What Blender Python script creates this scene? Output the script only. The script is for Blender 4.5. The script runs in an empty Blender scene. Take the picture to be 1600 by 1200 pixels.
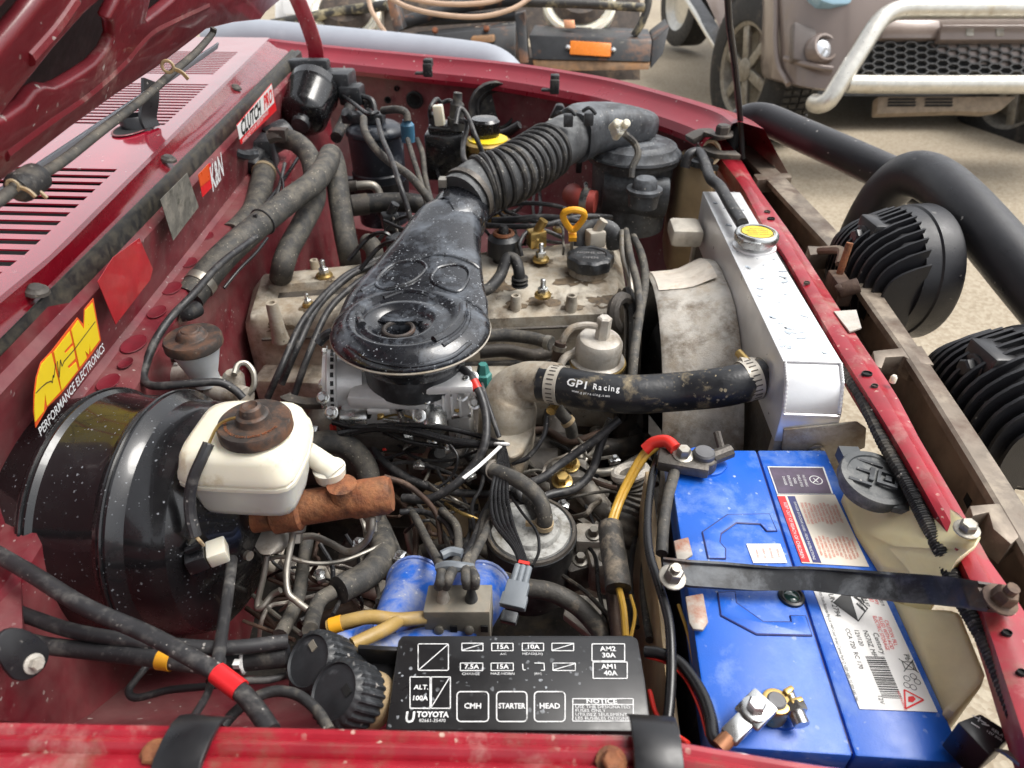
import bpy, bmesh, math, random
from mathutils import Vector as V, Matrix
random.seed(7)
SC = bpy.context.scene
COL = SC.collection
# ---------------------------------------------------------------- camera
FPX, PITCH, YAW = 1062.0, math.radians(35.6), math.radians(3.5)
EYE = V((0, 0, .468))
cd = bpy.data.cameras.new('camera'); cam = bpy.data.objects.new('camera', cd); COL.objects.link(cam)
cd.sensor_fit = 'HORIZONTAL'; cd.sensor_width = 36; cd.lens = 36*FPX/1600
cd.clip_start = .01; cd.clip_end = 500
cam.location = EYE; cam.rotation_euler = (math.pi/2-PITCH, 0, YAW)
cd.dof.use_dof = True; cd.dof.focus_distance = .68; cd.dof.aperture_fstop = 9
SC.camera = cam
# ---------------------------------------------------------------- light
SUN_EL, SUN_AZ = math.radians(62), math.radians(75)      # azimuth: direction the sun stands in, from +Y towards +X
w = bpy.data.worlds.new('World'); SC.world = w; w.use_nodes = True
wn = w.node_tree.nodes; wl = w.node_tree.links
sky = wn.new('ShaderNodeTexSky'); sky.sky_type = 'NISHITA'; sky.sun_disc = False
sky.sun_elevation = SUN_EL; sky.sun_rotation = SUN_AZ; sky.dust_density = 4; sky.air_density = 1.2
hs = wn.new('ShaderNodeHueSaturation'); hs.inputs['Saturation'].default_value = .18
wl.new(sky.outputs[0], hs.inputs['Color']); wl.new(hs.outputs[0], wn['Background'].inputs[0])
wn['Background'].inputs[1].default_value = .15
sd = bpy.data.lights.new('sun', 'SUN'); so = bpy.data.objects.new('sun', sd); COL.objects.link(so)
sd.energy = 1.3; sd.angle = math.radians(28); sd.color = (1, .96, .9)
sdir = V((math.sin(SUN_AZ)*math.cos(SUN_EL), math.cos(SUN_AZ)*math.cos(SUN_EL), math.sin(SUN_EL)))
so.rotation_euler = sdir.to_track_quat('Z', 'Y').to_euler(); so.location = (2, 2, 4)
SC.view_settings.view_transform = 'Standard'; SC.view_settings.look = 'None'
SC.view_settings.gamma = 1; SC.view_settings.exposure = .85
# ---------------------------------------------------------------- measuring helpers: photograph sight lines met with real planes
fwv = V((-math.sin(YAW)*math.cos(PITCH), math.cos(YAW)*math.cos(PITCH), -math.sin(PITCH)))
rtv = V((math.cos(YAW), math.sin(YAW), 0)); upv = rtv.cross(fwv)
def ray(u, v): return fwv + rtv*((u-800)/FPX) - upv*((v-600)/FPX)
def pz(u, v, z): d = ray(u, v); return EYE + d*((z-EYE.z)/d.z)
def py(u, v, y): d = ray(u, v); return EYE + d*((y-EYE.y)/d.y)
def px(u, v, x): d = ray(u, v); return EYE + d*((x-EYE.x)/d.x)
def pd(u, v, D): return EYE + ray(u, v)*D
def depth(p): return (V(p)-EYE).dot(fwv)
def size(n, p): return n*depth(p)/FPX           # photo pixels at p -> metres
def ppl(u, v, o, n): d = ray(u, v); return EYE + d*((V(o)-EYE).dot(n)/d.dot(n))
# ---------------------------------------------------------------- mesh builder
def frame(axis, xdir=None):
    a = V(axis).normalized()
    if xdir is None: xdir = V((0, 0, 1)) if abs(a.z) < .9 else V((1, 0, 0))
    x = V(xdir) - a*V(xdir).dot(a); x.normalize()
    return x, a.cross(x), a
def MX(o, x, y, z=None):
    x = V(x).normalized(); z = V(z).normalized() if z is not None else x.cross(V(y)).normalized(); y = z.cross(x)
    return Matrix(((x.x, y.x, z.x, o[0]), (x.y, y.y, z.y, o[1]), (x.z, y.z, z.z, o[2]), (0, 0, 0, 1)))
def RZ(o, a): return Matrix.Translation(V(o)) @ Matrix.Rotation(a, 4, 'Z')
def smooth(pts, n=8, closed=False):
    pts = [V(p) for p in pts]
    if len(pts) < 3: return pts
    out = []; N = len(pts); rng = N if closed else N-1
    for i in range(rng):
        if closed: a, b, c, d = pts[i-1], pts[i], pts[(i+1) % N], pts[(i+2) % N]
        else: a = pts[i-1] if i else pts[0]*2-pts[1]; b, c = pts[i], pts[i+1]; d = pts[i+2] if i+2 < N else pts[-1]*2-pts[-2]
        for k in range(n):
            t = k/n
            out.append(.5*((2*b)+(c-a)*t+(2*a-5*b+4*c-d)*t*t+(3*b-a-3*c+d)*t**3))
    if not closed: out.append(pts[-1])
    return out
class MB:
    def __init__(s): s.v = []; s.f = []
    def add(s, vs, fs, M=None):
        k = len(s.v)
        s.v += [(M @ V(p)) if M is not None else V(p) for p in vs]
        s.f += [[i+k for i in f] for f in fs]; return s
    def box(s, c, d, M=None):
        x, y, z = [q/2 for q in d]; c = V(c)
        vs = [c+V((i*x, j*y, k*z)) for k in (-1, 1) for j in (-1, 1) for i in (-1, 1)]
        return s.add(vs, [(0, 2, 3, 1), (4, 5, 7, 6), (0, 1, 5, 4), (2, 6, 7, 3), (0, 4, 6, 2), (1, 3, 7, 5)], M)
    def hexa(s, b, t):       # bottom quad, top quad (same winding)
        return s.add(list(b)+list(t), [(3, 2, 1, 0), (4, 5, 6, 7), (0, 1, 5, 4), (1, 2, 6, 5), (2, 3, 7, 6), (3, 0, 4, 7)])
    def prism(s, poly, ext, M=None):
        n = len(poly); poly = [V(p) for p in poly]; e = V(ext)
        vs = poly+[p+e for p in poly]
        fs = [list(range(n-1, -1, -1)), list(range(n, 2*n))]+[(i, (i+1) % n, (i+1) % n+n, i+n) for i in range(n)]
        return s.add(vs, fs, M)
    def loft(s, rings, closed=True, caps=True, M=None):
        n = len(rings[0]); vs = [p for r in rings for p in r]; fs = []
        for i in range(len(rings)-1):
            for j in range(n if closed else n-1):
                a = i*n+j; b = i*n+(j+1) % n; fs.append((a, b, b+n, a+n))
        if caps and closed: fs.append(list(range(n-1, -1, -1))); k = (len(rings)-1)*n; fs.append(list(range(k, k+n)))
        return s.add(vs, fs, M)
    def lathe(s, o, axis, prof, n=24, xdir=None, caps=True, sc=(1, 1)):
        x, y, a = frame(axis, xdir); o = V(o)
        rings = [[o+a*t+(x*math.cos(2*math.pi*k/n)*sc[0]+y*math.sin(2*math.pi*k/n)*sc[1])*max(r, 1e-5) for k in range(n)] for t, r in prof]
        return s.loft(rings, True, caps)
    def cyl(s, a, b, r, r1=None, n=16):
        a, b = V(a), V(b); return s.lathe(a, b-a, [(0, r), ((b-a).length, r if r1 is None else r1)], n)
    def ring(s, o, axis, R, r, n=24, m=8):
        x, y, a = frame(axis); o = V(o); rings = []
        for k in range(n):
            t = 2*math.pi*k/n; d = x*math.cos(t)+y*math.sin(t)
            rings.append([o+d*(R+r*math.cos(2*math.pi*j/m))+a*r*math.sin(2*math.pi*j/m) for j in range(m)])
        rings.append(rings[0]); return s.loft(rings, True, False)
    def band(s, o, axis, R, w, t, n=24):      # flat hoop
        return s.lathe(o, axis, [(-w/2, R), (-w/2, R+t), (w/2, R+t), (w/2, R), (-w/2, R)], n, caps=False)
    def tube(s, pts, r, n=10, sub=8, closed=False, rf=None):
        P = smooth(pts, sub, closed); m = len(P); rings = []
        t0 = (P[1]-P[0]).normalized(); x, y, _ = frame(t0)
        for i, p in enumerate(P):
            if closed: t = (P[(i+1) % m]-P[i-1]).normalized()
            else: t = (P[min(i+1, m-1)]-P[max(i-1, 0)]).normalized()
            x = (x-t*x.dot(t)).normalized(); y = t.cross(x)
            rr = rf(i/(m-1)) if rf else r
            rings.append([p+(x*math.cos(2*math.pi*k/n)+y*math.sin(2*math.pi*k/n))*rr for k in range(n)])
        if closed: rings.append(rings[0])
        return s.loft(rings, True, not closed)
    def strip(s, pts, w, t, nrm, sub=6):     # flat strap: path, width across, thickness along nrm
        P = smooth(pts, sub); rings = []; nrm = V(nrm)
        for i, p in enumerate(P):
            tg = (P[min(i+1, len(P)-1)]-P[max(i-1, 0)]).normalized(); sd_ = tg.cross(nrm).normalized(); nn = sd_.cross(tg).normalized()
            rings.append([p-sd_*w/2, p+sd_*w/2, p+sd_*w/2+nn*t, p-sd_*w/2+nn*t])
        return s.loft(rings)
    def bolt(s, p, axis, r, h=None, washer=True):
        h = h or r*1.1; a = V(axis).normalized(); p = V(p)
        if washer: s.lathe(p, a, [(0, r*1.5), (r*.22, r*1.5), (r*.3, r*1.35)], 16); p = p+a*r*.25
        s.lathe(p, a, [(0, r), (h*.8, r), (h, r*.8)], 6); return s
    def text(s, body, M, sz, align='CENTER', depth_=.0, sx=1.0, bold=0):
        c = bpy.data.curves.new('t', 'FONT'); c.body = body; c.size = sz; c.align_x = align; c.align_y = 'CENTER'
        c.resolution_u = 2; c.offset = bold; c.extrude = depth_
        o = bpy.data.objects.new('t', c); me = o.to_mesh()
        s.add([V((q.co.x*sx, q.co.y, q.co.z)) for q in me.vertices], [list(p.vertices) for p in me.polygons], M)
        o.to_mesh_clear(); bpy.data.objects.remove(o); bpy.data.curves.remove(c); return s
    def frame_rect(s, x0, y0, x1, y1, t, M, r=0):    # outline of a rectangle in the XY plane of M
        for a, b, c, d in ((x0, y0, x1, y0+t), (x0, y1-t, x1, y1), (x0, y0+t, x0+t, y1-t), (x1-t, y0+t, x1, y1-t)):
            s.add([(a, b, 0), (c, b, 0), (c, d, 0), (a, d, 0)], [(0, 1, 2, 3)], M)
        return s
    def line(s, a, b, t, M):
        a, b = V(a), V(b); n = V((-(b-a).y, (b-a).x, 0)).normalized()*t/2
        return s.add([a-n, b-n, b+n, a+n], [(0, 1, 2, 3)], M)
    def quad(s, x0, y0, x1, y1, M, z=0): return s.add([(x0, y0, z), (x1, y0, z), (x1, y1, z), (x0, y1, z)], [(0, 1, 2, 3)], M)
from mathutils.bvhtree import BVHTree
def caster(*mbs):      # sight line met with a modelled surface
    vs, fs = [], []
    for m_ in mbs: k = len(vs); vs += m_.v; fs += [[i+k for i in f] for f in m_.f]
    tr = BVHTree.FromPolygons(vs, fs)
    def hit(u, v, lift=0.):
        d = ray(u, v).normalized(); p, n, _, _ = tr.ray_cast(EYE, d)
        if p is None: return None
        return p-d*lift
    return hit
THINGS = []
class Thing:
    def __init__(s, name, label=None, cat=None, group=None, kind=None):
        s.name, s.label, s.cat, s.group, s.kind = name, label, cat, group, kind; s.parts = []; THINGS.append(s)
    def add(s, name, mb, mat, parent=None, bevel=0, seg=2, angle=35, label=None, sub=0, stuff=False):
        s.parts.append(dict(name=name, mb=mb, mat=mat, parent=parent, bevel=bevel, seg=seg, angle=angle, label=label, sub=sub, stuff=stuff))
        return len(s.parts)-1
    def finish(s):
        allv = [p for q in s.parts for p in q['mb'].v]
        lo = V([min(p[i] for p in allv) for i in range(3)]); hi = V([max(p[i] for p in allv) for i in range(3)])
        base = V(((lo.x+hi.x)/2, (lo.y+hi.y)/2, lo.z))
        single = len(s.parts) == 1
        objs = []; root = None
        if not single:
            if s.parts[0]['name'] is None: pass
            else: root = bpy.data.objects.new(s.name, None); COL.objects.link(root); root.location = base; root.empty_display_size = .05
        for i, q in enumerate(s.parts):
            me = bpy.data.meshes.new(q['name'] or s.name)
            me.from_pydata([p-base for p in q['mb'].v], [], q['mb'].f); me.update()
            bm = bmesh.new(); bm.from_mesh(me)
            bmesh.ops.recalc_face_normals(bm, faces=bm.faces)
            if q['bevel']:
                bmesh.ops.remove_doubles(bm, verts=bm.verts, dist=1e-6)
                ed = [e for e in bm.edges if len(e.link_faces) == 2 and e.calc_face_angle(0) > math.radians(32)]
                bmesh.ops.bevel(bm, geom=ed, offset=q['bevel'], segments=q['seg'], profile=.5, affect='EDGES', clamp_overlap=True)
            bm.to_mesh(me); bm.free()
            me.materials.append(q['mat'])
            for p in me.polygons: p.use_smooth = True
            me.set_sharp_from_angle(angle=math.radians(q['angle']))
            o = bpy.data.objects.new((q['name'] or s.name) if not single else s.name, me); COL.objects.link(o)
            if q['sub']:
                m_ = o.modifiers.new('sub', 'SUBSURF'); m_.levels = m_.render_levels = q['sub']
            objs.append(o)
            if single or q['name'] is None: o.location = base; root = o
            else:
                pa = root if q['parent'] is None else objs[q['parent']]
                o.parent = pa
            if q['label']: o['label'] = q['label']
            if q['stuff']: o['kind'] = 'stuff'
        if s.label: root['label'] = s.label
        if s.cat: root['category'] = s.cat
        if s.group: root['group'] = s.group
        if s.kind: root['kind'] = s.kind
# ---------------------------------------------------------------- materials
def mat(name, col, rough=.5, metal=0., coat=0., var=.25, vs=30, dust=None, da=.0, ds=14, up=.0, spk=None, sa=.0, ss=260, bump=0., bs=200, trans=0., sss=0, spec=.5, ior=None, stain=None, sta=0., sts=9, emit=None, soft=.18, cior=None):
    m = bpy.data.materials.new(name); m.use_nodes = True; N = m.node_tree.nodes; L = m.node_tree.links
    b = N['Principled BSDF']; tc = N.new('ShaderNodeTexCoord'); co = tc.outputs['Object']
    def noise(sc, det=4, ro=.6, dist=0.):
        n = N.new('ShaderNodeTexNoise'); n.inputs['Scale'].default_value = sc; n.inputs['Detail'].default_value = det
        n.inputs['Roughness'].default_value = ro; n.inputs['Distortion'].default_value = dist; L.new(co, n.inputs['Vector']); return n.outputs['Fac']
    def rng(s, a, c, d=0., e=1.):
        r = N.new('ShaderNodeMapRange'); r.inputs[1].default_value = a; r.inputs[2].default_value = c; r.inputs[3].default_value = d; r.inputs[4].default_value = e
        L.new(s, r.inputs[0]); return r.outputs[0]
    def mth(op, a, c):
        n = N.new('ShaderNodeMath'); n.operation = op; n.use_clamp = True
        for i, q in enumerate((a, c)):
            if isinstance(q, (int, float)): n.inputs[i].default_value = q
            else: L.new(q, n.inputs[i])
        return n.outputs[0]
    def mix(f, a, c):
        n = N.new('ShaderNodeMix'); n.data_type = 'RGBA'
        if isinstance(f, (int, float)): n.inputs[0].default_value = f
        else: L.new(f, n.inputs[0])
        for i, q in ((6, a), (7, c)):
            if isinstance(q, tuple): n.inputs[i].default_value = (*q[:3], 1)
            else: L.new(q, n.inputs[i])
        return n.outputs[2]
    c = tuple(col); cur = c
    if var:
        cur = mix(rng(noise(vs, 5), .3, .7), tuple(q*(1-var) for q in c), tuple(min(1, q*(1+var)) for q in c))
    rfac = None
    if stain and sta:
        sf = mth('MULTIPLY', rng(noise(sts, 6, .7, .15), .60-.3*sta, .78-.3*sta), .9); cur = mix(sf, cur, tuple(stain))
    if dust and da:
        df = rng(noise(ds, 7, .7, .3), .81-.45*da-soft/2, .81-.45*da+soft/2)
        if up:
            g = N.new('ShaderNodeNewGeometry'); sx = N.new('ShaderNodeSeparateXYZ'); L.new(g.outputs['Normal'], sx.inputs[0])
            df = mth('MULTIPLY', df, rng(sx.outputs['Z'], -.2, .8, 1-up, 1))
        df = mth('MULTIPLY', df, .85); cur = mix(df, cur, tuple(dust)); rfac = df
    if spk and sa:
        vo = N.new('ShaderNodeTexVoronoi'); vo.inputs['Scale'].default_value = ss; dn = N.new('ShaderNodeTexNoise'); dn.inputs['Scale'].default_value = ss*1.3; L.new(co, dn.inputs['Vector']); dm = N.new('ShaderNodeVectorMath'); dm.operation = 'MULTIPLY_ADD'; dm.inputs[1].default_value = (.9/ss, .9/ss, .9/ss); L.new(dn.outputs['Color'], dm.inputs[0]); L.new(co, dm.inputs[2]); L.new(dm.outputs[0], vo.inputs['Vector'])
        wn_ = N.new('ShaderNodeTexWhiteNoise'); L.new(vo.outputs['Position'], wn_.inputs['Vector'])
        rad = mth('MULTIPLY', rng(wn_.outputs['Value'], 1-sa, 1, 0, 1), .42)
        sf = mth('MULTIPLY', mth('GREATER_THAN', rad, vo.outputs['Distance']), rng(noise(ss*.06, 2), .42, .58))
        sf = mth('MULTIPLY', sf, rng(noise(ss*.8, 2), .35, .65, .2, .8))
        cur = mix(sf, cur, tuple(spk)); rfac = sf if rfac is None else mth('MAXIMUM', rfac, sf)
    if isinstance(cur, tuple): b.inputs['Base Color'].default_value = (*cur, 1)
    else: L.new(cur, b.inputs['Base Color'])
    rn = rng(noise(vs*2.3, 4), .3, .7, max(.02, rough-.09), min(1, rough+.09))
    if rfac is not None:
        n = N.new('ShaderNodeMix'); L.new(rfac, n.inputs[0]); L.new(rn, n.inputs[2]); n.inputs[3].default_value = .85; rn = n.outputs[0]
    L.new(rn, b.inputs['Roughness'])
    b.inputs['Metallic'].default_value = metal; b.inputs['Specular IOR Level'].default_value = spec
    if coat: b.inputs['Coat Weight'].default_value = coat; b.inputs['Coat Roughness'].default_value = .06; b.inputs['Coat IOR'].default_value = cior or 1.5
    if trans: b.inputs['Transmission Weight'].default_value = trans
    if sss: b.inputs['Subsurface Weight'].default_value = sss; b.inputs['Subsurface Radius'].default_value = (.02, .015, .008); b.inputs['Subsurface Scale'].default_value = 1
    if ior: b.inputs['IOR'].default_value = ior
    if emit: b.inputs['Emission Color'].default_value = (*emit, 1); b.inputs['Emission Strength'].default_value = 1
    if bump:
        bp = N.new('ShaderNodeBump'); bp.inputs['Strength'].default_value = min(1, bump); bp.inputs['Distance'].default_value = .002
        L.new(noise(bs, 4), bp.inputs['Height']); L.new(bp.outputs[0], b.inputs['Normal'])
    return m
DUST = (.36, .31, .25); MUD = (.30, .24, .17); PALE = (.55, .52, .48)
M = dict(
 red=mat('red_paint', (.23, .005, .016), .32, coat=.55, var=.15, dust=(.42, .20, .18), da=.30, ds=9, up=.5, spk=PALE, sa=.10, ss=170),
 red_clean=mat('red_paint_polished', (.25, .005, .018), .16, coat=1, var=.08, vs=6, dust=(.40, .12, .13), da=.10, ds=6, spk=PALE, sa=.05, ss=120),
 red_wet=mat('red_paint_wet_gloss', (.36, .006, .026), .14, coat=1, cior=1.75, var=.06, vs=6, dust=(.5, .25, .26), da=.10, ds=6, spk=PALE, sa=.05, ss=160),
 red_rail=mat('red_paint_rail', (.24, .005, .018), .34, coat=.25, var=.12, vs=8, dust=(.42, .14, .14), da=.18, ds=14, spk=PALE, sa=.06, ss=160),
 red_dirty=mat('red_paint_dusty', (.155, .009, .018), .45, coat=.25, var=.3, dust=(.25, .125, .115), da=.50, ds=12, up=.2, soft=.4, spk=PALE, sa=.22, ss=230, stain=(.13, .010, .016), sta=.28),
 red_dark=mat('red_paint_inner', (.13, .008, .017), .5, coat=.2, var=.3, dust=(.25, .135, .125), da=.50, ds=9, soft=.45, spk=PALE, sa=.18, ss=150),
 red_worn=mat('red_paint_worn', (.31, .010, .022), .40, coat=.3, var=.2, dust=(.44, .25, .22), da=.36, ds=16, spk=(.6, .5, .4), sa=.15, ss=220, stain=(.20, .09, .06), sta=.22, sts=22),
 red_hole=mat('red_paint_in_hole', (.15, .005, .014), .6, var=.3),
 hood=mat('hood_underside_paint', (.16, .006, .014), .42, coat=.3, var=.2, vs=14, dust=(.42, .30, .26), da=.30, ds=12, spk=PALE, sa=.14, ss=150, bump=.15, bs=150),
 black=mat('black_plastic', (.022, .024, .027), .42, var=.4, dust=(.21, .225, .24), da=.36, ds=24, soft=.28, up=.4, spk=PALE, sa=.18, ss=230, bump=.1),
 black_clean=mat('black_satin', (.014, .014, .016), .34, var=.2, spk=PALE, sa=.05, ss=200),
 black_bar=mat('black_powder_coat', (.016, .016, .019), .36, var=.15, bump=.25, bs=900, spk=PALE, sa=.05, ss=130),
 gloss=mat('black_gloss_enamel', (.008, .008, .009), .24, coat=.45, var=.2, dust=(.3, .32, .36), da=.14, ds=10, spk=(.33, .35, .38), sa=.18, ss=420),
 hat=mat('black_enamel_spotted', (.009, .010, .013), .26, coat=.5, var=.3, dust=(.155, .18, .215), da=.44, ds=24, up=.8, soft=.26, spk=(.42, .45, .49), sa=.45, ss=330),
 rubber=mat('black_rubber', (.020, .020, .021), .6, var=.35, dust=(.22, .195, .155), da=.36, ds=36, soft=.3, up=.45, spk=PALE, sa=.2, ss=260, bump=.25, bs=320),
 rubber_d=mat('dusty_rubber', (.045, .044, .042), .68, var=.3, dust=(.21, .185, .145), da=.52, ds=48, up=.6, soft=.32, spk=(.42, .38, .30), sa=.30, ss=330, bump=.3, bs=300),
 rubber_g=mat('grey_dusted_rubber', (.05, .052, .055), .6, var=.2, dust=(.25, .26, .26), da=.50, ds=30, up=.9, soft=.3, spk=(.5, .5, .5), sa=.2, ss=320),
 black_dusty=mat('dust_filmed_plastic', (.03, .032, .036), .5, var=.3, dust=(.27, .295, .32), da=.50, ds=18, up=.6, soft=.3, spk=PALE, sa=.15, ss=260),
 cable=mat('cable_sheath', (.026, .026, .028), .45, var=.3, dust=(.20, .19, .175), da=.36, ds=55, soft=.30, up=.4, spk=PALE, sa=.2, ss=300),
 wire=mat('black_wire', (.012, .012, .013), .3, var=.2),
 cream=mat('dirty_cast_aluminium', (.49, .45, .375), .50, metal=.12, var=.25, dust=(.30, .215, .125), da=.50, ds=20, soft=.3, stain=(.09, .066, .045), sta=.40, sts=16, spk=(.06, .05, .04), sa=.15, ss=240, bump=.25, bs=500),
 cast=mat('cast_aluminium', (.50, .47, .42), .48, metal=.2, var=.2, dust=(.36, .28, .19), da=.44, ds=24, soft=.3, stain=(.12, .085, .05), sta=.42, sts=18, bump=.3, bs=500),
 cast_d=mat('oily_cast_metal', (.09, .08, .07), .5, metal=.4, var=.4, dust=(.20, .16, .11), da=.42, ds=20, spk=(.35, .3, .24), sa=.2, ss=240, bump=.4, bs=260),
 alu=mat('welded_aluminium', (.80, .80, .80), .36, metal=.6, var=.10, vs=14, dust=(.55, .50, .42), da=.16, ds=16, bump=.05, bs=500),
 alu_d=mat('dusty_aluminium', (.52, .48, .41), .45, metal=.25, var=.15, dust=(.42, .36, .26), da=.48, ds=12, stain=(.2, .16, .11), sta=.2),
 silver=mat('bright_carburettor_metal', (.80, .80, .79), .36, metal=.3, var=.15, bump=.2, bs=700),
 zinc=mat('zinc_plated_steel', (.62, .63, .62), .28, metal=.95, var=.2, dust=MUD, da=.15, ds=60),
 zinc_d=mat('dull_zinc', (.34, .32, .28), .45, metal=.75, var=.3, dust=MUD, da=.40, ds=50),
 brass=mat('yellow_zinc', (.52, .36, .13), .32, metal=.85, var=.25, dust=MUD, da=.25, ds=60),
 rust=mat('rusty_cast_iron', (.20, .065, .026), .74, var=.55, vs=60, dust=(.38, .17, .07), da=.48, ds=45, soft=.3, stain=(.06, .028, .018), sta=.45, sts=40, bump=.6, bs=240),
 rust_d=mat('dark_rusty_steel', (.075, .045, .032), .65, metal=.2, var=.5, dust=(.22, .15, .10), da=.45, ds=18, bump=.4, bs=200),
 channel=mat('weathered_steel_channel', (.20, .165, .13), .5, metal=.35, var=.3, dust=(.44, .38, .30), da=.42, ds=14, stain=(.10, .06, .04), sta=.36, sts=12),
 chan_d=mat('brown_inner_steel', (.17, .12, .088), .5, metal=.1, var=.4, dust=(.34, .27, .20), da=.45, ds=9, soft=.3),
 capr=mat('rusty_black_cap', (.045, .036, .031), .55, var=.5, stain=(.16, .075, .04), sta=.42, sts=30, spk=(.4, .34, .28), sa=.1, ss=260, bump=.25),
 poly=mat('white_translucent_plastic', (.74, .70, .58), .38, var=.05, vs=10, sss=.25, stain=(.56, .44, .26), sta=.12, sts=22),
 poly_c=mat('cream_plastic', (.82, .77, .62), .36, var=.06, vs=12, sss=.2, stain=(.50, .40, .22), sta=.16, sts=30),
 poly_m=mat('milky_plastic', (.64, .64, .58), .36, var=.06, vs=12, sss=.3, stain=(.5, .44, .3), sta=.14, sts=30),
 poly_y=mat('yellowed_plastic', (.84, .73, .42), .40, var=.08, vs=9, sss=.25, dust=(.60, .50, .28), da=.32, ds=12, soft=.4),
 poly_o=mat('amber_plastic', (.42, .31, .18), .42, var=.15, sss=.15, dust=(.40, .33, .22), da=.4, ds=16),
 blue=mat('blue_battery_plastic', (.012, .115, .56), .36, var=.10, vs=14, dust=(.26, .38, .64), da=.40, ds=22, up=.4, soft=.3, spk=(.5, .56, .66), sa=.16, ss=260, bump=.08, bs=700),
 bluet=mat('blue_trumpet_paint', (.015, .11, .50), .38, var=.15, dust=(.44, .43, .38), da=.58, ds=40, soft=.3, up=.4, spk=(.7, .7, .66), sa=.3, ss=260),
 yellow=mat('yellow_plastic', (.80, .38, .02), .4, var=.1, dust=MUD, da=.12, ds=60),
 yellow_s=mat('yellow_vinyl', (.85, .62, .02), .35, var=.04), orange_s=mat('orange_red_vinyl', (.75, .10, .02), .35, var=.04),
 red_s=mat('red_vinyl', (.75, .02, .025), .35, var=.05), white_s=mat('white_vinyl', (.80, .79, .77), .4, var=.05, dust=(.55, .5, .44), da=.12, ds=30),
 black_s=mat('black_print', (.012, .012, .012), .45, var=.05), navy=mat('navy_print', (.035, .04, .16), .4, var=.05), pinkp=mat('salmon_print', (.70, .16, .10), .45, var=.05),
 grey_s=mat('grey_print', (.25, .25, .25), .5, var=.05), white_p=mat('white_print', (.74, .75, .75), .5, var=.08, stain=(.12, .12, .12), sta=.16, sts=120), copper=mat('copper', (.55, .26, .14), .4, metal=.6, var=.3),
 plate=mat('dull_grey_plate', (.20, .19, .165), .6, metal=.3, var=.3, dust=(.34, .31, .26), da=.5, ds=40, stain=(.07, .07, .055), sta=.4, sts=60),
 orange=mat('amber_reflector', (.75, .20, .01), .25, var=.05), wire_y=mat('yellow_wire', (.62, .36, .05), .42, var=.15, dust=MUD, da=.3, ds=60),
 wire_r=mat('red_insulation', (.62, .03, .02), .4, var=.1), green=mat('green_plastic', (.02, .42, .12), .35, var=.1), teal=mat('teal_plug', (.05, .22, .20), .5, var=.3),
 bluep=mat('faded_blue_plug', (.05, .16, .26), .5, var=.3), grey_c=mat('grey_connector', (.16, .18, .20), .5, var=.15, dust=DUST, da=.15, ds=40),
 greyt=mat('grey_blue_tube', (.30, .32, .36), .5, var=.08, vs=6, dust=(.36, .38, .42), da=.3),
 tin=mat('tan_block', (.22, .20, .16), .65, var=.3, dust=MUD, da=.45, ds=40), brown=mat('dark_brown', (.05, .035, .026), .6, var=.5, dust=(.2, .14, .09), da=.4, ds=20),
 dark=mat('dark_recess', (.008, .008, .008), .8, var=.3), gold=mat('gold_wrapped_hose', (.38, .25, .08), .42, var=.2, dust=MUD, da=.45, ds=40, spk=(.08, .07, .06), sa=.3, ss=260, bump=.2),
 tape=mat('taped_loom', (.05, .046, .04), .6, var=.4, dust=(.28, .23, .17), da=.5, ds=50, bump=.5, bs=160),
 glass=mat('lamp_glass', (.7, .72, .75), .08, var=0, metal=.6), sight=mat('sight_glass', (.02, .06, .05), .1, var=.2, coat=1), terminal=mat('lead_post', (.14, .14, .145), .55, metal=.5, var=.3),
)
# ================================================================ the setting: ground
GZ = -.79
def ground_mat():
    m = bpy.data.materials.new('exposed_aggregate_concrete'); m.use_nodes = True; N = m.node_tree.nodes; L = m.node_tree.links; b = N['Principled BSDF']
    tc = N.new('ShaderNodeTexCoord')
    def nz(sc, d=5):
        n = N.new('ShaderNodeTexNoise'); n.inputs['Scale'].default_value = sc; n.inputs['Detail'].default_value = d; L.new(tc.outputs['Object'], n.inputs['Vector']); return n.outputs['Fac']
    def cr(s, stops):
        r = N.new('ShaderNodeValToRGB'); e = r.color_ramp.elements; e[0].position, e[0].color = stops[0][0], (*stops[0][1], 1); e[1].position, e[1].color = stops[1][0], (*stops[1][1], 1); L.new(s, r.inputs[0]); return r.outputs[0]
    def mx(f, a, c, bl='MIX'):
        n = N.new('ShaderNodeMix'); n.data_type = 'RGBA'; n.blend_type = bl
        if isinstance(f, float): n.inputs[0].default_value = f
        else: L.new(f, n.inputs[0])
        L.new(a, n.inputs[6]); L.new(c, n.inputs[7]); return n.outputs[2]
    vo = N.new('ShaderNodeTexVoronoi'); vo.inputs['Scale'].default_value = 95; L.new(tc.outputs['Object'], vo.inputs['Vector'])
    sp = N.new('ShaderNodeSeparateColor'); L.new(vo.outputs['Color'], sp.inputs[0])
    base = cr(nz(2.2, 7), ((.3, (.29, .235, .16)), (.7, (.355, .295, .21))))
    chip = cr(sp.outputs[0], ((.1, (.16, .12, .08)), (.8, (.44, .40, .32))))
    c = mx(.34, base, chip)
    c2 = mx(cr(nz(.55, 6), ((.55, (0, 0, 0)), (.75, (.5, .5, .5)))), c, cr(nz(3), ((.3, (.15, .12, .09)), (.7, (.20, .16, .12)))))
    L.new(c2, b.inputs['Base Color']); b.inputs['Roughness'].default_value = .85
    bp = N.new('ShaderNodeBump'); bp.inputs['Strength'].default_value = .35; bp.inputs['Distance'].default_value = .004; L.new(vo.outputs['Distance'], bp.inputs['Height']); L.new(bp.outputs[0], b.inputs['Normal'])
    return m
t = Thing('ground', kind='structure'); mb = MB(); mb.add([(-60, -60, GZ), (60, -60, GZ), (60, 60, GZ), (-60, 60, GZ)], [(0, 1, 2, 3)]); t.add(None, mb, ground_mat())

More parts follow.
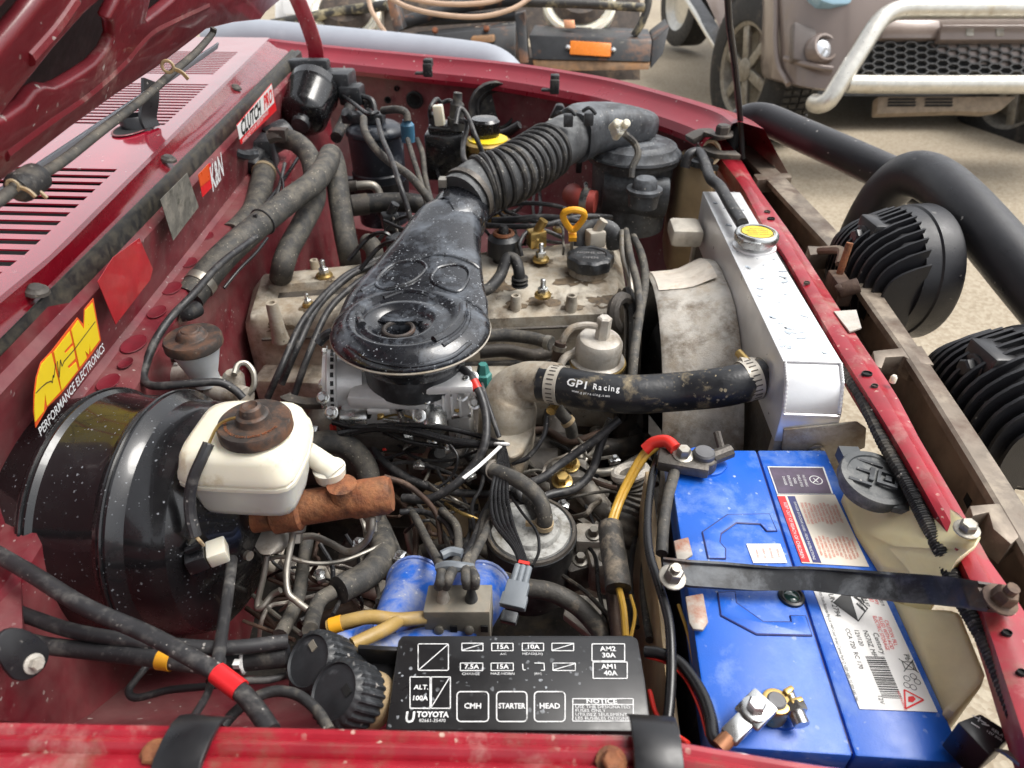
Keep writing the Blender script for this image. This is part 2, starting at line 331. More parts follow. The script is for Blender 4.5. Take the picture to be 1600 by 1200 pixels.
# ================================================================ lines of the body measured on the photograph
def lerp_line(L_, Y):      # world polyline -> (x, z) at a given Y
    L_ = sorted(L_, key=lambda p: p.y)
    for a, b in zip(L_, L_[1:]):
        if Y <= b.y or b is L_[-1]:
            if a is L_[0] or Y >= a.y or True:
                t_ = (Y-a.y)/(b.y-a.y); return V((a.x+(b.x-a.x)*t_, Y, a.z+(b.z-a.z)*t_))
YS = [.10+.05*i for i in range(34)]
ridge = [pz(0, 463, .19), pz(77, 400, .19), pz(417, 63, .19)]
strip_f = [pz(137, 400, .168), pz(0, 540, .168), pz(452, 80, .168)]
seal_f = [pz(157, 400, .163), pz(0, 556, .163), pz(467, 89, .163)]
led_b = [pz(133, 617, .05), pz(300, 400, .05), pz(470, 175, .05)]
led_f = [pz(227, 557, .045), pz(322, 403, .045), pz(495, 185, .045)]
def at(L_, Y): return lerp_line(L_, Y)
def sheet(rows, t_=.0, closed=False):
    mb = MB(); mb.loft(rows, closed=False, caps=False); return mb
UP_ = V((0, 0, 1))
# ---- firewall
fw = Thing('firewall', 'dusty maroon firewall panel with stickers behind the brake booster', 'firewall')
rows = []
for Y in YS:
    a, b, c, d = at(strip_f, Y), at(seal_f, Y), at(led_b, Y), at(led_f, Y)
    rows.append([a+V((.004, 0, -.004)), b+V((0, 0, -.012)), b+V((.006, 0, -.02)), b.lerp(c, .5)+V((.004, 0, .004)), c+V((-.006, 0, .006)), c, d, d+V((.004, 0, -.008)), d+V((.006, 0, -.12)), d+V((.03, 0, -.45))])
fwall = fw.add('panel', sheet(rows), M['red_dirty'], angle=25)
# plane of the sloping sticker panel near AEM and further along
FO = at(seal_f, .55); FA = at(led_b, .55); FB = at(seal_f, 1.3)
FN = (FA-FO).cross(FB-FO).normalized()
if FN.x < 0: FN = -FN
FO = FO + V((.006, 0, -.02))
def fpl(u, v, h): return ppl(u, v, FO+FN*h, FN)
def decal(th, name, poly, m, h, par, label=None, thick=.0006):
    mb = MB(); mb.prism([fpl(u, v, h) for u, v in poly], FN*thick); return th.add(name, mb, m, parent=par, label=label)
A = [(55, 665), (62, 605), (143, 487), (160, 523), (157, 533), (70, 655)]
def off(poly, k):
    cx = sum(p[0] for p in poly)/len(poly); cy = sum(p[1] for p in poly)/len(poly); return [(cx+(x-cx)*k, cy+(y-cy)*k) for x, y in poly]
HB = .011
st = decal(fw, 'sticker', [(55.0, 668.0), (51.6, 642.0), (52.4, 614.0), (55.6, 590.0), (63.0, 566.0), (80.0, 548.0), (120.0, 496.0), (130.0, 507.0), (131.0, 483.0), (145.0, 466.0), (151.0, 500.0), (157.0, 532.0), (142.0, 554.0), (122.0, 580.0), (94.0, 616.0), (73.0, 636.0), (68.0, 646.0)], M['orange_s'], HB, fwall, 'yellow lettered sticker with red outline on the firewall')
mb = MB()
for poly in ([(54.4, 659.0), (53.2, 640.0), (54.4, 616.0), (58.0, 590.0), (64.0, 569.0), (79.6, 552.0), (94.0, 611.0), (73.0, 634.0), (69.6, 614.0), (67.6, 642.4)],
             [(83.6, 550.0), (108.0, 518.0), (112.0, 535.0), (99.6, 549.0), (101.6, 552.4), (113.4, 540.0), (117.0, 560.0), (104.8, 572.4), (107.2, 576.0), (118.0, 565.6), (121.0, 578.0), (96.0, 610.0)],
             [(111.0, 516.0), (121.0, 500.0), (131.0, 515.0), (132.4, 485.0), (144.0, 473.0), (155.0, 531.0), (141.0, 550.0), (139.6, 536.0), (138.0, 554.0), (132.0, 548.0), (135.0, 559.0), (124.0, 573.6)]):
    mb.prism([fpl(u, v, HB+.0008) for u, v in poly], FN*.0005)
fw.add('lettering', mb, M['yellow_s'], parent=st)
mb = MB()
for pl_ in ([(56.0, 614.4), (65.0, 605.0), (73.0, 598.4), (80.0, 595.4), (82.0, 598.4), (83.2, 586.0), (84.4, 590.0), (87.0, 568.0)], [(89.6, 564.4), (92.8, 590.0), (94.4, 562.0), (97.0, 572.4), (100.0, 565.0), (116.0, 546.4), (149.0, 502.4)]):
    for a_, b_ in zip(pl_, pl_[1:]):
        A_, B_ = fpl(*a_, HB+.0015), fpl(*b_, HB+.0015); d_ = (B_-A_).cross(FN).normalized()*.0006; mb.add([A_-d_, B_-d_, B_+d_, A_+d_], [(0, 1, 2, 3)])
fw.add('trace_line', mb, M['rust_d'], parent=st)
mb = MB(); e0, e1 = fpl(60, 678, HB), fpl(162, 541, HB)
xd = (e1-e0); mb.text('PERFORMANCE ELECTRONICS', MX((e0+e1)/2+FN*.0006, xd, FN.cross(xd), FN), .0135, sx=xd.length/.186, bold=.0002)
fw.add('lettering', mb, M['white_p'], parent=fwall, label='white lettering under the yellow sticker')
def hex_decal(poly, m, name, label=None, h=HB): return decal(fw, name, poly, m, h, fwall, label)
hex_decal([(152, 440), (176, 402), (217, 372), (238, 420), (234, 437), (180, 507)], mat('red_patch', (.42, .014, .022), .4, var=.15, stain=(.25, .02, .02), sta=.3, coat=.3), 'patch', 'bright red cleaned patch on the firewall', .012)
hex_decal([(250, 312), (292, 270), (310, 323), (270, 376)], M['plate'], 'compliance_plate', 'dull grey metal plate on the firewall', .014)
kn = hex_decal([(309, 273), (328, 254), (333, 290), (316, 308)], M['red_s'], 'sticker', 'red and white logo sticker on the firewall', .016)
decal(fw, 'orange_field', [(309, 273), (325, 256), (328, 280), (313, 292)], M['orange_s'], .0168, kn)
mb = MB(); q0, q1 = fpl(326, 290, .017), fpl(352, 252, .017); xd = q1-q0
mb.text('K&N', MX((q0+q1)/2, xd, FN.cross(xd), FN), .050, sx=.60, bold=.0012); fw.add('lettering', mb, M['white_p'], parent=kn)
cp = hex_decal([(369, 196), (424, 130), (432, 172), (376, 226)], M['red_s'], 'sticker', 'white and red clutch maker sticker on the firewall', .018)
decal(fw, 'white_field', [(370, 197), (424, 132), (428, 160), (374, 218)], M['white_s'], .0188, cp)
mb = MB(); q0, q1 = fpl(373, 208, .0196), fpl(411, 165, .0196); xd = q1-q0
mb.text('CLUTCH', MX((q0+q1)/2, xd, FN.cross(xd), FN), .034, sx=xd.length/.165, bold=.0012); fw.add('lettering', mb, M['black_s'], parent=cp)
mb = MB(); r0, r1 = fpl(411, 165, .0196), fpl(427, 147, .0196); mb.text('PRO', MX((r0+r1)/2, xd, FN.cross(xd), FN), .034, sx=xd.length/.165, bold=.0012); fw.add('lettering', mb, M['red_s'], parent=cp)
mb = MB(); r0, r1 = fpl(378, 220, .0196), fpl(420, 176, .0196); mb.text('IMPROVE YOUR PERFORMANCE', MX((r0+r1)/2, xd, FN.cross(xd), FN), .011, sx=1.15); fw.add('lettering', mb, M['white_p'], parent=cp)
# ledge dimples and bare bolts
for (u, v, s_) in ((295, 410, .016), (268, 450, .018), (245, 487, .016), (209, 537, .020), (196, 567, .011), (169, 597, .016), (352, 322, .016), (322, 369, .016)):
    c = pz(u, v, .0502); mb = MB(); mb.lathe(c, (0.12, 0, 1), [(.0, s_), (.0007, s_*.95), (.0003, s_*.86), (.0001, 0)], 18, caps=False, sc=(.62, 1.0)); fw.add('pressed_hole', mb, M['red_hole'], parent=fwall)
# ---- cowl panel with its slots
cw = Thing('cowl_panel', 'glossy red scuttle panel with rows of air slots below the bonnet', 'cowl')
def ridge_x(Y): return at(ridge, Y).x
CZ = .19
def cpt(u, v): return pz(u, v, CZ)
groups = [((-70, 560), (175, 268), 30, -.30), ((262, 198), (246, 122), 0, 0)]
mb = MB()
YA, YB = .15, 1.80
slots = []           # (y0, y1, xleft, xright) measured
def slotgroup(Ya, Yb, n, xl, xr):
    st_ = (Yb-Ya)/n
    for i in range(n): slots.append((Ya+i*st_+st_*.30, Ya+i*st_+st_*.80, xl, xr))
def R_(u, v): return cpt(u, v)
slotgroup(.42, R_(175, 262).y, 17, -.33, -.025)
slotgroup(R_(257, 197).y, R_(322, 131).y, 15, -.30, -.026)
slotgroup(R_(337, 117).y, R_(370, 81).y, 14, -.30, -.038)
slots.sort()
XL = -.62
def row_strip(y0, y1, xa, xb):     # relative to the ridge
    P = [V((ridge_x(y0)+xa, y0, CZ)), V((ridge_x(y0)+xb, y0, CZ)), V((ridge_x(y1)+xb, y1, CZ)), V((ridge_x(y1)+xa, y1, CZ))]
    lo = [p-V((0, 0, .0018)) for p in P]; mb.hexa(lo, P)
cur = YA
for (y0, y1, xl, xr) in slots:
    row_strip(cur, y0, XL, 0); row_strip(y0, y1, XL, xl); row_strip(y0, y1, xr, 0); cur = y1
row_strip(cur, YB, XL, 0)
cpan = cw.add('panel', mb, M['red_wet'])
mb = MB(); rows = [[at(ridge, Y)+V((0, 0, 0)), at(ridge, Y)+V((.006, 0, -.001)), at(ridge, Y).lerp(at(strip_f, Y), .45)+V((0, 0, -.004)), at(strip_f, Y)+V((-.006, 0, .003)), at(strip_f, Y)+V((0, 0, -.002)), at(strip_f, Y)+V((.002, 0, -.02))] for Y in YS]
mb.loft(rows, closed=False, caps=False); cw.add('drop_edge', mb, mat('red_paint_drop', (.19, .004, .012), .25, coat=.5, var=.12), angle=30)
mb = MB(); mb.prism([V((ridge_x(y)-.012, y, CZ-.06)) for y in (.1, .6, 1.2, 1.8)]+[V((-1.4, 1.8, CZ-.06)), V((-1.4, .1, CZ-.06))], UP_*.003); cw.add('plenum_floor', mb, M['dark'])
for u, v in ((263, 250), (368, 138), (57, 456)):
    c = pz(u, v, .178); mb = MB(); mb.lathe(c, (.3, 0, 1), [(0, .011), (.003, .010), (.0045, .007), (.006, .006), (.0065, .0)], 14); cw.add('screw', mb, M['cast_d'])
ws = Thing('weatherstrip', 'black rubber bonnet seal along the firewall top', 'rubber seal')
mb = MB(); rows = []
for Y in YS:
    a, b = at(strip_f, Y), at(seal_f, Y); w_ = b.x-a.x
    rows.append([a+V((0, 0, -.004)), a+V((w_*.05, 0, .001)), a+V((w_*.3, 0, .005)), a+V((w_*.5, 0, .002)), a+V((w_*.75, 0, .0045)), a+V((w_*.97, 0, .0)), b+V((0, 0, -.012))])
mb.loft(rows, closed=False, caps=False); ws.add(None, mb, mat('seal_rubber', (.018, .018, .018), .5, var=.25, dust=(.13, .11, .07), da=.40, ds=60, soft=.4), angle=50)
# ---- wiper sleeve standing in its hole
wsl = Thing('wiper_sleeve', 'black plastic sleeve standing in a round hole of the scuttle', 'wiper sleeve')
c = pz(208, 200, CZ+.002); k = 1
mb = MB(); mb.lathe(c, (0, 0, 1), [(0, .040), (.001, .039), (.001, .036), (.0, .035)], 28, caps=False, sc=(.6, 1.1)); wsl.add('hole_rim', mb, M['red_dark'])
mb = MB(); mb.lathe(c, (0, 0, 1), [(.0006, .038), (.0007, .0)], 24, sc=(.58, 1.08)); wsl.add('hole', mb, M['dark'])
mb = MB(); b0 = c+V((0.01, -.0, -.01)); b1 = py(206, 182, c.y+.005); b2 = py(226, 126, c.y+.03)
mb.loft([[p+(rtv*math.cos(a)*r+V((0, 1, 0))*math.sin(a)*r*.8) for a in [2*math.pi*k/16 for k in range(16)]] for p, r in ((b0, .019), (b0.lerp(b1, .3), .021), (b1, .0225), (b1+V((0, 0, .002)), .020), (b1-V((0, 0, .03)), .018))], caps=False)
wsl.add('sleeve', mb, M['black_clean'])
mb = MB(); mb.strip([b0.lerp(b1, .4)+rtv*.018, b1+rtv*.021, b1.lerp(b2, .5)+rtv*.015, b2+rtv*.006], .026, .006, (1, -.4, 0)); wsl.add('arm', mb, M['black_clean'])
# ---- bonnet (raised)
hd = Thing('bonnet', 'raised maroon bonnet showing its ribbed underside and dust', 'bonnet')
h0, h1 = pz(-60, 358, .30), pz(433, 12, .285)
ev = (h1-h0).normalized(); hu = V((.50, 0, .87)); hn = ev.cross(hu).normalized()
if hn.x < 0: hn = -hn            # faces the engine bay
def hpl(u, v, h=0): return ppl(u, v, h0+hn*h, hn)
h00 = h0-ev*.8; h11 = h1
def hs_(a, b, h): return h0+ev*a+hu*b+hn*h
Lh = (h11-h0).length
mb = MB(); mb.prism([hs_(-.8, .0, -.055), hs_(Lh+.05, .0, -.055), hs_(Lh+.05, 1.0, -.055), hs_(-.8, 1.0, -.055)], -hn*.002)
hskin = hd.add('outer_skin', mb, mat('hood_inner_shade', (.022, .012, .012), .6, var=.4, dust=(.12, .08, .07), da=.3))  # skin coloured near black for the shade inside the rib cavities
def panel(poly, h, th, m, name='rib', bev=.012, lbl=None):
    mb = MB(); mb.prism([hpl(u, v, h) for u, v in poly], -hn*th); return hd.add(name, mb, m, bevel=bev, seg=3, label=lbl)
rim = [(-90, 352), (0, 287), (60, 240), (111, 200), (180, 150), (246, 106), (290, 72), (322, 47), (365, 36), (407, 31), (415, 20), (450, -10), (440, -60), (300, -30), (273, 0), (249, 20), (232, 32), (229, 29), (236, 0), (240, -40), (194, -15), (182, 9), (170, 32), (177, 38), (179, 59), (170, 79), (152, 100), (132, 114), (103, 132), (88, 138), (73, 136), (59, 144), (44, 164), (18, 182), (0, 190), (-90, 240)]
panel(rim, .0, .010, M['hood'], 'rear_rim', .003)
panel([(-120, 300), (0, 188), (18, 164), (50, 123), (85, 79), (132, 26), (161, 0), (200, -60), (110, -60), (67, 0), (23, 53), (0, 79), (-120, 190)], -.002, .012, M['hood'], 'diagonal_rib', .005)
panel([(-120, 90), (0, 18), (25, -10), (60, -60), (0, -90), (-120, 10)], -.006, .012, M['hood'], 'front_rib', .004)
for pts_, r_ in (([(0, 240), (60, 196), (130, 148), (185, 100), (225, 55), (260, 35), (320, 8)], .006), ([(40, 90), (80, 45), (112, 0)], .006)):
    mb = MB(); mb.tube([hpl(u, v, -.004) for u, v in pts_], r_, 10); hd.add('pressed_crease', mb, M['hood'])
mb = MB(); mb.prism([hs_(-.8, -.016, -.010), hs_(Lh*.62, -.016, -.010), hs_(Lh*.62, -.006, -.010), hs_(-.8, -.006, -.010)], -hn*.003); hd.add('rear_edge_sheen', mb, M['greyt'], bevel=.002)  # grey strip paints the lit sheen along the skin edge
# hinge arm
mb = MB(); mb.strip([py(452, -30, 1.72), py(468, 5, 1.72), py(484, 45, 1.72), py(494, 80, 1.72), py(494, 108, 1.72)], .035, .012, (.2, -1, .2)); hd.add('hinge_arm', mb, M['red'], bevel=.003)
# washer hose along the bonnet edge
wh = Thing('washer_hose', 'dusty grey washer hose tied along the raised bonnet edge', 'hose')
pts = [hpl(u, v, .018) for u, v in ((-60, 350), (0, 312), (25, 293), (60, 275), (100, 250), (160, 203), (225, 153), (270, 113), (305, 83), (330, 55), (334, 44))]
mb = MB(); mb.tube(pts, size(17, pts[3])/2, 12); wh.add('hose', mb, M['rubber_d'])
mb = MB(); mb.lathe(hpl(44, 285, .018), (pts[4]-pts[3]), [(-.016, .0065), (-.012, .0095), (.012, .0095), (.016, .0065)], 14); wh.add('joiner', mb, M['rubber'])
for u, v in ((262, 104), (20, 290), (38, 292)):
    c = hpl(u, v, .018); mb = MB(); k_ = size(20, c); mb.ring(c, pts[4]-pts[3], k_*.42, k_*.13, 16, 6); mb.strip([c+hn*k_*.4, c+hn*k_*.5+V((k_*.5, 0, -k_*.2)), c+hn*k_*.5+V((k_*.9, 0, -k_*.7))], k_*.3, .0015, (0, 1, .3)); wh.add('cable_tie', mb, M['poly_o'])
# ---- far guard (fender) with apron
fx = [(423, 63), (500, 72), (667, 88), (800, 101), (933, 122), (1000, 138), (1067, 157), (1120, 175), (1145, 192)]
ff = Thing('far_guard', 'maroon far side guard with folded rail and inner apron', 'guard')
path = smooth([pz(u, v, .14) for u, v in fx], 4)
path = [path[0]-V((.35, -.02, 0))]+path
rows = []
for i, p in enumerate(path):
    tg = (path[min(i+1, len(path)-1)]-path[max(i-1, 0)]).normalized(); n_ = V((-tg.y, tg.x, 0)).normalized()   # outwards (+Y)
    rows.append([p+n_*a+V((0, 0, b)) for a, b in ((.20, -.30), (.13, -.10), (.06, -.012), (.012, .002), (0, -.001), (-.004, -.008), (-.012, -.014), (-.03, -.024), (-.042, -.028), (-.05, -.042), (-.05, -.052), (-.032, -.056), (-.030, -.20), (-.09, -.32), (-.22, -.40), (-.24, -.6))])
mb = MB(); mb.loft([r[:11] for r in rows], closed=False, caps=False); fr = ff.add('rail', mb, M['red_rail'], angle=28)
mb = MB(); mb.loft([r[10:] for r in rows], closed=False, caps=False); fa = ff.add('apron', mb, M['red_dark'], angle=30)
AY = 1.0
def apron(u, v):     # point on the apron wall
    best = None
    for p in path:
        q = py(u, v, p.y-.032)
        if best is None or abs(q.x-p.x) < best[0]: best = (abs(q.x-p.x), q)
    return best[1]
for u, v, px_ in ((620, 138, 7), (677, 146, 7), (606, 156, 9), (648, 156, 22), (649, 186, 8), (813, 200, 11)):
    c = apron(u, v); r = size(px_, c)/2; mb = MB(); mb.lathe(c+V((0, -.002, 0)), (0, -1, 0), [(0, r*1.25), (.004, r*1.1), (.004, r*.85), (-.004, r*.8), (-.006, 0)], 18, caps=False); ff.add('drain_hole', mb, M['dark'], parent=fa)
c = apron(777, 168)+V((0, -.035, 0)); r = size(84, c)/2
mb = MB(); mb.lathe(c, (0.1, -1, .15), [(-.03, r*1.05), (.0, r*1.04), (.012, r*.98), (.006, r*.84), (-.012, r*.66), (-.026, r*.58), (-.027, 0)], 28, caps=False); ff.add('intake_boot', mb, M['rubber'], parent=fa, label='black rubber air intake boot in the apron')
mb = MB(); mb.ring(c+V((0, .006, .005)), (.1, -1, .15), r*.70, r*.06, 24, 6); ff.add('boot_lip', mb, M['rubber'], parent=fa)
for u, v in ((669, 98), (867, 123)):
    c = pz(u, v, .145); s_ = size(14, c); mb = MB(); mb.box(c+V((0, 0, 0)), (s_, s_*1.2, .018)); mb.box(c+V((0, -s_*.65, -.014)), (s_*1.05, .010, .03)); mb.box(c+V((-s_*.9, -s_*.3, -.022)), (s_*1.2, s_*.8, .006)); ff.add('bump_stop', mb, M['rubber'], bevel=.003)
# ---- near guard
nf = Thing('near_guard', 'red near side guard edge with pressed ridges along the bottom', 'guard')
nx = [(-250, 1122), (0, 1127), (265, 1132), (600, 1139), (900, 1146), (1000, 1149), (1130, 1170), (1250, 1190), (1400, 1212), (1650, 1250)]
path = smooth([pz(u, v, .10) for u, v in nx], 6); rows = []
for i, p in enumerate(path):
    tg = (path[min(i+1, len(path)-1)]-path[max(i-1, 0)]).normalized(); n_ = V((tg.y, -tg.x, 0)).normalized()     # towards the camera
    rows.append([p+n_*a+V((0, 0, b)) for a, b in ((.002, -.30), (.001, -.012), (-.001, -.003), (.0015, .001), (.004, .001), (.0065, -.0005), (.009, .0022), (.0115, .0035), (.014, .0015), (.0158, -.001), (.018, .002), (.021, .0042), (.030, .0045), (.06, -.002), (.10, -.03), (.13, -.2))])
mb = MB(); mb.loft(rows, closed=False, caps=False); nr = nf.add('rail', mb, M['red_worn'], angle=30)
for u, lean in ((312, -1), (1020, 1)):
    T_ = nf; mb = MB(); c = pz(u, 1133, .104)
    mb.loft([[c+V((x+lean*0.0008*j*0, y, z)) for x in (-.0125, .0125)]+[c+V((x, y+dy, z-.004)) for x, dy in ((.0125, .001), (-.0125, .001))] for j, (y, z) in enumerate(((.010, -.008), (.004, .002), (-.003, .0065), (-.012, .008), (-.022, .0075), (-.032, .003), (-.04, -.006)))])
    nf.add('rubber_buffer', mb, M['black_clean'], bevel=.0012)
for u, v in ((243, 1181), (955, 1192)):
    c = pz(u, v, .102); mb = MB(); mb.bolt(c, (0, -.25, 1), .0055, .006); nf.add('bolt', mb, M['rust'])
# ---- near apron and floor of the bay
ap = Thing('inner_guard', 'dark red inner guard panel below the brake booster', 'inner guard')
rows = []
for x in (-.80, -.45, -.36, -.30, -.2, -.1, 0, .1, .2, .34):
    y0 = .215
    rows.append([V((x, y0-.022, .07)), V((x, y0-.004, .03)), V((x, y0+.01, -.02)), V((x, y0+.03, -.07)), V((x, y0+.08, -.12)), V((x, y0+.16, -.18)), V((x, y0+.2, -.30)), V((x, y0+.24, -.6))])
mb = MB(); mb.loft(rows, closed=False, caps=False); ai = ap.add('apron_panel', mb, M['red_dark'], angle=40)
# left corner: firewall kick panel
mb = MB(); mb.loft([[px(-120, 640, -.50), px(-120, 1000, -.42), px(-60, 1140, -.37)], [px(40, 640, -.5), px(30, 850, -.43), px(35, 980, -.37)], [px(44, 700, -.5), px(34, 900, -.43), px(40, 1000, -.37)]], closed=False, caps=False); ap.add('kick_panel', mb, M['red_dirty'])
bt = Thing('brace_bracket', 'dark slotted bracket with a pale bolt by the firewall corner', 'bracket')
c = px(40, 1030, -.32); mb = MB(); ax = V((1, -.25, .35)).normalized(); x_, y_, _ = frame(ax)
mb.prism([c+x_*math.cos(a)*(.026 if math.cos(a) > 0 else .012)+y_*math.sin(a)*.0125 for a in [2*math.pi*k/24 for k in range(24)]], ax*.004); bt.add('plate', mb, M['black_clean'], bevel=.001)
mb = MB(); mb.bolt(c-x_*.004+ax*.004, ax, .0042, .005); bt.add('bolt', mb, M['cast'])
uf = Thing('chassis_floor', 'dark shadowed chassis and undertray deep below the engine', 'undertray')
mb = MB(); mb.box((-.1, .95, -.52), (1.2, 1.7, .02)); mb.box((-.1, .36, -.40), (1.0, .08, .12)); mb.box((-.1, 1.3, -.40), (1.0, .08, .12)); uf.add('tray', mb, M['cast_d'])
# ---- radiator support
Lx = [(1078, 188), (1087, 200), (1113, 230), (1133, 257), (1160, 293), (1193, 353), (1227, 400), (1303, 533), (1387, 667), (1463, 800), (1500, 872), (1537, 960), (1577, 1083), (1620, 1210)]
Rx = [(1104, 180), (1115, 193), (1150, 235), (1165, 258), (1187, 294), (1230, 353), (1260, 398), (1337, 517), (1400, 610), (1437, 680), (1510, 803), (1545, 868), (1590, 930), (1650, 1030), (1720, 1180)]
rs = Thing('radiator_support', 'worn red radiator support beam across the front of the bay', 'support beam')
Lw = smooth([pz(u, v, .07) for u, v in Lx], 4); Rw = smooth([pz(u, v, .07) for u, v in Rx], 4)
def resample(P, n):
    d = [0]
    for a, b in zip(P, P[1:]): d.append(d[-1]+(b-a).length)
    out = []; j = 0
    for k in range(n):
        t_ = d[-1]*k/(n-1)
        while j < len(P)-2 and d[j+1] < t_: j += 1
        q = (t_-d[j])/max(1e-9, d[j+1]-d[j]); out.append(P[j].lerp(P[j+1], q))
    return out
Lw, Rw = resample(Lw, 50), resample(Rw, 50)
rows = [[a+V((.006, 0, -.03)), a+V((.001, 0, -.009)), a, a.lerp(b, .2)+V((0, 0, .003)), a.lerp(b, .45)+V((0, 0, .0035)), a.lerp(b, .62)+V((0, 0, .001)), a.lerp(b, .95)+V((0, 0, -.001)), b+V((.0, 0, -.003)), b+V((.002, 0, -.05))] for a, b in zip(Lw, Rw)]
mb = MB(); mb.loft(rows, closed=False, caps=False); rb = rs.add('beam', mb, M['red_worn'], angle=28)
for u, v, w_, hole in ((1205, 341, 11, 1), (1199, 330, 9, 0), (1355, 583, 15, 1), (1367, 602, 10, 0), (1261, 441, 9, 0), (1574, 988, 14, 1), (1597, 1050, 14, 1), (1394, 597, 10, 2)):
    c = pz(u, v, .075); r = size(w_, c)/2; mb = MB()
    if hole == 2: mb.lathe(c, (0, 0, 1), [(0, r), (.006, r), (.008, r*.6), (.008, 0)], 14); rs.add('plastic_plug', mb, M['poly'], parent=rb)
    else: mb.lathe(c, (0, 0, 1), [(-.002, r*1.1), (.0006, r*1.05), (.0006, r*.9), (-.001, r*.85), (-.0012, 0)], 18, caps=False, sc=(1, .8)); rs.add('hole', mb, M['dark'] if hole == 1 else M['cast_d'], parent=rb)
# split conduit along the beam
cl = Thing('ribbed_conduit', 'black ribbed wiring conduit along the red support beam', 'conduit')
pts = [pz(u, v, .058) for u, v in ((1208, 392), (1245, 462), (1290, 540), (1340, 610), (1380, 690), (1420, 760), (1440, 800), (1470, 860), (1500, 930), (1545, 1010), (1590, 1120))]
mb = MB(); L_ = sum((b-a).length for a, b in zip(pts, pts[1:])); nn = int(L_/.0022); r_ = size(20, pts[4])/2
mb.tube(pts, r_, 8, sub=max(8, nn*2//len(pts)*1), rf=lambda t: r_*(1+.09*(1 if int(t*nn*1.0) % 2 else -1))); cl.add(None, mb, M['rubber'])
# ---- steel channel in front
ch = Thing('front_channel', 'weathered steel front channel with open cutouts before the radiator', 'channel')
Ox = [(1128, 192), (1165, 222), (1210, 262), (1262, 315), (1330, 388), (1380, 465), (1440, 552), (1520, 670), (1600, 793), (1680, 920), (1760, 1060)]
Ow = resample(smooth([pz(u, v, .055) for u, v in Ox], 4), 40)
Ix = [(1120, 200), (1150, 232), (1190, 272), (1240, 326), (1303, 395), (1352, 470), (1410, 552), (1490, 680), (1565, 805), (1640, 940), (1715, 1080)]
Iw = resample(smooth([pz(u, v, .055) for u, v in Ix], 4), 40)
rows = [[i_+V((0, 0, -.008)), i_, i_.lerp(o, .15)+V((0, 0, .002)), o+V((0, 0, .001)), o+V((.003, 0, -.003)), o+V((.004, 0, -.10))] for i_, o in zip(Iw, Ow)]
mb = MB(); mb.loft(rows, closed=False, caps=False); cr_ = ch.add('outer_rim', mb, M['channel'], angle=30)
rows = [[b+V((.004, 0, -.012)), b+V((.006, 0, -.055)), o+V((-.004, 0, -.065)), o+V((-.004, 0, -.006))] for b, o in zip(resample(Rw, 40), Ow)]
mb = MB(); mb.loft(rows, closed=False, caps=False); ch.add('trough', mb, M['chan_d'], angle=30)
for poly in ([(1178, 272), (1232, 270), (1238, 277), (1184, 281)], [(1262, 384), (1318, 386), (1322, 394), (1266, 398)], [(1364, 548), (1440, 540), (1460, 570), (1428, 566), (1412, 556), (1384, 558), (1378, 575), (1368, 572)], [(1515, 790), (1560, 786), (1615, 820), (1580, 850), (1552, 826), (1545, 800), (1520, 806)]):
    mb = MB(); mb.prism([pz(u, v, .0565) for u, v in poly], V((0, 0, -.025))); ch.add('cross_web', mb, M['channel'], bevel=.001)
for poly in ([(1495, 735), (1512, 725), (1535, 770), (1518, 783)],):
    mb = MB(); mb.prism([pz(u, v, .01) for u, v in poly], V((0, 0, -.01))); ch.add('slot', mb, M['dark'])
# bonnet latch in the channel
la = Thing('bonnet_latch', 'rusty bonnet latch between red beam and steel channel', 'latch')
c = pz(1310, 450, .05)
mb = MB(); mb.box(c, (.02, .05, .03)); la.add('housing', mb, M['rust_d'], bevel=.003)
mb = MB(); mb.cyl(c+V((.0, .01, .0)), c+V((.006, .02, .055)), .0045, n=10); la.add('pin', mb, M['rust'])
mb = MB(); mb.cyl(c+V((-.008, -.02, .005)), c+V((.014, -.022, .016)), .010, n=16); mb.cyl(c+V((-.012, -.022, .008)), c+V((-.006, -.022, .012)), .006, n=12); la.add('pivot', mb, M['rust_d'], bevel=.001)
mb = MB(); mb.prism([pz(u, v, .074) for u, v in ((1303, 486), (1338, 484), (1346, 512), (1328, 518))], V((0, 0, -.002))); la.add('plate', mb, M['cast'])
mb = MB(); mb.tube([c+V((.006, .03, .02)), c+V((.012, .05, .03)), c+V((.006, .075, .02)), c+V((0, .09, .012))], .006, 8); la.add('hook', mb, M['chan_d'])
# ---- prop rod
pr = Thing('prop_rod', 'slim black bonnet prop rod rising at the front corner', 'rod')
mb = MB(); mb.tube([pz(1160, 248, .07), py(1157, 190, 1.30), py(1148, 100, 1.22), py(1140, 40, 1.17), py(1136, -30, 1.12)], .0052, 10); pr.add(None, mb, M['black_clean'])
# ================================================================ engine
def anchor(u, v, z, w_=None):
    c = pz(u, v, z); return (c, size(w_, c)/2) if w_ else c
def P3(l): return [pz(*q) for q in l]
UP = V((0, 0, 1))
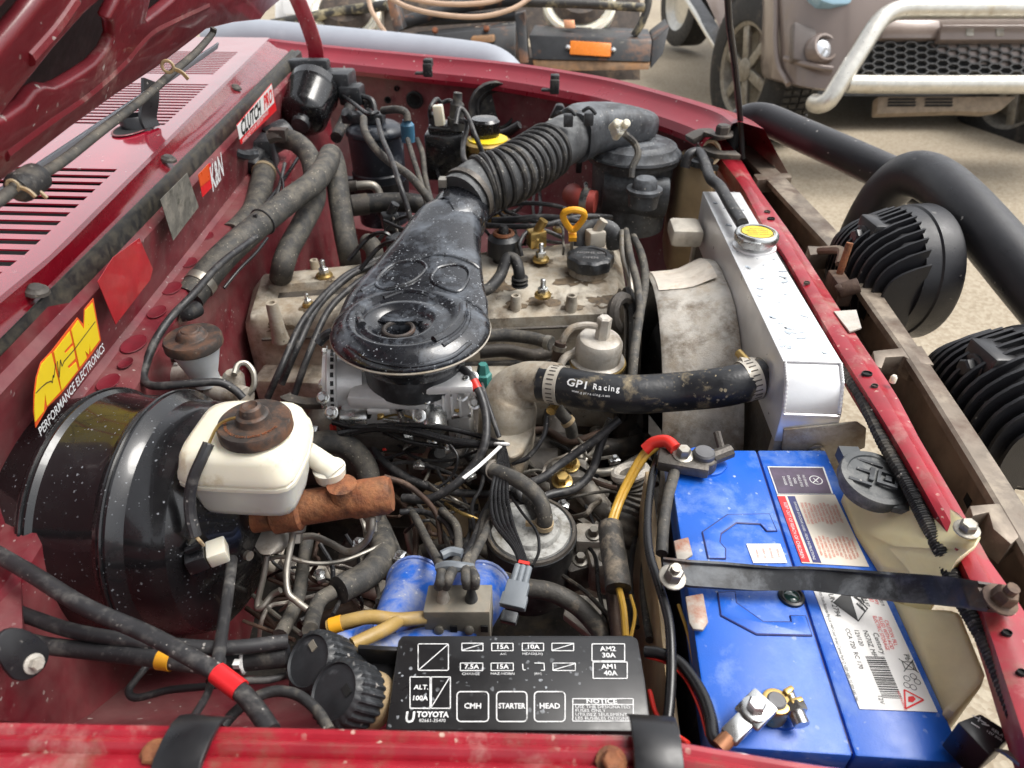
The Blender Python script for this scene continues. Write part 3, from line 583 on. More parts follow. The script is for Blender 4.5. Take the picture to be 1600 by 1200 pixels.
# ---- engine block mass below
eb = Thing('engine_block', 'oily dark engine block and gearbox below the cylinder head', 'engine block')
mb = MB(); mb.box((-.16, .97, -.36), (.54, .26, .32)); eb.add('block', mb, M['cast_d'], bevel=.015, seg=3)
mb = MB(); mb.box((-.17, .95, -.175), (.57, .235, .07)); eb.add('cylinder_head', mb, M['cream'], bevel=.008)
mb = MB(); mb.lathe((-.43, .95, -.38), (-1, 0, 0), [(0, .18), (.12, .17), (.2, .10), (.4, .09)], 24); eb.add('bell_housing', mb, M['cast_d'])
mb = MB(); mb.box((-.16, .95, -.50), (.5, .22, .1)); eb.add('sump', mb, M['cast_d'], bevel=.02)
for i in range(9):
    c = V((-.40+.06*i, .815, -.20)); mb = MB(); mb.bolt(c, (0, -1, 0), .007, .008); eb.add('head_bolt', mb, M['zinc_d'])
mb = MB()
for x in (-.34, -.22, -.10, .02): mb.tube([(x, .84, -.19), (x, .78, -.20), (x*.6-.04, .72, -.19)], .024, 12)
mb.tube([(-.36, .72, -.20), (.02, .72, -.20)], .034, 14); eb.add('intake_manifold', mb, M['cast_d'])
mb = MB(); mb.box((.125, .93, -.30), (.03, .24, .36)); eb.add('timing_cover', mb, M['cast_d'], bevel=.006)
# ---- valve cover
vc = Thing('valve_cover', 'long dirty cream valve cover with dark oil grime on top', 'valve cover')
nl, nr_, bl, br = pz(374, 498, -.06), pz(985, 470, -.035), pz(398, 424, -.055), pz(968, 366, -.03)
N_ = 40; rows = []
for i in range(N_+1):
    s_ = i/N_; a = nl.lerp(nr_, s_); b = bl.lerp(br, s_); e = min(s_, 1-s_); endr = min(1, e/.03); dz = -.018*(1-math.sqrt(max(0, 1-(1-endr)**2))); ins = .012*(1-endr)
    g = -.013 if .05 < s_ < .33 else 0
    if .33 <= s_ < .40: g = -.013*(1-(s_-.33)/.07)
    sh = .0 if s_ < .52 else -.012*min(1, (s_-.52)/.05)      # right half: lower shoulder with bosses
    a = a+V((0, ins, 0)); b = b-V((0, ins, 0)); d = b-a
    prof = [(-.06, -.10), (-.05, -.045), (-.02, -.018), (.0, -.006+sh), (.05, .0+sh), (.14, .0+sh*.9), (.22, 0+sh*.3), (.30, 0), (.36, 0), (.39, g), (.60, g), (.64, 0), (.85, 0), (.95, -.003), (1.0, -.012), (1.04, -.045), (1.05, -.10)]
    rows.append([a+d*q+UP*(h+dz) for q, h in prof])
x0 = rows[0][0].x
mb = MB(); mb.loft(rows, closed=False, caps=False)
mb_vc = mb; mb.add(rows[0], [list(range(len(rows[0])))]); mb.add(rows[-1], [list(range(len(rows[0])-1, -1, -1))]); vcb = vc.add('casting', mb, M['cream'], angle=40)
mb = MB(); q = [r[9]+UP*.0012 for r in rows[3:13]]+[r[10]+UP*.0012 for r in rows[12:2:-1]]; mb.prism(q, UP*.0004); vc.add('oily_recess', mb, M['cast_d'], parent=vcb)
mb = MB(); mb.add([pz(772, 378, -.0285), pz(872, 372, -.0285), pz(872, 392, -.0285), pz(830, 420, -.0285), pz(772, 425, -.0285)], [(0, 1, 2, 3, 4)])
for u, v, z, k in ((507, 432, -.052, 1), (845, 406, -.03, 1), (848, 462, -.036, 1), (482, 478, -.055, .7), (872, 360, -.03, .7)):
    c, r = anchor(u, v, z, 26*k); mb = MB(); mb.lathe(c-UP*.001, UP, [(0, r), (.004, r*1.02), (.007, r*.85), (.007, .4*r)], 20); s1 = vc.add('stud_washer', mb, M['brass'], parent=vcb)
    mb = MB(); mb.lathe(c+UP*.006, UP, [(0, r*.62), (r*.6, r*.62), (r*.68, r*.5)], 6); vc.add('nut', mb, M['zinc'], parent=s1)
    mb = MB(); h_ = r*1.7; mb.lathe(c+UP*.006, UP, [(0, r*.3)]+[(r*.6+h_*j/12*.7, r*(.3 if j % 2 else .34)) for j in range(12)]+[(h_*1.05, r*.15)], 12); vc.add('stud', mb, M['zinc'], parent=s1)
for u, v, z, w_, h_, dx in ((433, 506, -.052, 19, .036, -.004), (492, 416, -.05, 13, .012, 0), (806, 474, -.046, 16, .014, 0), (893, 474, -.044, 17, .014, 0), (565, 472, -.06, 16, .02, 0)):
    c, r = anchor(u, v, z, w_); mb = MB(); mb.lathe(c-UP*.03, V((dx*4, 0, 1)), [(0, r*1.5), (.022, r*1.15), (.03+h_*.8, r), (.03+h_, r*.92), (.03+h_, r*.55), (.02+h_, r*.5), (.02+h_, 0)], 18); vc.add('boss', mb, M['cream'], parent=vcb)
GR = mat('baked_oil_sludge', (.10, .072, .046), .55, var=.5, vs=120, dust=(.26, .19, .11), da=.45, ds=90, soft=.35, bump=.5, bs=400)
vc_at = caster(mb_vc)
random.seed(5)
for u, v, a_, b_ in ((848, 468, 30, 13), (845, 410, 24, 8), (507, 434, 20, 6), (482, 482, 18, 8), (905, 436, 42, 14), (805, 478, 22, 9), (780, 448, 26, 12), (893, 478, 20, 9), (940, 470, 26, 12), (435, 512, 24, 9), (770, 395, 26, 8)):
    ring = []
    for k in range(26):
        t_ = 2*math.pi*k/26; r = 1+random.uniform(-.28, .28)+.2*math.sin(3*t_+u); q = vc_at(u+a_*math.cos(t_)*r*.8, v+b_*math.sin(t_)*r*.8, .0012)
        if q is not None: ring.append(q)
    c_ = vc_at(u, v, .0014)
    if c_ is None or len(ring) < 8: continue
    mb = MB(); mb.add([c_]+ring, [(0, i+1, (i+1) % len(ring)+1) for i in range(len(ring))]); vc.add('oil_stain', mb, GR, parent=vcb)
mb = MB(); mb.tube([r[1]+V((0, -.002, .012)) for r in rows[2:-2:6]]+[rows[-3][1]+V((0, -.002, .012))], .003, 6, 2); vc.add('gasket_lip', mb, M['cast_d'], parent=vcb)
mb = MB(); mb.tube([r[0]+V((0, -.001, .004)) for r in rows[1:-1:6]]+[rows[-2][0]+V((0, -.001, .004))], .006, 8, 2); vc.add('gasket', mb, M['rubber'], parent=vcb)
# oil filler cap
oc = Thing('oil_filler_cap', 'black knurled oil filler cap on the valve cover', 'oil cap')
c, r = anchor(921, 418, -.028, 72); n = 18
mb = MB(); rings = []
for t_, k in ((0, .80), (.004, .96), (.014, 1.0), (.021, .97), (.024, .86), (.024, .70), (.0215, .66), (.0215, .0)):
    rings.append([c+UP*t_+V((math.cos(2*math.pi*j/72), math.sin(2*math.pi*j/72), 0))*r*k*(1+(.05*math.cos(2*math.pi*j/72*9) if k > .85 else 0)) for j in range(72)])
mb.loft(rings); ocb = oc.add('cap', mb, M['black'])
mb = MB(); mb.text('ENGINE OIL', MX(c+UP*.0222+V((0, r*.25, 0)), (1, 0, 0), (0, 1, 0)), r*.26); mb.text('OPEN', MX(c+UP*.0222-V((0, r*.25, 0)), (1, 0, 0), (0, 1, 0)), r*.26); oc.add('lettering', mb, M['grey_s'], parent=ocb)
mb = MB(); mb.lathe(c-UP*.012, UP, [(0, r*.95), (.014, r*.8)], 24); oc.add('neck', mb, M['cream'])
# breather elbow + hose
be = Thing('breather_elbow', 'black rubber breather elbow plugged into the valve cover', 'elbow')
mb = MB(); mb.tube(P3([(812, 448, -.03), (811, 425, -.005), (806, 408, .008), (797, 402, .012), (790, 408, .008), (782, 430, -.008), (765, 450, -.016), (748, 456, -.016)]), .009, 12); be.add('elbow', mb, M['rubber'])
c = pz(812, 448, -.03); mb = MB()
for j in range(3): mb.lathe(c+UP*(.002+.006*j), UP, [(0, .0125), (.0015, .0135), (.003, .0125)], 18)
be.add('collar', mb, M['rubber'])
# ---- air intake hat on the carburettor
ah = Thing('air_intake_hat', 'spotted black air intake hat with embossed lid over the carburettor', 'air intake')
c = pz(642, 508, .045); R = .094
prof = [(-.048, .062), (-.03, .070), (-.018, .086), (-.008, .094), (-.004, .097), (.000, .096), (.006, .090), (.013, .080), (.016, .070), (.0155, .063), (.012, .057), (.0115, .052), (.0145, .046), (.0142, .040), (.006, .030), (.0, .024), (.0015, .0205), (.002, .015), (-.003, .013), (-.012, .012), (-.012, .0005)]
bore = pz(623, 517, .046)-c; bore.z = 0
rings = []
for h_, r in prof:
    k = 0 if r > .085 or h_ < -.02 and r > .05 else min(1, (.085-r)/.055)
    rings.append([c+bore*k+V((math.cos(2*math.pi*j/72)*r, math.sin(2*math.pi*j/72)*r, h_)) for j in range(72)])
mb = MB(); mb.loft(rings); mb_lid = mb; lid = ah.add('lid', mb, M['hat'], angle=60)
# duct
pth = [c+V((0, .0, -.004)), c+V((-.003, .06, .004)), c+V((.000, .13, .012)), c+V((.004, .20, .020)), c+V((.010, .27, .028)), pz(712, 333, .076), pz(724, 312, .083), pz(745, 293, .091)]
wd = [.095, .092, .076, .062, .052, .046, .043, .041]; ht = [.018, .020, .026, .034, .040, .043, .043, .043]
PP = smooth(pth, 5); rings = []
for i, p in enumerate(PP):
    s_ = i/(len(PP)-1)*(len(wd)-1); j = min(int(s_), len(wd)-2); f_ = s_-j; w_ = wd[j]+(wd[j+1]-wd[j])*f_; h_ = ht[j]+(ht[j+1]-ht[j])*f_
    ex = 3.2-1.2*i/(len(PP)-1); ring = []
    tg = (PP[min(i+1, len(PP)-1)]-PP[max(i-1, 0)]).normalized(); sx_ = tg.cross(UP).normalized(); nn = sx_.cross(tg)
    for k in range(40):
        a = 2*math.pi*k/40; ca, sa_ = math.cos(a), math.sin(a); rr = (abs(ca)**ex+abs(sa_)**ex)**(-1/ex)
        ring.append(p+sx_*ca*rr*w_+nn*sa_*rr*h_*(.85 if sa_ > 0 else 1.0)-UP*h_*.25)
    rings.append(ring)
mb = MB(); mb.loft(rings); mb_duct = mb; duct = ah.add('duct', mb, M['hat'], angle=60)
hat_at = caster(mb_lid, mb_duct)
def on_hat(px_, lift): return [q for q in (hat_at(u, v, lift) for u, v in px_) if q is not None]
def dens(px_, n=4, closed=False): return [(q.x, q.y) for q in smooth([V((u, v, 0)) for u, v in px_], n, closed)]
for pts in ([(588, 443), (600, 425), (620, 412), (653, 408), (666, 420), (645, 440), (615, 450), (597, 451)], [(675, 440), (680, 424), (690, 417), (716, 414), (732, 425), (728, 444), (712, 456)]):
    mb = MB(); mb.tube(on_hat(dens(pts, 3, True), .0), .0026, 8, 2, closed=True); ah.add('embossed_outline', mb, M['hat'], parent=duct)
for pts in ([(640, 408), (670, 399), (700, 399), (735, 410), (754, 425)], [(565, 455), (590, 440)]):
    mb = MB(); mb.tube(on_hat(dens(pts, 3), .0), .0028, 8, 2); ah.add('pressed_ridge', mb, M['hat'], parent=duct)
for pts, r_ in (([(724, 476), (723, 492), (714, 508), (698, 522), (678, 532)], .0055), ([(730, 478), (732, 500), (718, 522), (692, 540)], .003), ([(566, 482), (561, 494), (566, 508)], .005), ([(600, 466), (630, 456), (660, 458), (680, 468)], .0035), ([(545, 540), (580, 562), (640, 572), (700, 560), (735, 535)], .003)):
    mb = MB(); mb.tube(on_hat(dens(pts, 4), -.001), r_, 10, 2); ah.add('pressed_rib', mb, M['hat'], parent=lid)
mb = MB(); mb.ring(c-UP*.006, UP, .0955, .0022, 64, 6); ah.add('rim_seam', mb, M['alu_d'], parent=lid)
mb = MB(); mb.ring(c+bore+UP*.003, UP, .0175, .003, 32, 8); ah.add('bore_washer', mb, M['capr'], parent=lid)
mb = MB(); mb.lathe(c-UP*.085, UP, [(0, .052), (.01, .062), (.045, .064)], 40); ah.add('neck', mb, M['black'])
# wing clip at left
mb = MB(); q = pz(505, 528, .03); mb.tube([q+V((.03, .0, .004)), q+V((.012, 0, .008)), q, q+V((-.006, -.004, -.006))], .006, 8); ah.add('clip', mb, M['black'])
# ---- corrugated intake hose
ih = Thing('corrugated_intake_hose', 'dusty black corrugated intake hose from hat to air cleaner', 'intake hose')
pts = [pz(720, 315, .082), pz(748, 291, .092), pz(790, 276, .10), pz(830, 253, .108), pz(868, 228, .115), pz(908, 205, .12)]
r0 = .0445
def rf(t):
    if t < .16: return r0*.98
    if t > .78: return r0*.95
    return r0*(.97+.10*abs(math.sin((t-.16)/.62*math.pi*11.0))**.6)
mb = MB(); mb.tube(pts, r0*.96, 32, sub=10); ih.add('hose', mb, M['rubber_g'], angle=70)
SQ = smooth(pts, 40)
for j in range(12):
    k_ = int(len(SQ)*(.235+.50*j/11)); mb = MB(); mb.ring(SQ[k_], SQ[k_+1]-SQ[k_-1], r0*.965, .0052, 36, 8); ih.add('rib', mb, M['rubber'])
for t_, n_ in ((pts[0].lerp(pts[1], .35), pts[1]-pts[0]), (pts[4].lerp(pts[5], .6), pts[5]-pts[4])):
    mb = MB(); mb.band(t_, n_, r0*.99, .010, .0025, 32); hcl = ih.add('hose_clamp', mb, M['cast_d'])
    mb = MB(); mb.box(t_+V((-.035, -.012, .026)), (.012, .018, .012)); ih.add('clamp_screw', mb, M['zinc_d'], parent=hcl)
# ---- air cleaner
ac = Thing('air_cleaner', 'round black air cleaner housing at the far front corner', 'air cleaner')
c = pz(992, 226, .085); R = size(138, c)/2
mb = MB(); mb.lathe(c, UP, [(-.16, R*.86), (-.03, R*.93), (-.028, R*1.03), (-.012, R*1.05), (-.008, R*1.0), (.002, R*.93), (.004, R*.80), (.008, R*.75), (.008, R*.5), (.012, R*.45), (.012, 0)], 48); bod = ac.add('canister', mb, M['black_dusty'])
mb = MB(); mb.ring(c-UP*.016, UP, R*1.05, .004, 48, 6); ac.add('lid_seam', mb, M['black'], parent=bod)
# outlet box to hose
o0 = pts[-1]; sec = []
for p, w_, h_ in ((pz(893, 214, .12), .043, .043), (pz(915, 202, .122), .046, .044), (pz(945, 195, .122), .062, .038), (pz(975, 192, .118), .066, .034), (pz(995, 190, .112), .05, .026)):
    ring = []
    tg = V((.62, .78, 0)).normalized(); sx_ = tg.cross(UP)
    for k in range(28):
        a = 2*math.pi*k/28; ca, sa_ = math.cos(a), math.sin(a); rr = (abs(ca)**3.4+abs(sa_)**3.4)**(-1/3.4); ring.append(p+sx_*ca*rr*w_+UP*sa_*rr*h_)
    sec.append(ring)
mb = MB(); mb.loft(sec); obx = ac.add('outlet_box', mb, M['black_dusty'], angle=40)
mb = MB(); mb.box((0, 0, 0), (.15, .135, .008), MX(pz(950, 205, .093), (.62, .78, 0), (-.78, .62, 0))); ac.add('box_flange', mb, M['black_dusty'], bevel=.003, parent=obx)
for u, v in ((888, 188), (920, 186)):
    q = pz(u, v, .165); mb = MB(); mb.box(q, (.016, .012, .02)); mb.tube([q+V((-.012, 0, .012)), q+V((0, 0, .018)), q+V((.012, 0, .008))], .0035, 6); ac.add('clip', mb, M['black'], bevel=.002)
for u, v, w_ in ((905, 250, 16), (1035, 255, 14)):
    q = pz(u, v, .05); mb = MB(); mb.box(q, (.012, .014, .05)); ac.add('latch', mb, M['black_clean'], bevel=.003)
# intake snout & diaphragm
mb = MB(); sec = []
for p, w_, h_ in ((pz(940, 300, .0), .05, .05), (pz(975, 305, .0), .055, .05), (pz(1005, 308, .0), .05, .045), (pz(1040, 310, .0), .042, .04)):
    sec.append([p+V((0, .9, -.35)).normalized()*math.cos(2*math.pi*k/20)*w_+UP*math.sin(2*math.pi*k/20)*h_ for k in range(20)])
mb.loft(sec); ac.add('snout', mb, M['black_dusty'], angle=60)
c2, r2 = anchor(1007, 296, .055, 50); mb = MB(); mb.lathe(c2, UP, [(-.03, r2*.9), (-.006, r2*1.0), (-.004, r2*1.12), (.002, r2*1.12), (.004, r2*.8), (.016, r2*.72), (.02, r2*.6), (.022, 0)], 28); ac.add('vacuum_diaphragm', mb, M['black_dusty'])
mb = MB(); mb.tube(P3([(974, 208, .15), (990, 222, .125), (997, 240, .11), (988, 262, .09), (986, 278, .075)]), .006, 8); ac.add('vacuum_hose', mb, M['rubber_d'])
c3, r3 = anchor(966, 202, .165, 28); mb = MB()
mb.lathe(c3, (.2, -.7, .7), [(-.01, r3*.7), (.012, r3*.7), (.012, r3*.4)], 16)
for a in (0.5, 2.6, 4.6): mb.lathe(c3+V((math.cos(a)*r3*.6, 0, math.sin(a)*r3*.6)), (.2, -.7, .5), [(-.006, r3*.5), (.016, r3*.45), (.018, r3*.3)], 14)
ac.add('white_valve', mb, M['poly'])
# bracket + relay near corner
cb = Thing('apron_bracket', 'small black bracket bolted to the far apron', 'bracket')
q = pz(872, 200, .08); mb = MB(); mb.prism([q+V((x, 0, z)) for x, z in ((-.022, -.04), (.022, -.04), (.018, .028), (.008, .045), (-.006, .045), (-.018, .02))], V((0, .02, 0))); cb.add('plate', mb, M['black_clean'], bevel=.004)
mb = MB(); mb.bolt(q+V((0, -.001, .026)), (0, -1, .2), .006, .006); cb.add('bolt', mb, M['black'])
rl = Thing('corner_relay', 'small black relay with red wire beside the air cleaner', 'relay')
q = pz(1063, 205, .085); mb = MB(); mb.box(q, (.034, .028, .046)); rl.add('body', mb, M['black_clean'], bevel=.003)
mb = MB(); mb.tube([q+V((0, -.01, -.02)), q+V((.004, -.02, -.05)), q+V((.01, -.02, -.09))], .0045, 6); rl.add('wire', mb, M['wire_r'])
mb = MB(); mb.lathe(pz(1101, 190, .10), UP, [(0, .012), (.014, .012), (.016, .015), (.024, .015), (.026, .011)], 12); rl2 = Thing('rubber_stop', 'brown rubber height stop on the far end of the red beam', 'rubber stop'); rl2.add(None, mb, M['capr'])
# hose clamp elbow (red silicone)
rh = Thing('red_silicone_elbow', 'short red silicone sleeve with steel clamp under the air cleaner', 'hose')
q = pz(906, 312, .0); mb = MB(); mb.tube([q+V((-.015, .03, 0)), q, q+V((.03, -.01, 0))], .021, 18); rh.add('sleeve', mb, mat('faded_red_silicone', (.40, .07, .055), .5, var=.2))
mb = MB(); mb.band(q+V((.012, -.004, 0)), (1, -.4, 0), .0212, .014, .002, 28); rh.add('clamp', mb, M['zinc'])
mb = MB(); mb.cyl(q+V((.01, -.012, .025)), q+V((.01, .012, .027)), .004, n=10); rh.add('clamp_screw', mb, M['zinc'])
# ---- carburettor
cb = Thing('carburettor', 'bright new silver carburettor below the black intake hat', 'carburettor')
cc = pz(625, 640, -.06)     # body centre seen from near side
def cbx(name, u, v, z, d, m='silver', bev=.004, rot=0, lab=None):
    q = pz(u, v, z); mb = MB(); mb.box((0, 0, 0), d, RZ(q, rot)); return cb.add(name, mb, M[m], bevel=bev, label=lab)
def ccy(name, a, b, r, m='silver', n=20, r1=None, bev=0):
    mb = MB(); mb.cyl(pz(*a), pz(*b), r, r1, n); return cb.add(name, mb, M[m], bevel=bev)
cbx('float_bowl', 697, 618, -.045, (.062, .05, .045), bev=.006, rot=.12)
cbx('air_horn', 612, 610, -.035, (.10, .06, .018), bev=.006)
cbx('throttle_body', 605, 672, -.10, (.11, .06, .03), 'cast_d', bev=.006)
cbx('main_body', 600, 632, -.07, (.10, .06, .035), bev=.008)
cbx('bowl_cover', 700, 594, -.012, (.06, .045, .012), bev=.003, rot=.12)
for j in range(4): cbx('bowl_rib', 680+13*j, 632+j, -.04, (.003, .006, .03), 'silver', .001, .12)
for a_, b_, r_, m_ in (((575, 640, -.05), (610, 640, -.05), .006, 'silver'), ((640, 625, -.04), (652, 648, -.055), .007, 'silver'), ((625, 640, -.05), (632, 660, -.07), .005, 'zinc'), ((560, 640, -.06), (560, 668, -.08), .006, 'silver'), ((705, 648, -.06), (735, 645, -.06), .006, 'zinc'), ((655, 672, -.085), (690, 684, -.09), .004, 'zinc'), ((585, 690, -.11), (640, 700, -.12), .005, 'cast_d'), ((715, 676, -.09), (720, 700, -.11), .005, 'zinc'), ((600, 655, -.07), (640, 660, -.07), .0035, 'zinc'), ((740, 612, -.03), (752, 618, -.03), .007, 'silver'), ((665, 590, -.005), (668, 600, -.02), .009, 'silver'), ((540, 625, -.06), (565, 630, -.06), .008, 'silver')): ccy('barrel', a_, b_, r_, m_)
mb = MB(); mb.strip(P3([(600, 662, -.08), (628, 668, -.075), (640, 690, -.085), (632, 700, -.095)]), .010, .0018, UP); cb.add('cam_plate', mb, M['zinc'])
mb = MB(); mb.tube(P3([(590, 655, -.07), (620, 648, -.06), (650, 655, -.06), (668, 664, -.065)]), .0016, 6); cb.add('link_rod', mb, M['brass'])
mb = MB(); mb.tube([pz(640, 690, -.1)+V((.0018*i, .004*math.cos(i*1.6), .004*math.sin(i*1.6))) for i in range(18)], .0011, 6, 3); cb.add('return_spring', mb, M['zinc'])
for u, v, z in ((575, 625, -.04), (595, 650, -.055), (640, 612, -.02), (668, 628, -.03), (728, 592, -.006), (690, 586, -.006), (715, 640, -.05), (610, 618, -.025)):
    mb = MB(); mb.lathe(pz(u, v, z), (0, -.4, 1), [(0, .0045), (.002, .0042), (.003, .003), (.0025, 0)], 14); cb.add('screw', mb, M['brass'] if u % 2 else M['zinc'])
# choke housing on the left: disc facing left
mb = MB(); q = pz(528, 595, -.035); mb.lathe(q, (-1, -.25, .12), [(-.03, .030), (.0, .034), (.002, .040), (.012, .040), (.014, .036), (.018, .034), (.018, .026), (.014, .024), (.014, 0)], 36); ck = cb.add('choke_housing', mb, M['silver'])
mb = MB()
for j in range(24):
    a = 2*math.pi*j/24; x_, y_, a_ = frame((-1, -.25, .12)); mb.box((0, 0, 0), (.001, .004, .006), MX(q+(x_*math.cos(a)+y_*math.sin(a))*.0405+a_*.006, x_*math.cos(a)+y_*math.sin(a), a_))
cb.add('choke_marks', mb, M['black_s'], parent=ck, stuff=True)
for a in (.4, 2.4, 4.4):
    x_, y_, a_ = frame((-1, -.25, .12)); mb = MB(); mb.bolt(q+(x_*math.cos(a)+y_*math.sin(a))*.038+a_*.012, a_, .005, .006); cb.add('screw', mb, M['zinc'], parent=ck)
ccy('green_spring_seat', (550, 572, -.03), (556, 610, -.055), .008, 'green')
ccy('linkage_rod', (556, 600, -.05), (556, 640, -.07), .002, 'zinc', 8)
mb = MB(); mb.strip(P3([(447, 622, -.05), (452, 628, -.052), (480, 634, -.055), (512, 634, -.055)]), .014, .008, UP); cb.add('throttle_arm', mb, M['cast_d'], bevel=.002)
for u, v in ((508, 600), (505, 622), (518, 645), (738, 590), (742, 630), (722, 618), (655, 650)):
    mb = MB(); mb.bolt(pz(u, v, -.03), (0, -.7, .7), .0055, .006); cb.add('screw', mb, M['zinc'])
ccy('idle_solenoid', (533, 654, -.07), (575, 652, -.07), .0125, 'zinc', 24, bev=.001)
q = pz(677, 645, -.055); mb = MB(); mb.lathe(q, (.12, -.85, -.35), [(-.03, .017), (.0, .0165), (.004, .0175), (.024, .017), (.026, .014), (.026, .009), (.0255, 0)], 28); cb.add('fuel_cut_solenoid', mb, M['zinc'])
mb = MB(); mb.lathe(q+V((.008, .03, .024)), (0, -.3, 1), [(-.01, .018), (.008, .02), (.012, .016), (.012, 0)], 6); cb.add('fuel_inlet_nut', mb, M['silver'])
cbx('accelerator_pump', 658, 612, -.03, (.03, .03, .025), bev=.006); cbx('lever_bracket', 620, 668, -.1, (.05, .006, .03), 'zinc', .001, .3)
cbx('link_plate', 640, 682, -.10, (.02, .004, .04), 'zinc', .001, -.5)
mb = MB(); mb.tube(P3([(575, 652, -.068), (583, 633, -.05), (605, 627, -.045), (650, 632, -.045)]), .0035, 8); cb.add('solenoid_wire', mb, M['wire'])
mb = MB(); mb.lathe(pz(690, 716, -.12), (0, -.4, 1), [(-.04, .004), (-.01, .005), (-.008, .016), (.004, .018), (.010, .012), (.016, .008), (.016, 0)], 20); cb.add('dashpot', mb, M['rubber'])
for u, v in ((600, 694), (520, 670)):
    mb = MB(); mb.tube(P3([(u, v-7, -.10), (u+1, v+2, -.105), (u+2, v+9, -.11)]), .0045, 8); cb.add('vacuum_cap', mb, M['wire_r'])
for u, v, z, d in ((560, 625, -.07, (.05, .02, .02)), (575, 668, -.10, (.06, .02, .015)), (720, 655, -.08, (.03, .02, .05)), (735, 600, -.04, (.02, .02, .02)), (590, 680, -.12, (.04, .03, .02)), (655, 700, -.14, (.05, .02, .03)), (545, 690, -.13, (.05, .01, .01)), (480, 680, -.12, (.03, .02, .02))):
    cbx('linkage_block', u, v, z, d, random.choice(('silver', 'zinc')), .003, random.uniform(-.4, .4))
mb = MB(); q = pz(510, 680, -.12); mb.tube([q+V((.002*i, .006*math.cos(i*1.6), .006*math.sin(i*1.6))) for i in range(22)], .0013, 6, 3); cb.add('return_spring', mb, M['zinc'])
# ---- thermostat housing
th = Thing('thermostat_housing', 'cream cast thermostat housing joined to the radiator hose', 'thermostat housing')
mb = MB(); pts = P3([(790, 690, -.12), (793, 650, -.07), (800, 615, -.04), (820, 598, -.022), (850, 597, -.012), (872, 600, -.010)])
mb.tube(pts, .03, 22, rf=lambda t: .037 if t < .25 else (.037-.012*(t-.25)/.35 if t < .6 else .0255)); th.add('elbow', mb, M['cream'], angle=60)
q = pz(790, 655, -.075); mb = MB(); mb.prism([pz(u, v, -.072) for u, v in ((760, 622), (775, 585), (800, 580), (812, 610), (838, 640), (834, 672), (815, 710), (795, 718), (775, 690))], V((0, .012, -.02))); th.add('flange', mb, M['cream'], bevel=.006, seg=3)
mb = MB(); mb.prism([pz(u, v, -.10) for u, v in ((765, 680), (838, 660), (822, 720), (806, 752), (780, 745), (752, 735))], V((0, .03, -.05))); th.add('base', mb, M['cream'], bevel=.008, seg=3)
for u, v in ((790, 636), (776, 735)):
    mb = MB(); mb.bolt(pz(u, v, -.063), (0, -.6, .8), .0085, .008); th.add('bolt', mb, M['cast'])
mb = MB(); mb.lathe(pz(755, 580, -.06), UP, [(-.03, .011), (-.004, .012), (-.002, .009), (.006, .008), (.012, .006), (.012, 0)], 6); th.add('temperature_sender', mb, M['teal'])
# ---- radiator hose
hz = Thing('radiator_hose', 'thick mud spotted black radiator hose with white lettering', 'radiator hose')
pts = P3([(846, 598, -.010), (880, 603, -.006), (930, 612, .0), (990, 616, .004), (1060, 612, .008), (1120, 606, .014), (1170, 596, .022), (1222, 586, .03)])
y0_ = pz(1213, 588, .03).y; del pts[5]; pts[-2] = V((.243-.042, y0_-.014, .0235)); pts[-1] = V((.2425, y0_-.001, .03))
r_ = .0225; mb = MB(); mb.tube(pts, r_, 28, sub=10); hb = hz.add('hose', mb, mat('muddy_hose_rubber', (.014, .015, .018), .42, var=.3, dust=(.34, .27, .16), da=.44, ds=30, up=.0, spk=(.46, .38, .24), sa=.45, ss=210, bump=.2), angle=70)
for i, j, f_ in ((0, 1, .68), (5, 6, .62)):
    p = pts[i].lerp(pts[j], f_); ax = pts[j]-pts[i]; mb = MB(); mb.band(p, ax, r_*1.0, .0155, .0014, 36); cl_ = hz.add('hose_clamp', mb, M['alu_d'])
    x_, y_, a_ = frame(ax); mb = MB()
    for k in range(26):
        a = 2*math.pi*k/26; d_ = x_*math.cos(a)+y_*math.sin(a); mb.box((0, 0, 0), (.0006, .0014, .008), MX(p+d_*(r_+.0015), d_, a_.cross(d_), a_))
    hz.add('clamp_slots', mb, M['cast_d'], parent=cl_, stuff=True)
    s_ = p+(V((0, -.2, -1)) if i == 0 else V((-.2, .8, .7))).normalized()*(r_+.004); mb = MB(); mb.cyl(s_-y_*.010, s_+y_*.010, .005, n=12); mb.lathe(s_+y_*.01, y_, [(0, .006), (.005, .006)], 6); hz.add('clamp_screw', mb, M['brass'], parent=cl_)
p = pz(925, 596, .0); tg = (pz(950, 600, .0)-pz(905, 596, .0)).normalized(); ctr = pts[2]; nr0 = (EYE-ctr); nr0 = (nr0-tg*nr0.dot(tg)).normalized(); nr0 = (nr0+UP*.25).normalized(); nr0 = (nr0-tg*nr0.dot(tg)).normalized()
SP = smooth(pts, 10); mb = MB()
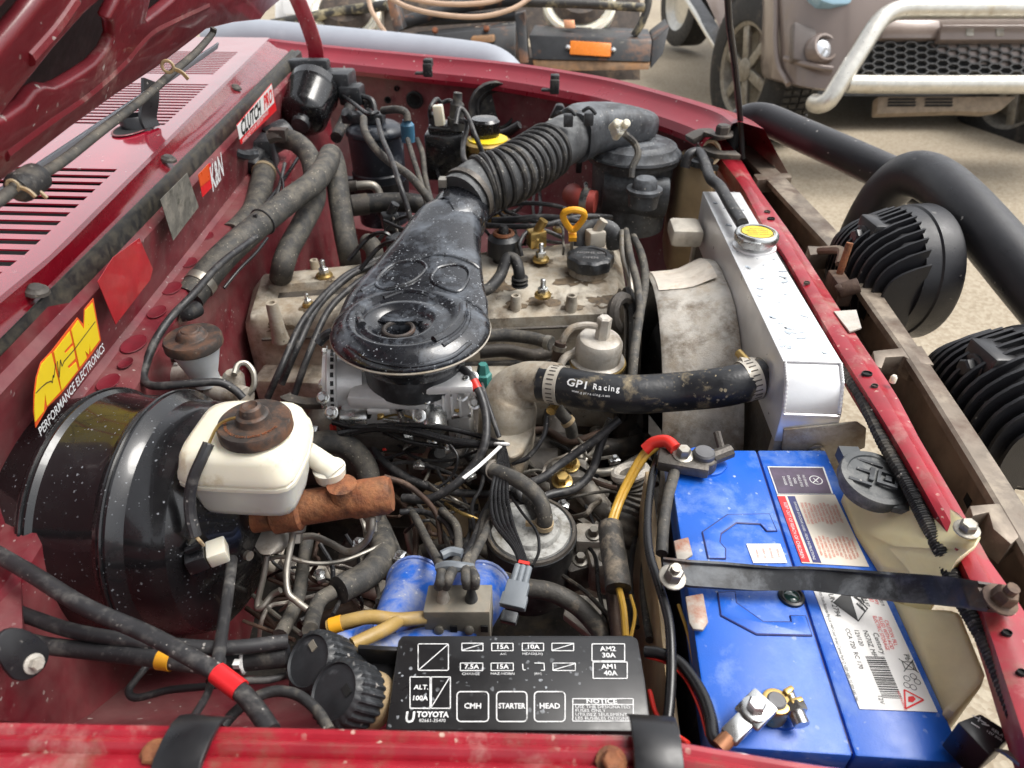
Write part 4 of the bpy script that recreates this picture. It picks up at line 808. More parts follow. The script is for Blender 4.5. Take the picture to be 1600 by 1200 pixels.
def along(body, u0, h, sx, dn, adv):
    k = min(range(len(SP)), key=lambda i: abs(800+FPX*(SP[i]-EYE).dot(rtv)/depth(SP[i])-u0)); pos = SP[k].copy(); acc = 0
    for ci, ch in enumerate(body):
        nxt = body[ci+1] if ci+1 < len(body) else ch
        tg = (SP[min(k+1, len(SP)-1)]-SP[k-1]).normalized(); nr = (EYE-SP[k]); nr = (nr-tg*nr.dot(tg)).normalized()+UP*.2; nr = (nr-tg*nr.dot(tg)).normalized(); up_ = nr.cross(tg)
        base = SP[k]+(pos-SP[k]).dot(tg)*tg
        q = dn/r_; n2 = (nr*math.cos(q)+up_*math.sin(q)); u2 = n2.cross(tg)
        mb.text(ch, MX(base+n2*(r_+.0005), tg, u2, n2), h, sx=sx, bold=h*.02)
        pos = base+tg*h*adv*((.42 if ch in 'il1.I' else 1)+(.42 if nxt in 'il1.I' else 1))/2; k = min(range(len(SP)), key=lambda i: (SP[i]-pos).length)
along('GPI', 905, .0125, 1.25, .002, .76); along('Racing', 937, .0095, .9, .002, .56); along('www.gpiracing.com', 908, .0040, 1.1, -.0065, .66)
hz.add('lettering', mb, M['white_p'], parent=hb)
# small hose hanging below
# ---- radiator
ra = Thing('radiator', 'bright welded aluminium radiator with water droplets on its top tank', 'radiator')
XA, XB, ZT = .243, .303, .08
ya, yb = pz(1228, 566, ZT).y, pz(1098, 299, ZT).y
mb = MB()
sec = lambda y, z0, z1, i=0: [V((XA+i, y, z0)), V((XB-i, y, z0)), V((XB-i, y, z1)), V((XA+i, y, z1))]
mb.loft([sec(yb, .0, ZT), sec(ya+.004, .0, ZT), sec(ya-.016, .0, ZT-.014), sec(ya-.03, .0, ZT-.042), sec(ya-.031, .0, ZT-.052)]); tk = ra.add('top_tank', mb, M['alu'], bevel=.003, seg=3)
for pts in ([V((XA+.003, ya+.002, ZT+.0006)), V((XB-.003, ya+.002, ZT+.0006))], [V((XA+.002, ya-.0305, ZT-.044)), V((XB-.002, ya-.0305, ZT-.044))], [V((XA+.002, ya+.002, ZT)), V((XA+.002, ya-.016, ZT-.013)), V((XA+.002, ya-.030, ZT-.041))], [V((XB-.002, ya+.002, ZT)), V((XB-.002, ya-.016, ZT-.013)), V((XB-.002, ya-.030, ZT-.041))]):
    mb = MB(); L_ = sum((b-a).length for a, b in zip(pts, pts[1:])); k_ = int(L_/.0035)
    dense = []
    for a, b in zip(pts, pts[1:]):
        for j in range(10): dense.append(a.lerp(b, j/10))
    dense.append(pts[-1]); mb.tube(dense, .0016, 8, 3, rf=lambda t: .0016+.00025*math.sin(t*k_*math.pi*2)); ra.add('weld_bead', mb, M['alu'], parent=tk)
mb = MB(); mb.box(((XA+XB)/2, (ya+yb)/2+.0, -.22), (.045, yb-ya+.03, .44)); ra.add('core', mb, M['cast_d'])
for y_ in (ya-.022, yb+.02): mb = MB(); mb.box(((XA+XB)/2, y_, -.22), (.056, .012, .45)); ra.add('side_rail', mb, M['alu_d'], bevel=.002)
mb = MB(); mb.lathe((XA-.026, pz(1213, 588, .03).y, .03), (1, 0, 0), [(0, .0205), (.03, .0205)], 28); ra.add('inlet_pipe', mb, M['alu_d'], parent=tk)
mb = MB()
for k in range(60):       # water on the tank
    y = random.uniform(ya+.01, yb-.12) if k > 10 else random.uniform(yb-.12, yb-.02); x = random.uniform(XA+.006, XB-.006); r = random.choice((.0012, .0016, .002, .0028, .0035)); n = 12
    mb.lathe((x, y, ZT+.00005), UP, [(0, r), (r*.06, r*.9), (r*.11, r*.55), (r*.12, 0)], n, xdir=(math.cos(k), math.sin(k), 0), sc=(1, random.uniform(1.0, 2.2)))
ra.add('water_drops', mb, mat('water', (.9, .95, 1), .02, var=0, trans=1, ior=1.33), parent=tk, stuff=True)
c, r = anchor(1178, 386, ZT, 66)
mb = MB(); mb.lathe(c, UP, [(0, r*1.02), (.003, r*1.0), (.005, r*.8), (.014, r*.78)], 32); ra.add('filler_neck', mb, M['alu'], parent=tk)
rc = ra
mb = MB(); mb.lathe(c+UP*.011, UP, [(0, r*.86), (.0, r*1.0), (.007, r*1.02), (.010, r*.98), (.012, r*.9), (.012, r*.82), (.0105, r*.8), (.0105, 0)], 40)
for a in (1.2, 4.3): mb.box((0, 0, 0), (.006, .022, .010), MX(c+UP*.014+V((math.cos(a), math.sin(a), 0))*r*1.02, (math.cos(a), math.sin(a), 0), (-math.sin(a), math.cos(a), 0)))
cpm = rc.add('radiator_cap', mb, M['zinc'], label='silver radiator cap with yellow warning disc')
mb = MB(); mb.lathe(c+UP*.0217, UP, [(0, r*.76), (.0004, r*.75), (.0004, 0)], 36); dsk = rc.add('warning_disc', mb, M['yellow_s'], parent=cpm)
mb = MB(); zz = c+UP*.0224
for j, tx in enumerate(('CAUTION', 'NEVER OPEN', 'WHEN HOT', 'REMOVE SLOWLY')): mb.text(tx, MX(zz+V((0, r*.34-j*r*.22, 0)), (1, 0, 0), (0, 1, 0)), r*.2, sx=.9)
mb.lathe(zz, UP, [(0, r*.74), (.0001, r*.70), (.0, r*.70)], 36, caps=False); rc.add('lettering', mb, M['black_s'], parent=cpm)
# ---- fan shroud
sh = Thing('fan_shroud', 'stained cream fan shroud behind the radiator', 'fan shroud')
cy = .86; Rf = .245; zc = -.225; rows = []
for k in range(33):
    a = math.radians(-25+230*k/32); y, z = cy+Rf*math.cos(a), zc+Rf*math.sin(a)
    yy = max(ya-.005, min(yb, cy+Rf*1.08*math.cos(a))); zz_ = min(.04, zc+Rf*1.10*math.sin(a))
    rows.append([V((.148, cy+Rf*.985*math.cos(a), zc+Rf*.985*math.sin(a))), V((.152, y, z)), V((.185, y, z+.004)), V((.200, cy+Rf*1.03*math.cos(a), zc+Rf*1.03*math.sin(a))), V((.232, yy, zz_)), V((.242, yy, zz_))])
mb = MB(); mb.loft(rows, closed=False, caps=False); shb = sh.add('barrel', mb, M['cast'], angle=50)
def shp(u, v, X0=.19):     # point on the barrel
    best = None
    for k in range(400):
        a = math.radians(-25+230*k/399); q = V((X0, cy+Rf*1.015*math.cos(a), zc+Rf*1.015*math.sin(a))); d = q-EYE; kk = d.dot(fwv); uu = 800+FPX*d.dot(rtv)/kk; vv = 600-FPX*d.dot(upv)/kk
        e = abs(vv-v)
        if best is None or e < best[0]: best = (e, q)
    return best[1]
rows = []
for a0 in range(62, 92, 4):
    a = math.radians(a0); rows.append([V((x, cy+Rf*kf*math.cos(a), zc+Rf*kf*math.sin(a))) for x, kf in ((.153, 1.006), (.186, 1.022), (.200, 1.036), (.230, 1.10))])
mb = MB(); mb.loft(rows, closed=False, caps=False); sh.add('faded_label', mb, mat('faded_paper', (.62, .56, .48), .6, var=.2, dust=(.5, .36, .22), da=.35, ds=30, stain=(.3, .22, .15), sta=.2), parent=shb, label='faded paper label on top of the shroud')
mb = MB(); mb.box((.215, (ya+yb)/2+.2, .03), (.05, .06, .03)); sh.add('top_lug', mb, M['alu_d'], bevel=.008)
mb = MB(); mb.prism([py(u, v, ya-.034) for u, v in ((1222, 700), (1225, 672), (1340, 660), (1354, 670), (1352, 700), (1322, 712), (1290, 800), (1240, 790))], V((0, .003, 0))); ms = Thing('radiator_bracket', 'cream mounting bracket plate below the radiator near end', 'bracket'); ms.add('plate', mb, M['cream'], bevel=.001)
mb = MB(); mb.bolt(py(1275, 705, ya-.036), (0, -1, 0), .006, .006); ms.add('bolt', mb, M['zinc_d'])
# ---- fan
fn = Thing('cooling_fan', 'dark engine cooling fan inside the shroud', 'fan')
mb = MB(); mb.lathe((.13, cy, zc), (1, 0, 0), [(0, .06), (.02, .06), (.03, .05), (.03, 0)], 24); fn.add('hub', mb, M['cast_d'])
for k in range(7):
    a = 2*math.pi*k/7+.2; d_ = V((0, math.cos(a), math.sin(a))); e_ = V((0, -math.sin(a), math.cos(a))); o = V((.16, cy, zc)); mb = MB()
    mb.loft([[o+d_*r+e_*(-w_)+V((-tw, 0, 0)), o+d_*r+V((.003, 0, 0)), o+d_*r+e_*w_+V((tw, 0, 0)), o+d_*r+e_*w_+V((tw-.002, 0, 0)), o+d_*r+e_*(-w_)+V((-tw-.002, 0, 0))] for r, w_, tw in ((.05, .03, .02), (.12, .042, .018), (.2, .05, .012), (.225, .045, .01))]); fn.add('blade', mb, M['black'])
# pulley and belts
pu = Thing('drive_pulley', 'large dark fan pulley between engine and shroud', 'pulley')
mb = MB(); mb.lathe((.118, .88, -.10), (1, 0, 0), [(-.012, .05), (-.012, .10), (-.006, .092), (0, .10), (.006, .092), (.012, .10), (.012, .05), (.004, .04), (.004, 0)], 40); pu.add('wheel', mb, M['cast_d'])
mb = MB(); mb.ring((.118, .88, -.10), (1, 0, 0), .098, .006, 40, 6); pu.add('belt', mb, M['rubber'])
# ---- cream fuel / vacuum can with banjo bolt
vb = Thing('round_metal_can', 'pale round metal can with hex bolt above the radiator hose', 'metal can')
c, r = anchor(936, 540, -.005, 74)
mb = MB(); mb.lathe(c, (.05, -.05, 1), [(-.06, r*1.12), (-.03, r*1.12), (-.026, r*1.18), (-.020, r*1.18), (-.018, r*1.0), (.006, r*.98), (.012, r*.86), (.014, r*.7), (.012, r*.4), (.012, 0)], 36); vbb = vb.add('body', mb, M['cast'])
mb = MB(); mb.lathe(c+V((.003, .002, .01)), (.05, 0, 1), [(0, .0095), (.030, .0095), (.032, .007)], 6); vb.add('hex_bolt', mb, M['cast'], parent=vbb)
mb = MB(); mb.tube(P3([(935, 510, .025), (915, 508, .025), (895, 512, .022), (884, 523, .015), (878, 535, .005)]), .0045, 10); vb.add('outlet_pipe', mb, M['cast'])
mb = MB(); mb.tube(P3([(912, 552, -.015), (895, 553, -.018), (882, 560, -.02), (874, 575, -.03)]), .0055, 10); vb.add('lower_pipe', mb, M['cast'])
mb = MB(); mb.ring(c-UP*.024, (.05, -.05, 1), r*1.14, .003, 32, 6); vb.add('crimp', mb, M['brass'], parent=vbb)
# ---- dipstick
ds_ = Thing('dipstick', 'yellow loop handled dipstick beside the oil filler cap', 'dipstick')
q = pz(894, 372, .01); s_ = size(1, q); fx_ = rtv; fu_ = (UP+V((0, -.3, 0))).normalized()
lp = [(-14, 40), (0, 44), (14, 40), (15, 30), (6, 16), (0, 12), (-6, 16), (-15, 30)]
mb = MB(); mb.tube([q+fx_*(x*s_)+fu_*((y+2)*s_*1.18) for x, y in lp], .0055, 10, 5, closed=True); mb.box((0, 0, 0), (.013, .008, .022), MX(q+fu_*.006, fx_, fu_)); ds_.add('handle', mb, M['yellow'])
mb = MB(); mb.cyl(q-fu_*.06, q, .003, n=8); ds_.add('tube', mb, M['zinc_d'])
# ================================================================ battery
bq = [pz(1110, 1166, 0), pz(1512, 1193, 0), pz(1290, 703, 0), pz(1043, 703, 0)]
def bp(s, t_, z=0): return bq[0].lerp(bq[1], s).lerp(bq[3].lerp(bq[2], s), t_)+UP*z
ba = Thing('battery', 'blue car battery with white and red labels in the near front corner', 'battery')
def bslab(s0, s1, t0, t1, z0, z1): mb = MB(); mb.hexa([bp(s0, t0, z0), bp(s1, t0, z0), bp(s1, t1, z0), bp(s0, t1, z0)], [bp(s0, t0, z1), bp(s1, t0, z1), bp(s1, t1, z1), bp(s0, t1, z1)]); return mb
bl_ = ba.add('lid_section', bslab(0, .560, 0, 1, -.03, 0), M['blue'], bevel=.002, label='blue lid half with terminals and carry grips')
br_ = ba.add('lid_section', bslab(.570, 1, 0, 1, -.03, 0), M['blue'], bevel=.002, label='blue lid half with labels')
ba.add('case', bslab(.01, .99, .008, .992, -.20, -.0305), mat('dark_battery_case', (.01, .012, .03), .5, var=.3, dust=DUST, da=.25), bevel=.003)
ba.add('lid_joint', bslab(.558, .572, .01, .99, -.03, -.003), M['navy'])
for poly in ([(1107, 873), (1098, 832), (1137, 805), (1202, 804), (1213, 830), (1198, 830), (1188, 819), (1150, 817), (1126, 834), (1124, 848), (1133, 858), (1133, 873)], [(1122, 927), (1127, 962), (1182, 991), (1268, 993), (1258, 963), (1235, 963), (1237, 973), (1193, 973), (1150, 943), (1148, 925)]):
    mb = MB(); mb.prism([pz(u, v, .0002) for u, v in poly], UP*.0012); ba.add('carry_grip', mb, M['blue'], parent=bl_, bevel=.0004)
    mb = MB(); mb.tube([pz(u, v, .0004) for u, v in poly], .0011, 6, 1, closed=True); ba.add('grip_groove', mb, M['navy'], parent=bl_)
def bframe(h): return None
XR = (bq[1]-bq[0]).normalized(); YR = (bq[3]-bq[0]).normalized()
def btx(mb, body, u, v, hp, align='CENTER', down=True, z=.0012, sx=1., bold=0):
    q = pz(u, v, z); s_ = size(hp, q)
    mb.text(body, MX(q, -YR if down else YR, XR if down else -XR, UP), s_, align, sx=sx, bold=bold)
def lab(poly, m, name, par, lbl=None, z=.0004): mb = MB(); mb.prism([pz(u, v, z) for u, v in poly], UP*.0004); return ba.add(name, mb, m, parent=par, label=lbl)
def sub_(quad_, s0, t0, s1, t1):
    f = lambda s, t_: tuple((1-t_)*((1-s)*quad_[0][i]+s*quad_[1][i])+t_*((1-s)*quad_[3][i]+s*quad_[2][i]) for i in (0, 1)); return [f(s0, t0), f(s1, t0), f(s1, t1), f(s0, t1)]
L1 = [(1199, 729), (1287, 730), (1302, 772), (1214, 772)]
l1 = lab(L1, M['white_p'], 'label', br_, 'small navy warning label with white border')
mb = MB(); mb.prism([pz(u, v, .0009) for u, v in off(L1, .95)], UP*.0001); ba.add('label_field', mb, mat('brown_navy_print', (.07, .045, .085), .45, var=.4, vs=40), parent=br_)
mb = MB(); c_ = pz(1275, 750, .0012); r_ = size(20, c_)/2; mb.lathe(c_, UP, [(0, r_), (0, r_*.85)], 28, caps=False); mb.line((-.6*r_, -.6*r_, 0), (.6*r_, .6*r_, 0), r_*.16, MX(c_, XR, YR)); mb.line((-.3*r_, .4*r_, 0), (.2*r_, -.5*r_, 0), r_*.14, MX(c_, XR, YR))
for j, w_ in enumerate((26, 30, 20, 28, 24)):
    a_ = (1225+j*8, 736); btx(mb, ('DANGER', 'EXPLOSIVE', 'GASES', 'SHIELD EYES', 'NO SPARKS')[j], 1226+j*8, 751, 5.5, sx=.9)
ba.add('lettering', mb, M['white_p'], parent=br_)
L2 = [(1214, 773), (1304, 773), (1358, 886), (1253, 880)]
l2 = lab(L2, mat('cream_label', (.72, .66, .56), .45, var=.05), 'label', br_, 'cream warning label with red stripe and small print')
for s0, s1, m_ in ((.0, .13, 'red_s'), (.17, .30, 'navy')):
    mb = MB(); mb.prism([pz(u, v, .0009) for u, v in sub_(L2, s0, .02, s1, .98)], UP*.0001); ba.add('label_stripe', mb, M[m_], parent=br_)
mb = MB(); btx(mb, 'KEEP OUT OF REACH OF CHILDREN', *sub_(L2, .065, .5, 1, 1)[0], 7.5, sx=.95); btx(mb, 'DANGER EXPLOSIVE GASES - READ INSTRUCTIONS', *sub_(L2, .235, .5, 1, 1)[0], 5.5, sx=.95); ba.add('lettering', mb, M['white_p'], parent=br_)
mb = MB()
words = ['SHIELD EYES AND FACE', 'WHEN WORKING NEAR', 'BATTERIES. EXPLOSIVE', 'CHARGE IN A WELL', 'VENTILATED AREA', 'AVOID SPARKS FLAMES', 'AND CIGARETTES NEAR', 'FLUSH WITH WATER', 'SULPHURIC ACID', 'SEEK MEDICAL HELP']
for j in range(10): btx(mb, words[j], *sub_(L2, .36+.062*j, .26, 1, 1)[0], 5.2, sx=.82); btx(mb, words[(j+4) % 10], *sub_(L2, .36+.062*j, .74, 1, 1)[0], 5.2, sx=.82)
ba.add('lettering', mb, M['pinkp'], parent=br_)
L3 = [(1262, 899), (1366, 899), (1465, 1113), (1343, 1108)]
l3 = lab(L3, M['white_s'], 'label', br_, 'long white label with barcode and hazard signs')
mb = MB(); btx(mb, 'Century Yuasa Batteries Pty Ltd 1449 Coast Street Carole Park Q 4300 ABN 55 009 685 390', *sub_(L3, .055, .48, 1, 1)[0], 7.5, sx=.70)
for tx, s_, t_, h in (('Century', .63, .50, 12), ('NS70Z MF', .50, .50, 11), ('12V120', .38, .46, 10), ('CCA 720  RC 170', .25, .54, 10), ('12V', .33, .92, 10), ('Pb', .93, .60, 12), ('UN 2794', .22, .22, 12), ('Recycle Return', .62, .16, 8), ('Industry 84 87', .71, .14, 8), ('DRY 844 819', .93, .14, 8)): btx(mb, tx, *sub_(L3, s_, t_, 1, 1)[0], h, sx=.95)
q = sub_(L3, .46, .22, 1, 1)[0]
for k, (du, dv) in enumerate(((0, 0),)):
    d = 27; mb.prism([pz(u, v, .0010) for u, v in ((q[0]-28, q[1]-4), (q[0]-4, q[1]-26), (q[0]+12, q[1]+26))], UP*.0001)
    mb.prism([pz(u, v, .0010) for u, v in ((q[0]-3, q[1]-25), (q[0]+27, q[1]+5), (q[0]+26, q[1]+7), (q[0]-4, q[1]-23))], UP*.0001); mb.prism([pz(u, v, .0010) for u, v in ((q[0]+27, q[1]+5), (q[0]+12, q[1]+26), (q[0]+10, q[1]+25), (q[0]+25, q[1]+5))], UP*.0001)
    for a, b in (((4, -12), (16, -4)), ((14, -14), (20, -2)), ((8, -2), (18, 8)), ((16, 4), (22, 12))): mb.prism([pz(u, v, .0010) for u, v in ((q[0]+a[0], q[1]+a[1]), (q[0]+b[0], q[1]+b[1]), (q[0]+b[0]+2, q[1]+b[1]-2), (q[0]+a[0]+2, q[1]+a[1]-2))], UP*.0001)
random.seed(3); t_ = .60
while t_ < .91:
    w_ = random.choice((.004, .007, .010)); mb.prism([pz(u, v, .0010) for u, v in sub_(L3, .36, t_, .62, t_+w_)], UP*.0001); t_ += w_+random.choice((.005, .008))
# crossed bin and recycle rings
q = sub_(L3, .90, .66, 1, 1)[0]; MXB = MX(pz(*q, .0011), -YR, XR, UP); z_ = size(1, pz(*q, 0))
mb.frame_rect(-7*z_, -8*z_, 7*z_, 7*z_, 1.1*z_, MXB); mb.line((-11*z_, -11*z_, 0), (11*z_, 11*z_, 0), 1.2*z_, MXB); mb.line((-11*z_, 11*z_, 0), (11*z_, -11*z_, 0), 1.2*z_, MXB); mb.quad(-9*z_, 8*z_, 9*z_, 9.5*z_, MXB)
q = sub_(L3, .84, .78, 1, 1)[0]
for k in range(5): mb.lathe(pz(q[0]+9*math.cos(k*1.257), q[1]+9*math.sin(k*1.257), .0011), UP, [(0, size(5, pz(*q, 0))), (0, size(4, pz(*q, 0)))], 16, caps=False)
ba.add('lettering', mb, M['black_s'], parent=br_)
mb = MB(); q = sub_(L3, .75, .9, 1, 1)[0]
tri = [(q[0]+18, q[1]+3), (q[0]-10, q[1]+17), (q[0]-12, q[1]-13)]
for a, b in zip(tri, tri[1:]+tri[:1]): A_, B_ = pz(*a, .0011), pz(*b, .0011); dd = (B_-A_).normalized().cross(UP)*.0006; mb.add([A_-dd, B_-dd, B_+dd, A_+dd], [(0, 1, 2, 3)])
mb.prism([pz(q[0]+x, q[1]+y, .0010) for x, y in ((-6, -2), (2, -3), (6, 2), (1, 7), (-6, 6))], UP*.0001)
btx(mb, 'NO SMOKING', q[0]-16, q[1]+4, 5); ba.add('hazard_symbol', mb, M['red_s'], parent=br_); mb = MB()
for tx, s_, t_ in (('CAUTION: FILL', .86, .42), ('FILLED WITH ACID', .79, .42), ('ELECTRIC STORAGE', .72, .42), ('WET Battery', .87, .14), ('Call 84 87', .79, .14)): btx(mb, tx, *sub_(L3, s_, t_, 1, 1)[0], 8.5, sx=.8)
ba.add('lettering', mb, M['red_s'], parent=br_)
L4 = [(1166, 850), (1219, 850), (1230, 880), (1177, 880)]
l4 = lab(L4, M['white_s'], 'label', bl_, 'small white label beside the carry grip'); mb = MB()
for j in range(4): btx(mb, ('CHARGED', 'GREEN OK', 'RECHARGE', 'REPLACE')[j], 1183+11*j, 864, 5.5, sx=.8)
ba.add('lettering', mb, M['pinkp'], parent=bl_)
c, r = anchor(1236, 933, .0, 40); mb = MB(); mb.lathe(c, UP, [(.0, r), (.0025, r*.97), (.0032, r*.8), (.002, r*.66), (.002, r*.6)], 32, caps=False); ba.add('charge_eye_ring', mb, M['black_clean'], parent=bl_)
mb = MB(); mb.lathe(c, UP, [(.001, r*.62), (.0028, r*.4), (.0032, 0)], 24); ba.add('charge_eye', mb, M['sight'], parent=bl_)
for u, v in ((1216, 1108), (1101, 722)):
    c, r = anchor(u, v, .0, 60); mb = MB(); mb.lathe(c, UP, [(-.001, r*1.15), (.0022, r*1.1), (.003, r*.9), (.003, 0)], 28); ba.add('terminal_boss', mb, M['blue'], parent=bl_)
# near terminal clamp (brass) with cable lug
tn = Thing('near_battery_terminal', 'new brass battery clamp with bright cable lug on the near post', 'battery terminal')
c, r = anchor(1213, 1096, .018, 52); r *= .86
mb = MB(); mb.lathe(c-UP*.016, UP, [(0, r*1.02), (.014, r), (.017, r*.97), (.017, r*.66)], 32, caps=False); mb.prism([c+V(p)*r for p in ((.55, .75, -.3), (1.25, 1.15, -.3), (1.45, .85, -.3), (.8, .35, -.3))], UP*r*.65); mb.prism([c+V(p)*r for p in ((.85, .1, -.3), (1.75, .35, -.3), (1.85, -.0, -.3), (.95, -.3, -.3))], UP*r*.65); tn.add('clamp_ring', mb, M['brass'], bevel=.001)
mb = MB(); mb.lathe(c-UP*.015, UP, [(0, r*.72), (.0165, r*.66), (.0175, r*.55), (.0175, 0)], 28); tn.add('post', mb, M['terminal'])
mb = MB(); b_ = c+V((1.35*r, -.55*r, -.004)); mb.cyl(c+V((1.25*r, .9*r, -.004)), b_, .0035, n=12); mb.lathe(b_, (.2, -1, -.1), [(-.006, .008), (.0, .008)], 6); mb.lathe(b_, (.2, -1, -.1), [(0, .0055), (.008, .0055)], 12); tn.add('pinch_bolt', mb, M['zinc'])
q = pz(1178, 1112, .018); q2 = pz(1148, 1142, .014); dx = (q-q2).normalized()
mb = MB(); mb.box((0, 0, 0), (.022, .020, .006), MX(q+dx*.002, dx, UP.cross(dx))); mb.box((0, 0, 0), (.018, .013, .009), MX(q-dx*.017-UP*.001, dx, UP.cross(dx))); lug = tn.add('cable_lug', mb, M['zinc'], bevel=.002)
mb = MB(); mb.bolt(q+UP*.003, UP, .0062, .007); tn.add('bolt', mb, M['zinc'], parent=lug)
mb = MB(); mb.cyl(q-dx*.024-UP*.001, q-dx*.034-UP*.002, .0055, n=12); tn.add('bare_copper', mb, M['copper'])
# far terminal (corroded)
tf = Thing('far_battery_terminal', 'corroded grey battery clamp on the far post', 'battery terminal')
c, r = anchor(1101, 706, .022, 36)
mb = MB(); mb.lathe(c-UP*.02, UP, [(0, r*1.25), (.013, r*1.2), (.015, r*1.1), (.015, r*.7)], 28); mb.box((0, 0, 0), (.05, .024, .012), MX(c+V((-.02, -.004, -.012)), (1, -.2, 0), (.2, 1, 0))); tf.add('clamp', mb, M['cast_d'], bevel=.003)
mb = MB(); mb.lathe(c-UP*.015, UP, [(0, r), (.014, r*.94), (.016, r*.8), (.016, 0)], 24); tf.add('post', mb, M['terminal'])
mb = MB(); mb.bolt(pz(1067, 712, .016), (0, -.1, 1), .007, .009); tf.add('bolt', mb, M['zinc_d'])
mb = MB(); mb.cyl(c+V((.008, .0, -.008)), c+V((.028, .010, -.006)), .0075, n=10); mb.cyl(c+V((.020, .002, -.007)), c+V((.016, .026, .004)), .004, n=8); tf.add('pinch_bolt', mb, M['cast_d'])
# hold-down bar
hb_ = Thing('battery_hold_down', 'twisted grey steel hold down bar bolted across the battery', 'hold down bar')
rows = []
for u, v, z, w_, tl in ((1036, 893, .012, 36, .2), (1075, 899, .013, 40, .25), (1130, 902, .014, 40, .32), (1175, 904, .015, 38, .5), (1215, 904, .016, 36, .7), (1260, 903, .018, 36, .75), (1300, 908, .020, 38, .6), (1345, 914, .024, 40, .45), (1400, 920, .034, 42, .35), (1450, 924, .050, 42, .3), (1500, 930, .074, 42, .25), (1530, 936, .081, 44, .12), (1562, 940, .081, 42, .05), (1580, 943, .080, 30, .05)):
    q = pz(u, v, z); h_ = size(w_, q)/2; d_ = V((0, math.cos(tl), math.sin(tl))); n_ = V((0, -math.sin(tl), math.cos(tl)))
    rows.append([q-d_*h_, q-d_*h_*.5+n_*.001, q+d_*h_*.6+n_*.001, q+d_*h_, q+d_*h_+n_*.007, q+d_*h_*.8+n_*.007, q+d_*h_*.7+n_*.004, q-d_*h_+n_*.004])
R2 = []
for a, b in zip(rows, rows[1:]):
    for k in range(4): R2.append([x.lerp(y, k/4) for x, y in zip(a, b)])
R2.append(rows[-1]); mb = MB(); mb.loft(R2); hb_.add('bar', mb, mat('scuffed_black_bar', (.035, .037, .04), .42, metal=.3, var=.4, dust=(.26, .28, .30), da=.42, ds=26, up=.4, soft=.3, stain=(.16, .07, .03), sta=.16), angle=45)
for u, v, z in ((1050, 903, .018), (1561, 938, .086)):
    mb = MB(); mb.bolt(pz(u, v, z), (.1, -.2, 1), .0075, .010); mb.cyl(pz(u, v, z), pz(u, v, z)+V((.001, -.003, .017)), .004, n=10); hb_.add('bolt', mb, M['zinc_d'] if u < 1200 else M['rust_d'])
for poly, z in (([(1052, 848), (1075, 842), (1082, 870), (1058, 885)], .006), ([(1070, 935), (1098, 930), (1106, 975), (1098, 988), (1082, 986), (1076, 976)], .004)):
    mb = MB(); mb.prism([pz(u, v, z) for u, v in poly], UP*.003); hb_.add('tab', mb, mat('rusty_pale_tab', (.34, .31, .27), .55, metal=.2, var=.3, stain=(.28, .09, .04), sta=.35, sts=30), bevel=.001)
# ================================================================ washer bottle
wb = Thing('washer_bottle', 'yellowed plastic washer bottle with black lid beside the battery', 'washer bottle')
top = [(1318, 770, .01), (1345, 745, .02), (1400, 748, .035), (1450, 775, .055), (1497, 800, .080), (1534, 838, .086), (1526, 852, .086), (1494, 874, .080), (1490, 895, .05), (1440, 900, .03), (1380, 885, .01), (1340, 830, .006)]
tp = [pz(*q) for q in top]; mb = MB(); mb.loft([[p-UP*.055+V((-.0, .0, 0)) if p.z < .06 else p-UP*.006 for p in tp], tp]); wbb = wb.add('upper_body', mb, M['poly_y'], bevel=.004, seg=3)
lo = [(1392, 930, .0), (1440, 945, .02), (1502, 945, .04), (1546, 1050, .04), (1538, 1070, .035), (1492, 1118, .012), (1474, 1108, .0)]
lp_ = [pz(*q) for q in lo]; mb = MB(); mb.loft([[p-UP*.15 for p in lp_], lp_]); wb.add('lower_body', mb, M['poly_y'], bevel=.008, seg=4)
mb = MB(); mb.bolt(pz(1510, 828, .0865), (-.1, -.1, 1), .006, .007); wb.add('bolt', mb, M['zinc_d'])
c, r = anchor(1371, 744, .052, 112); ax = V((.08, -.12, 1)).normalized()
mb = MB(); mb.lathe(c-ax*.018, ax, [(0, r*.84), (.008, r*.88), (.008, r*.98), (.014, r), (.017, r*.96), (.0175, r*.8), (.016, r*.77), (.0165, 0)], 44); mb.box((0, 0, 0), (.018, .016, .012), MX(c+V((-.012, r*1.0, -.006)), (1, 0, 0), (0, 1, 0))); mb.prism([c+V((r*.1, -r*1.0, -.012)), c+V((r*.9, -r*.6, -.012)), c+V((r*1.0, -r*.5, -.012)), c+V((r*.5, -r*1.1, -.012))], UP*.006); lid_ = wb.add('lid', mb, mat('grey_black_lid', (.05, .055, .058), .5, var=.3, dust=(.25, .25, .24), da=.5, ds=20), angle=30)
mb = MB(); Mx_ = MX(c+ax*.0002, (.9, -.42, 0), (.42, .9, 0))
for a in ((-.55, .0, -.2, .1), (-.2, -.28, -.08, .28), (.0, -.30, .52, -.20), (.0, .20, .52, .30), (.0, -.2, .08, .2), (.44, -.2, .52, .2), (.2, -.1, .36, .1), (-.7, .42, .1, .52), (-.7, -.52, -.1, -.42)): mb.box(((a[0]+a[2])/2*r, (a[1]+a[3])/2*r, .0), (abs(a[2]-a[0])*r, abs(a[3]-a[1])*r, .0024), Mx_)
wb.add('embossed_symbol', mb, M['black'], parent=lid_, stuff=True)
ry = Thing('round_corner_relay', 'black relay cube with printed circuit diagram at the bottom right corner', 'relay')
q = [pz(1496, 1128, .035), pz(1532, 1114, .035), pz(1586, 1148, .035), pz(1546, 1180, .035)]; mb = MB(); mb.hexa([p-UP*.03 for p in q], q); rbk = ry.add('body', mb, M['black_clean'], bevel=.0015)
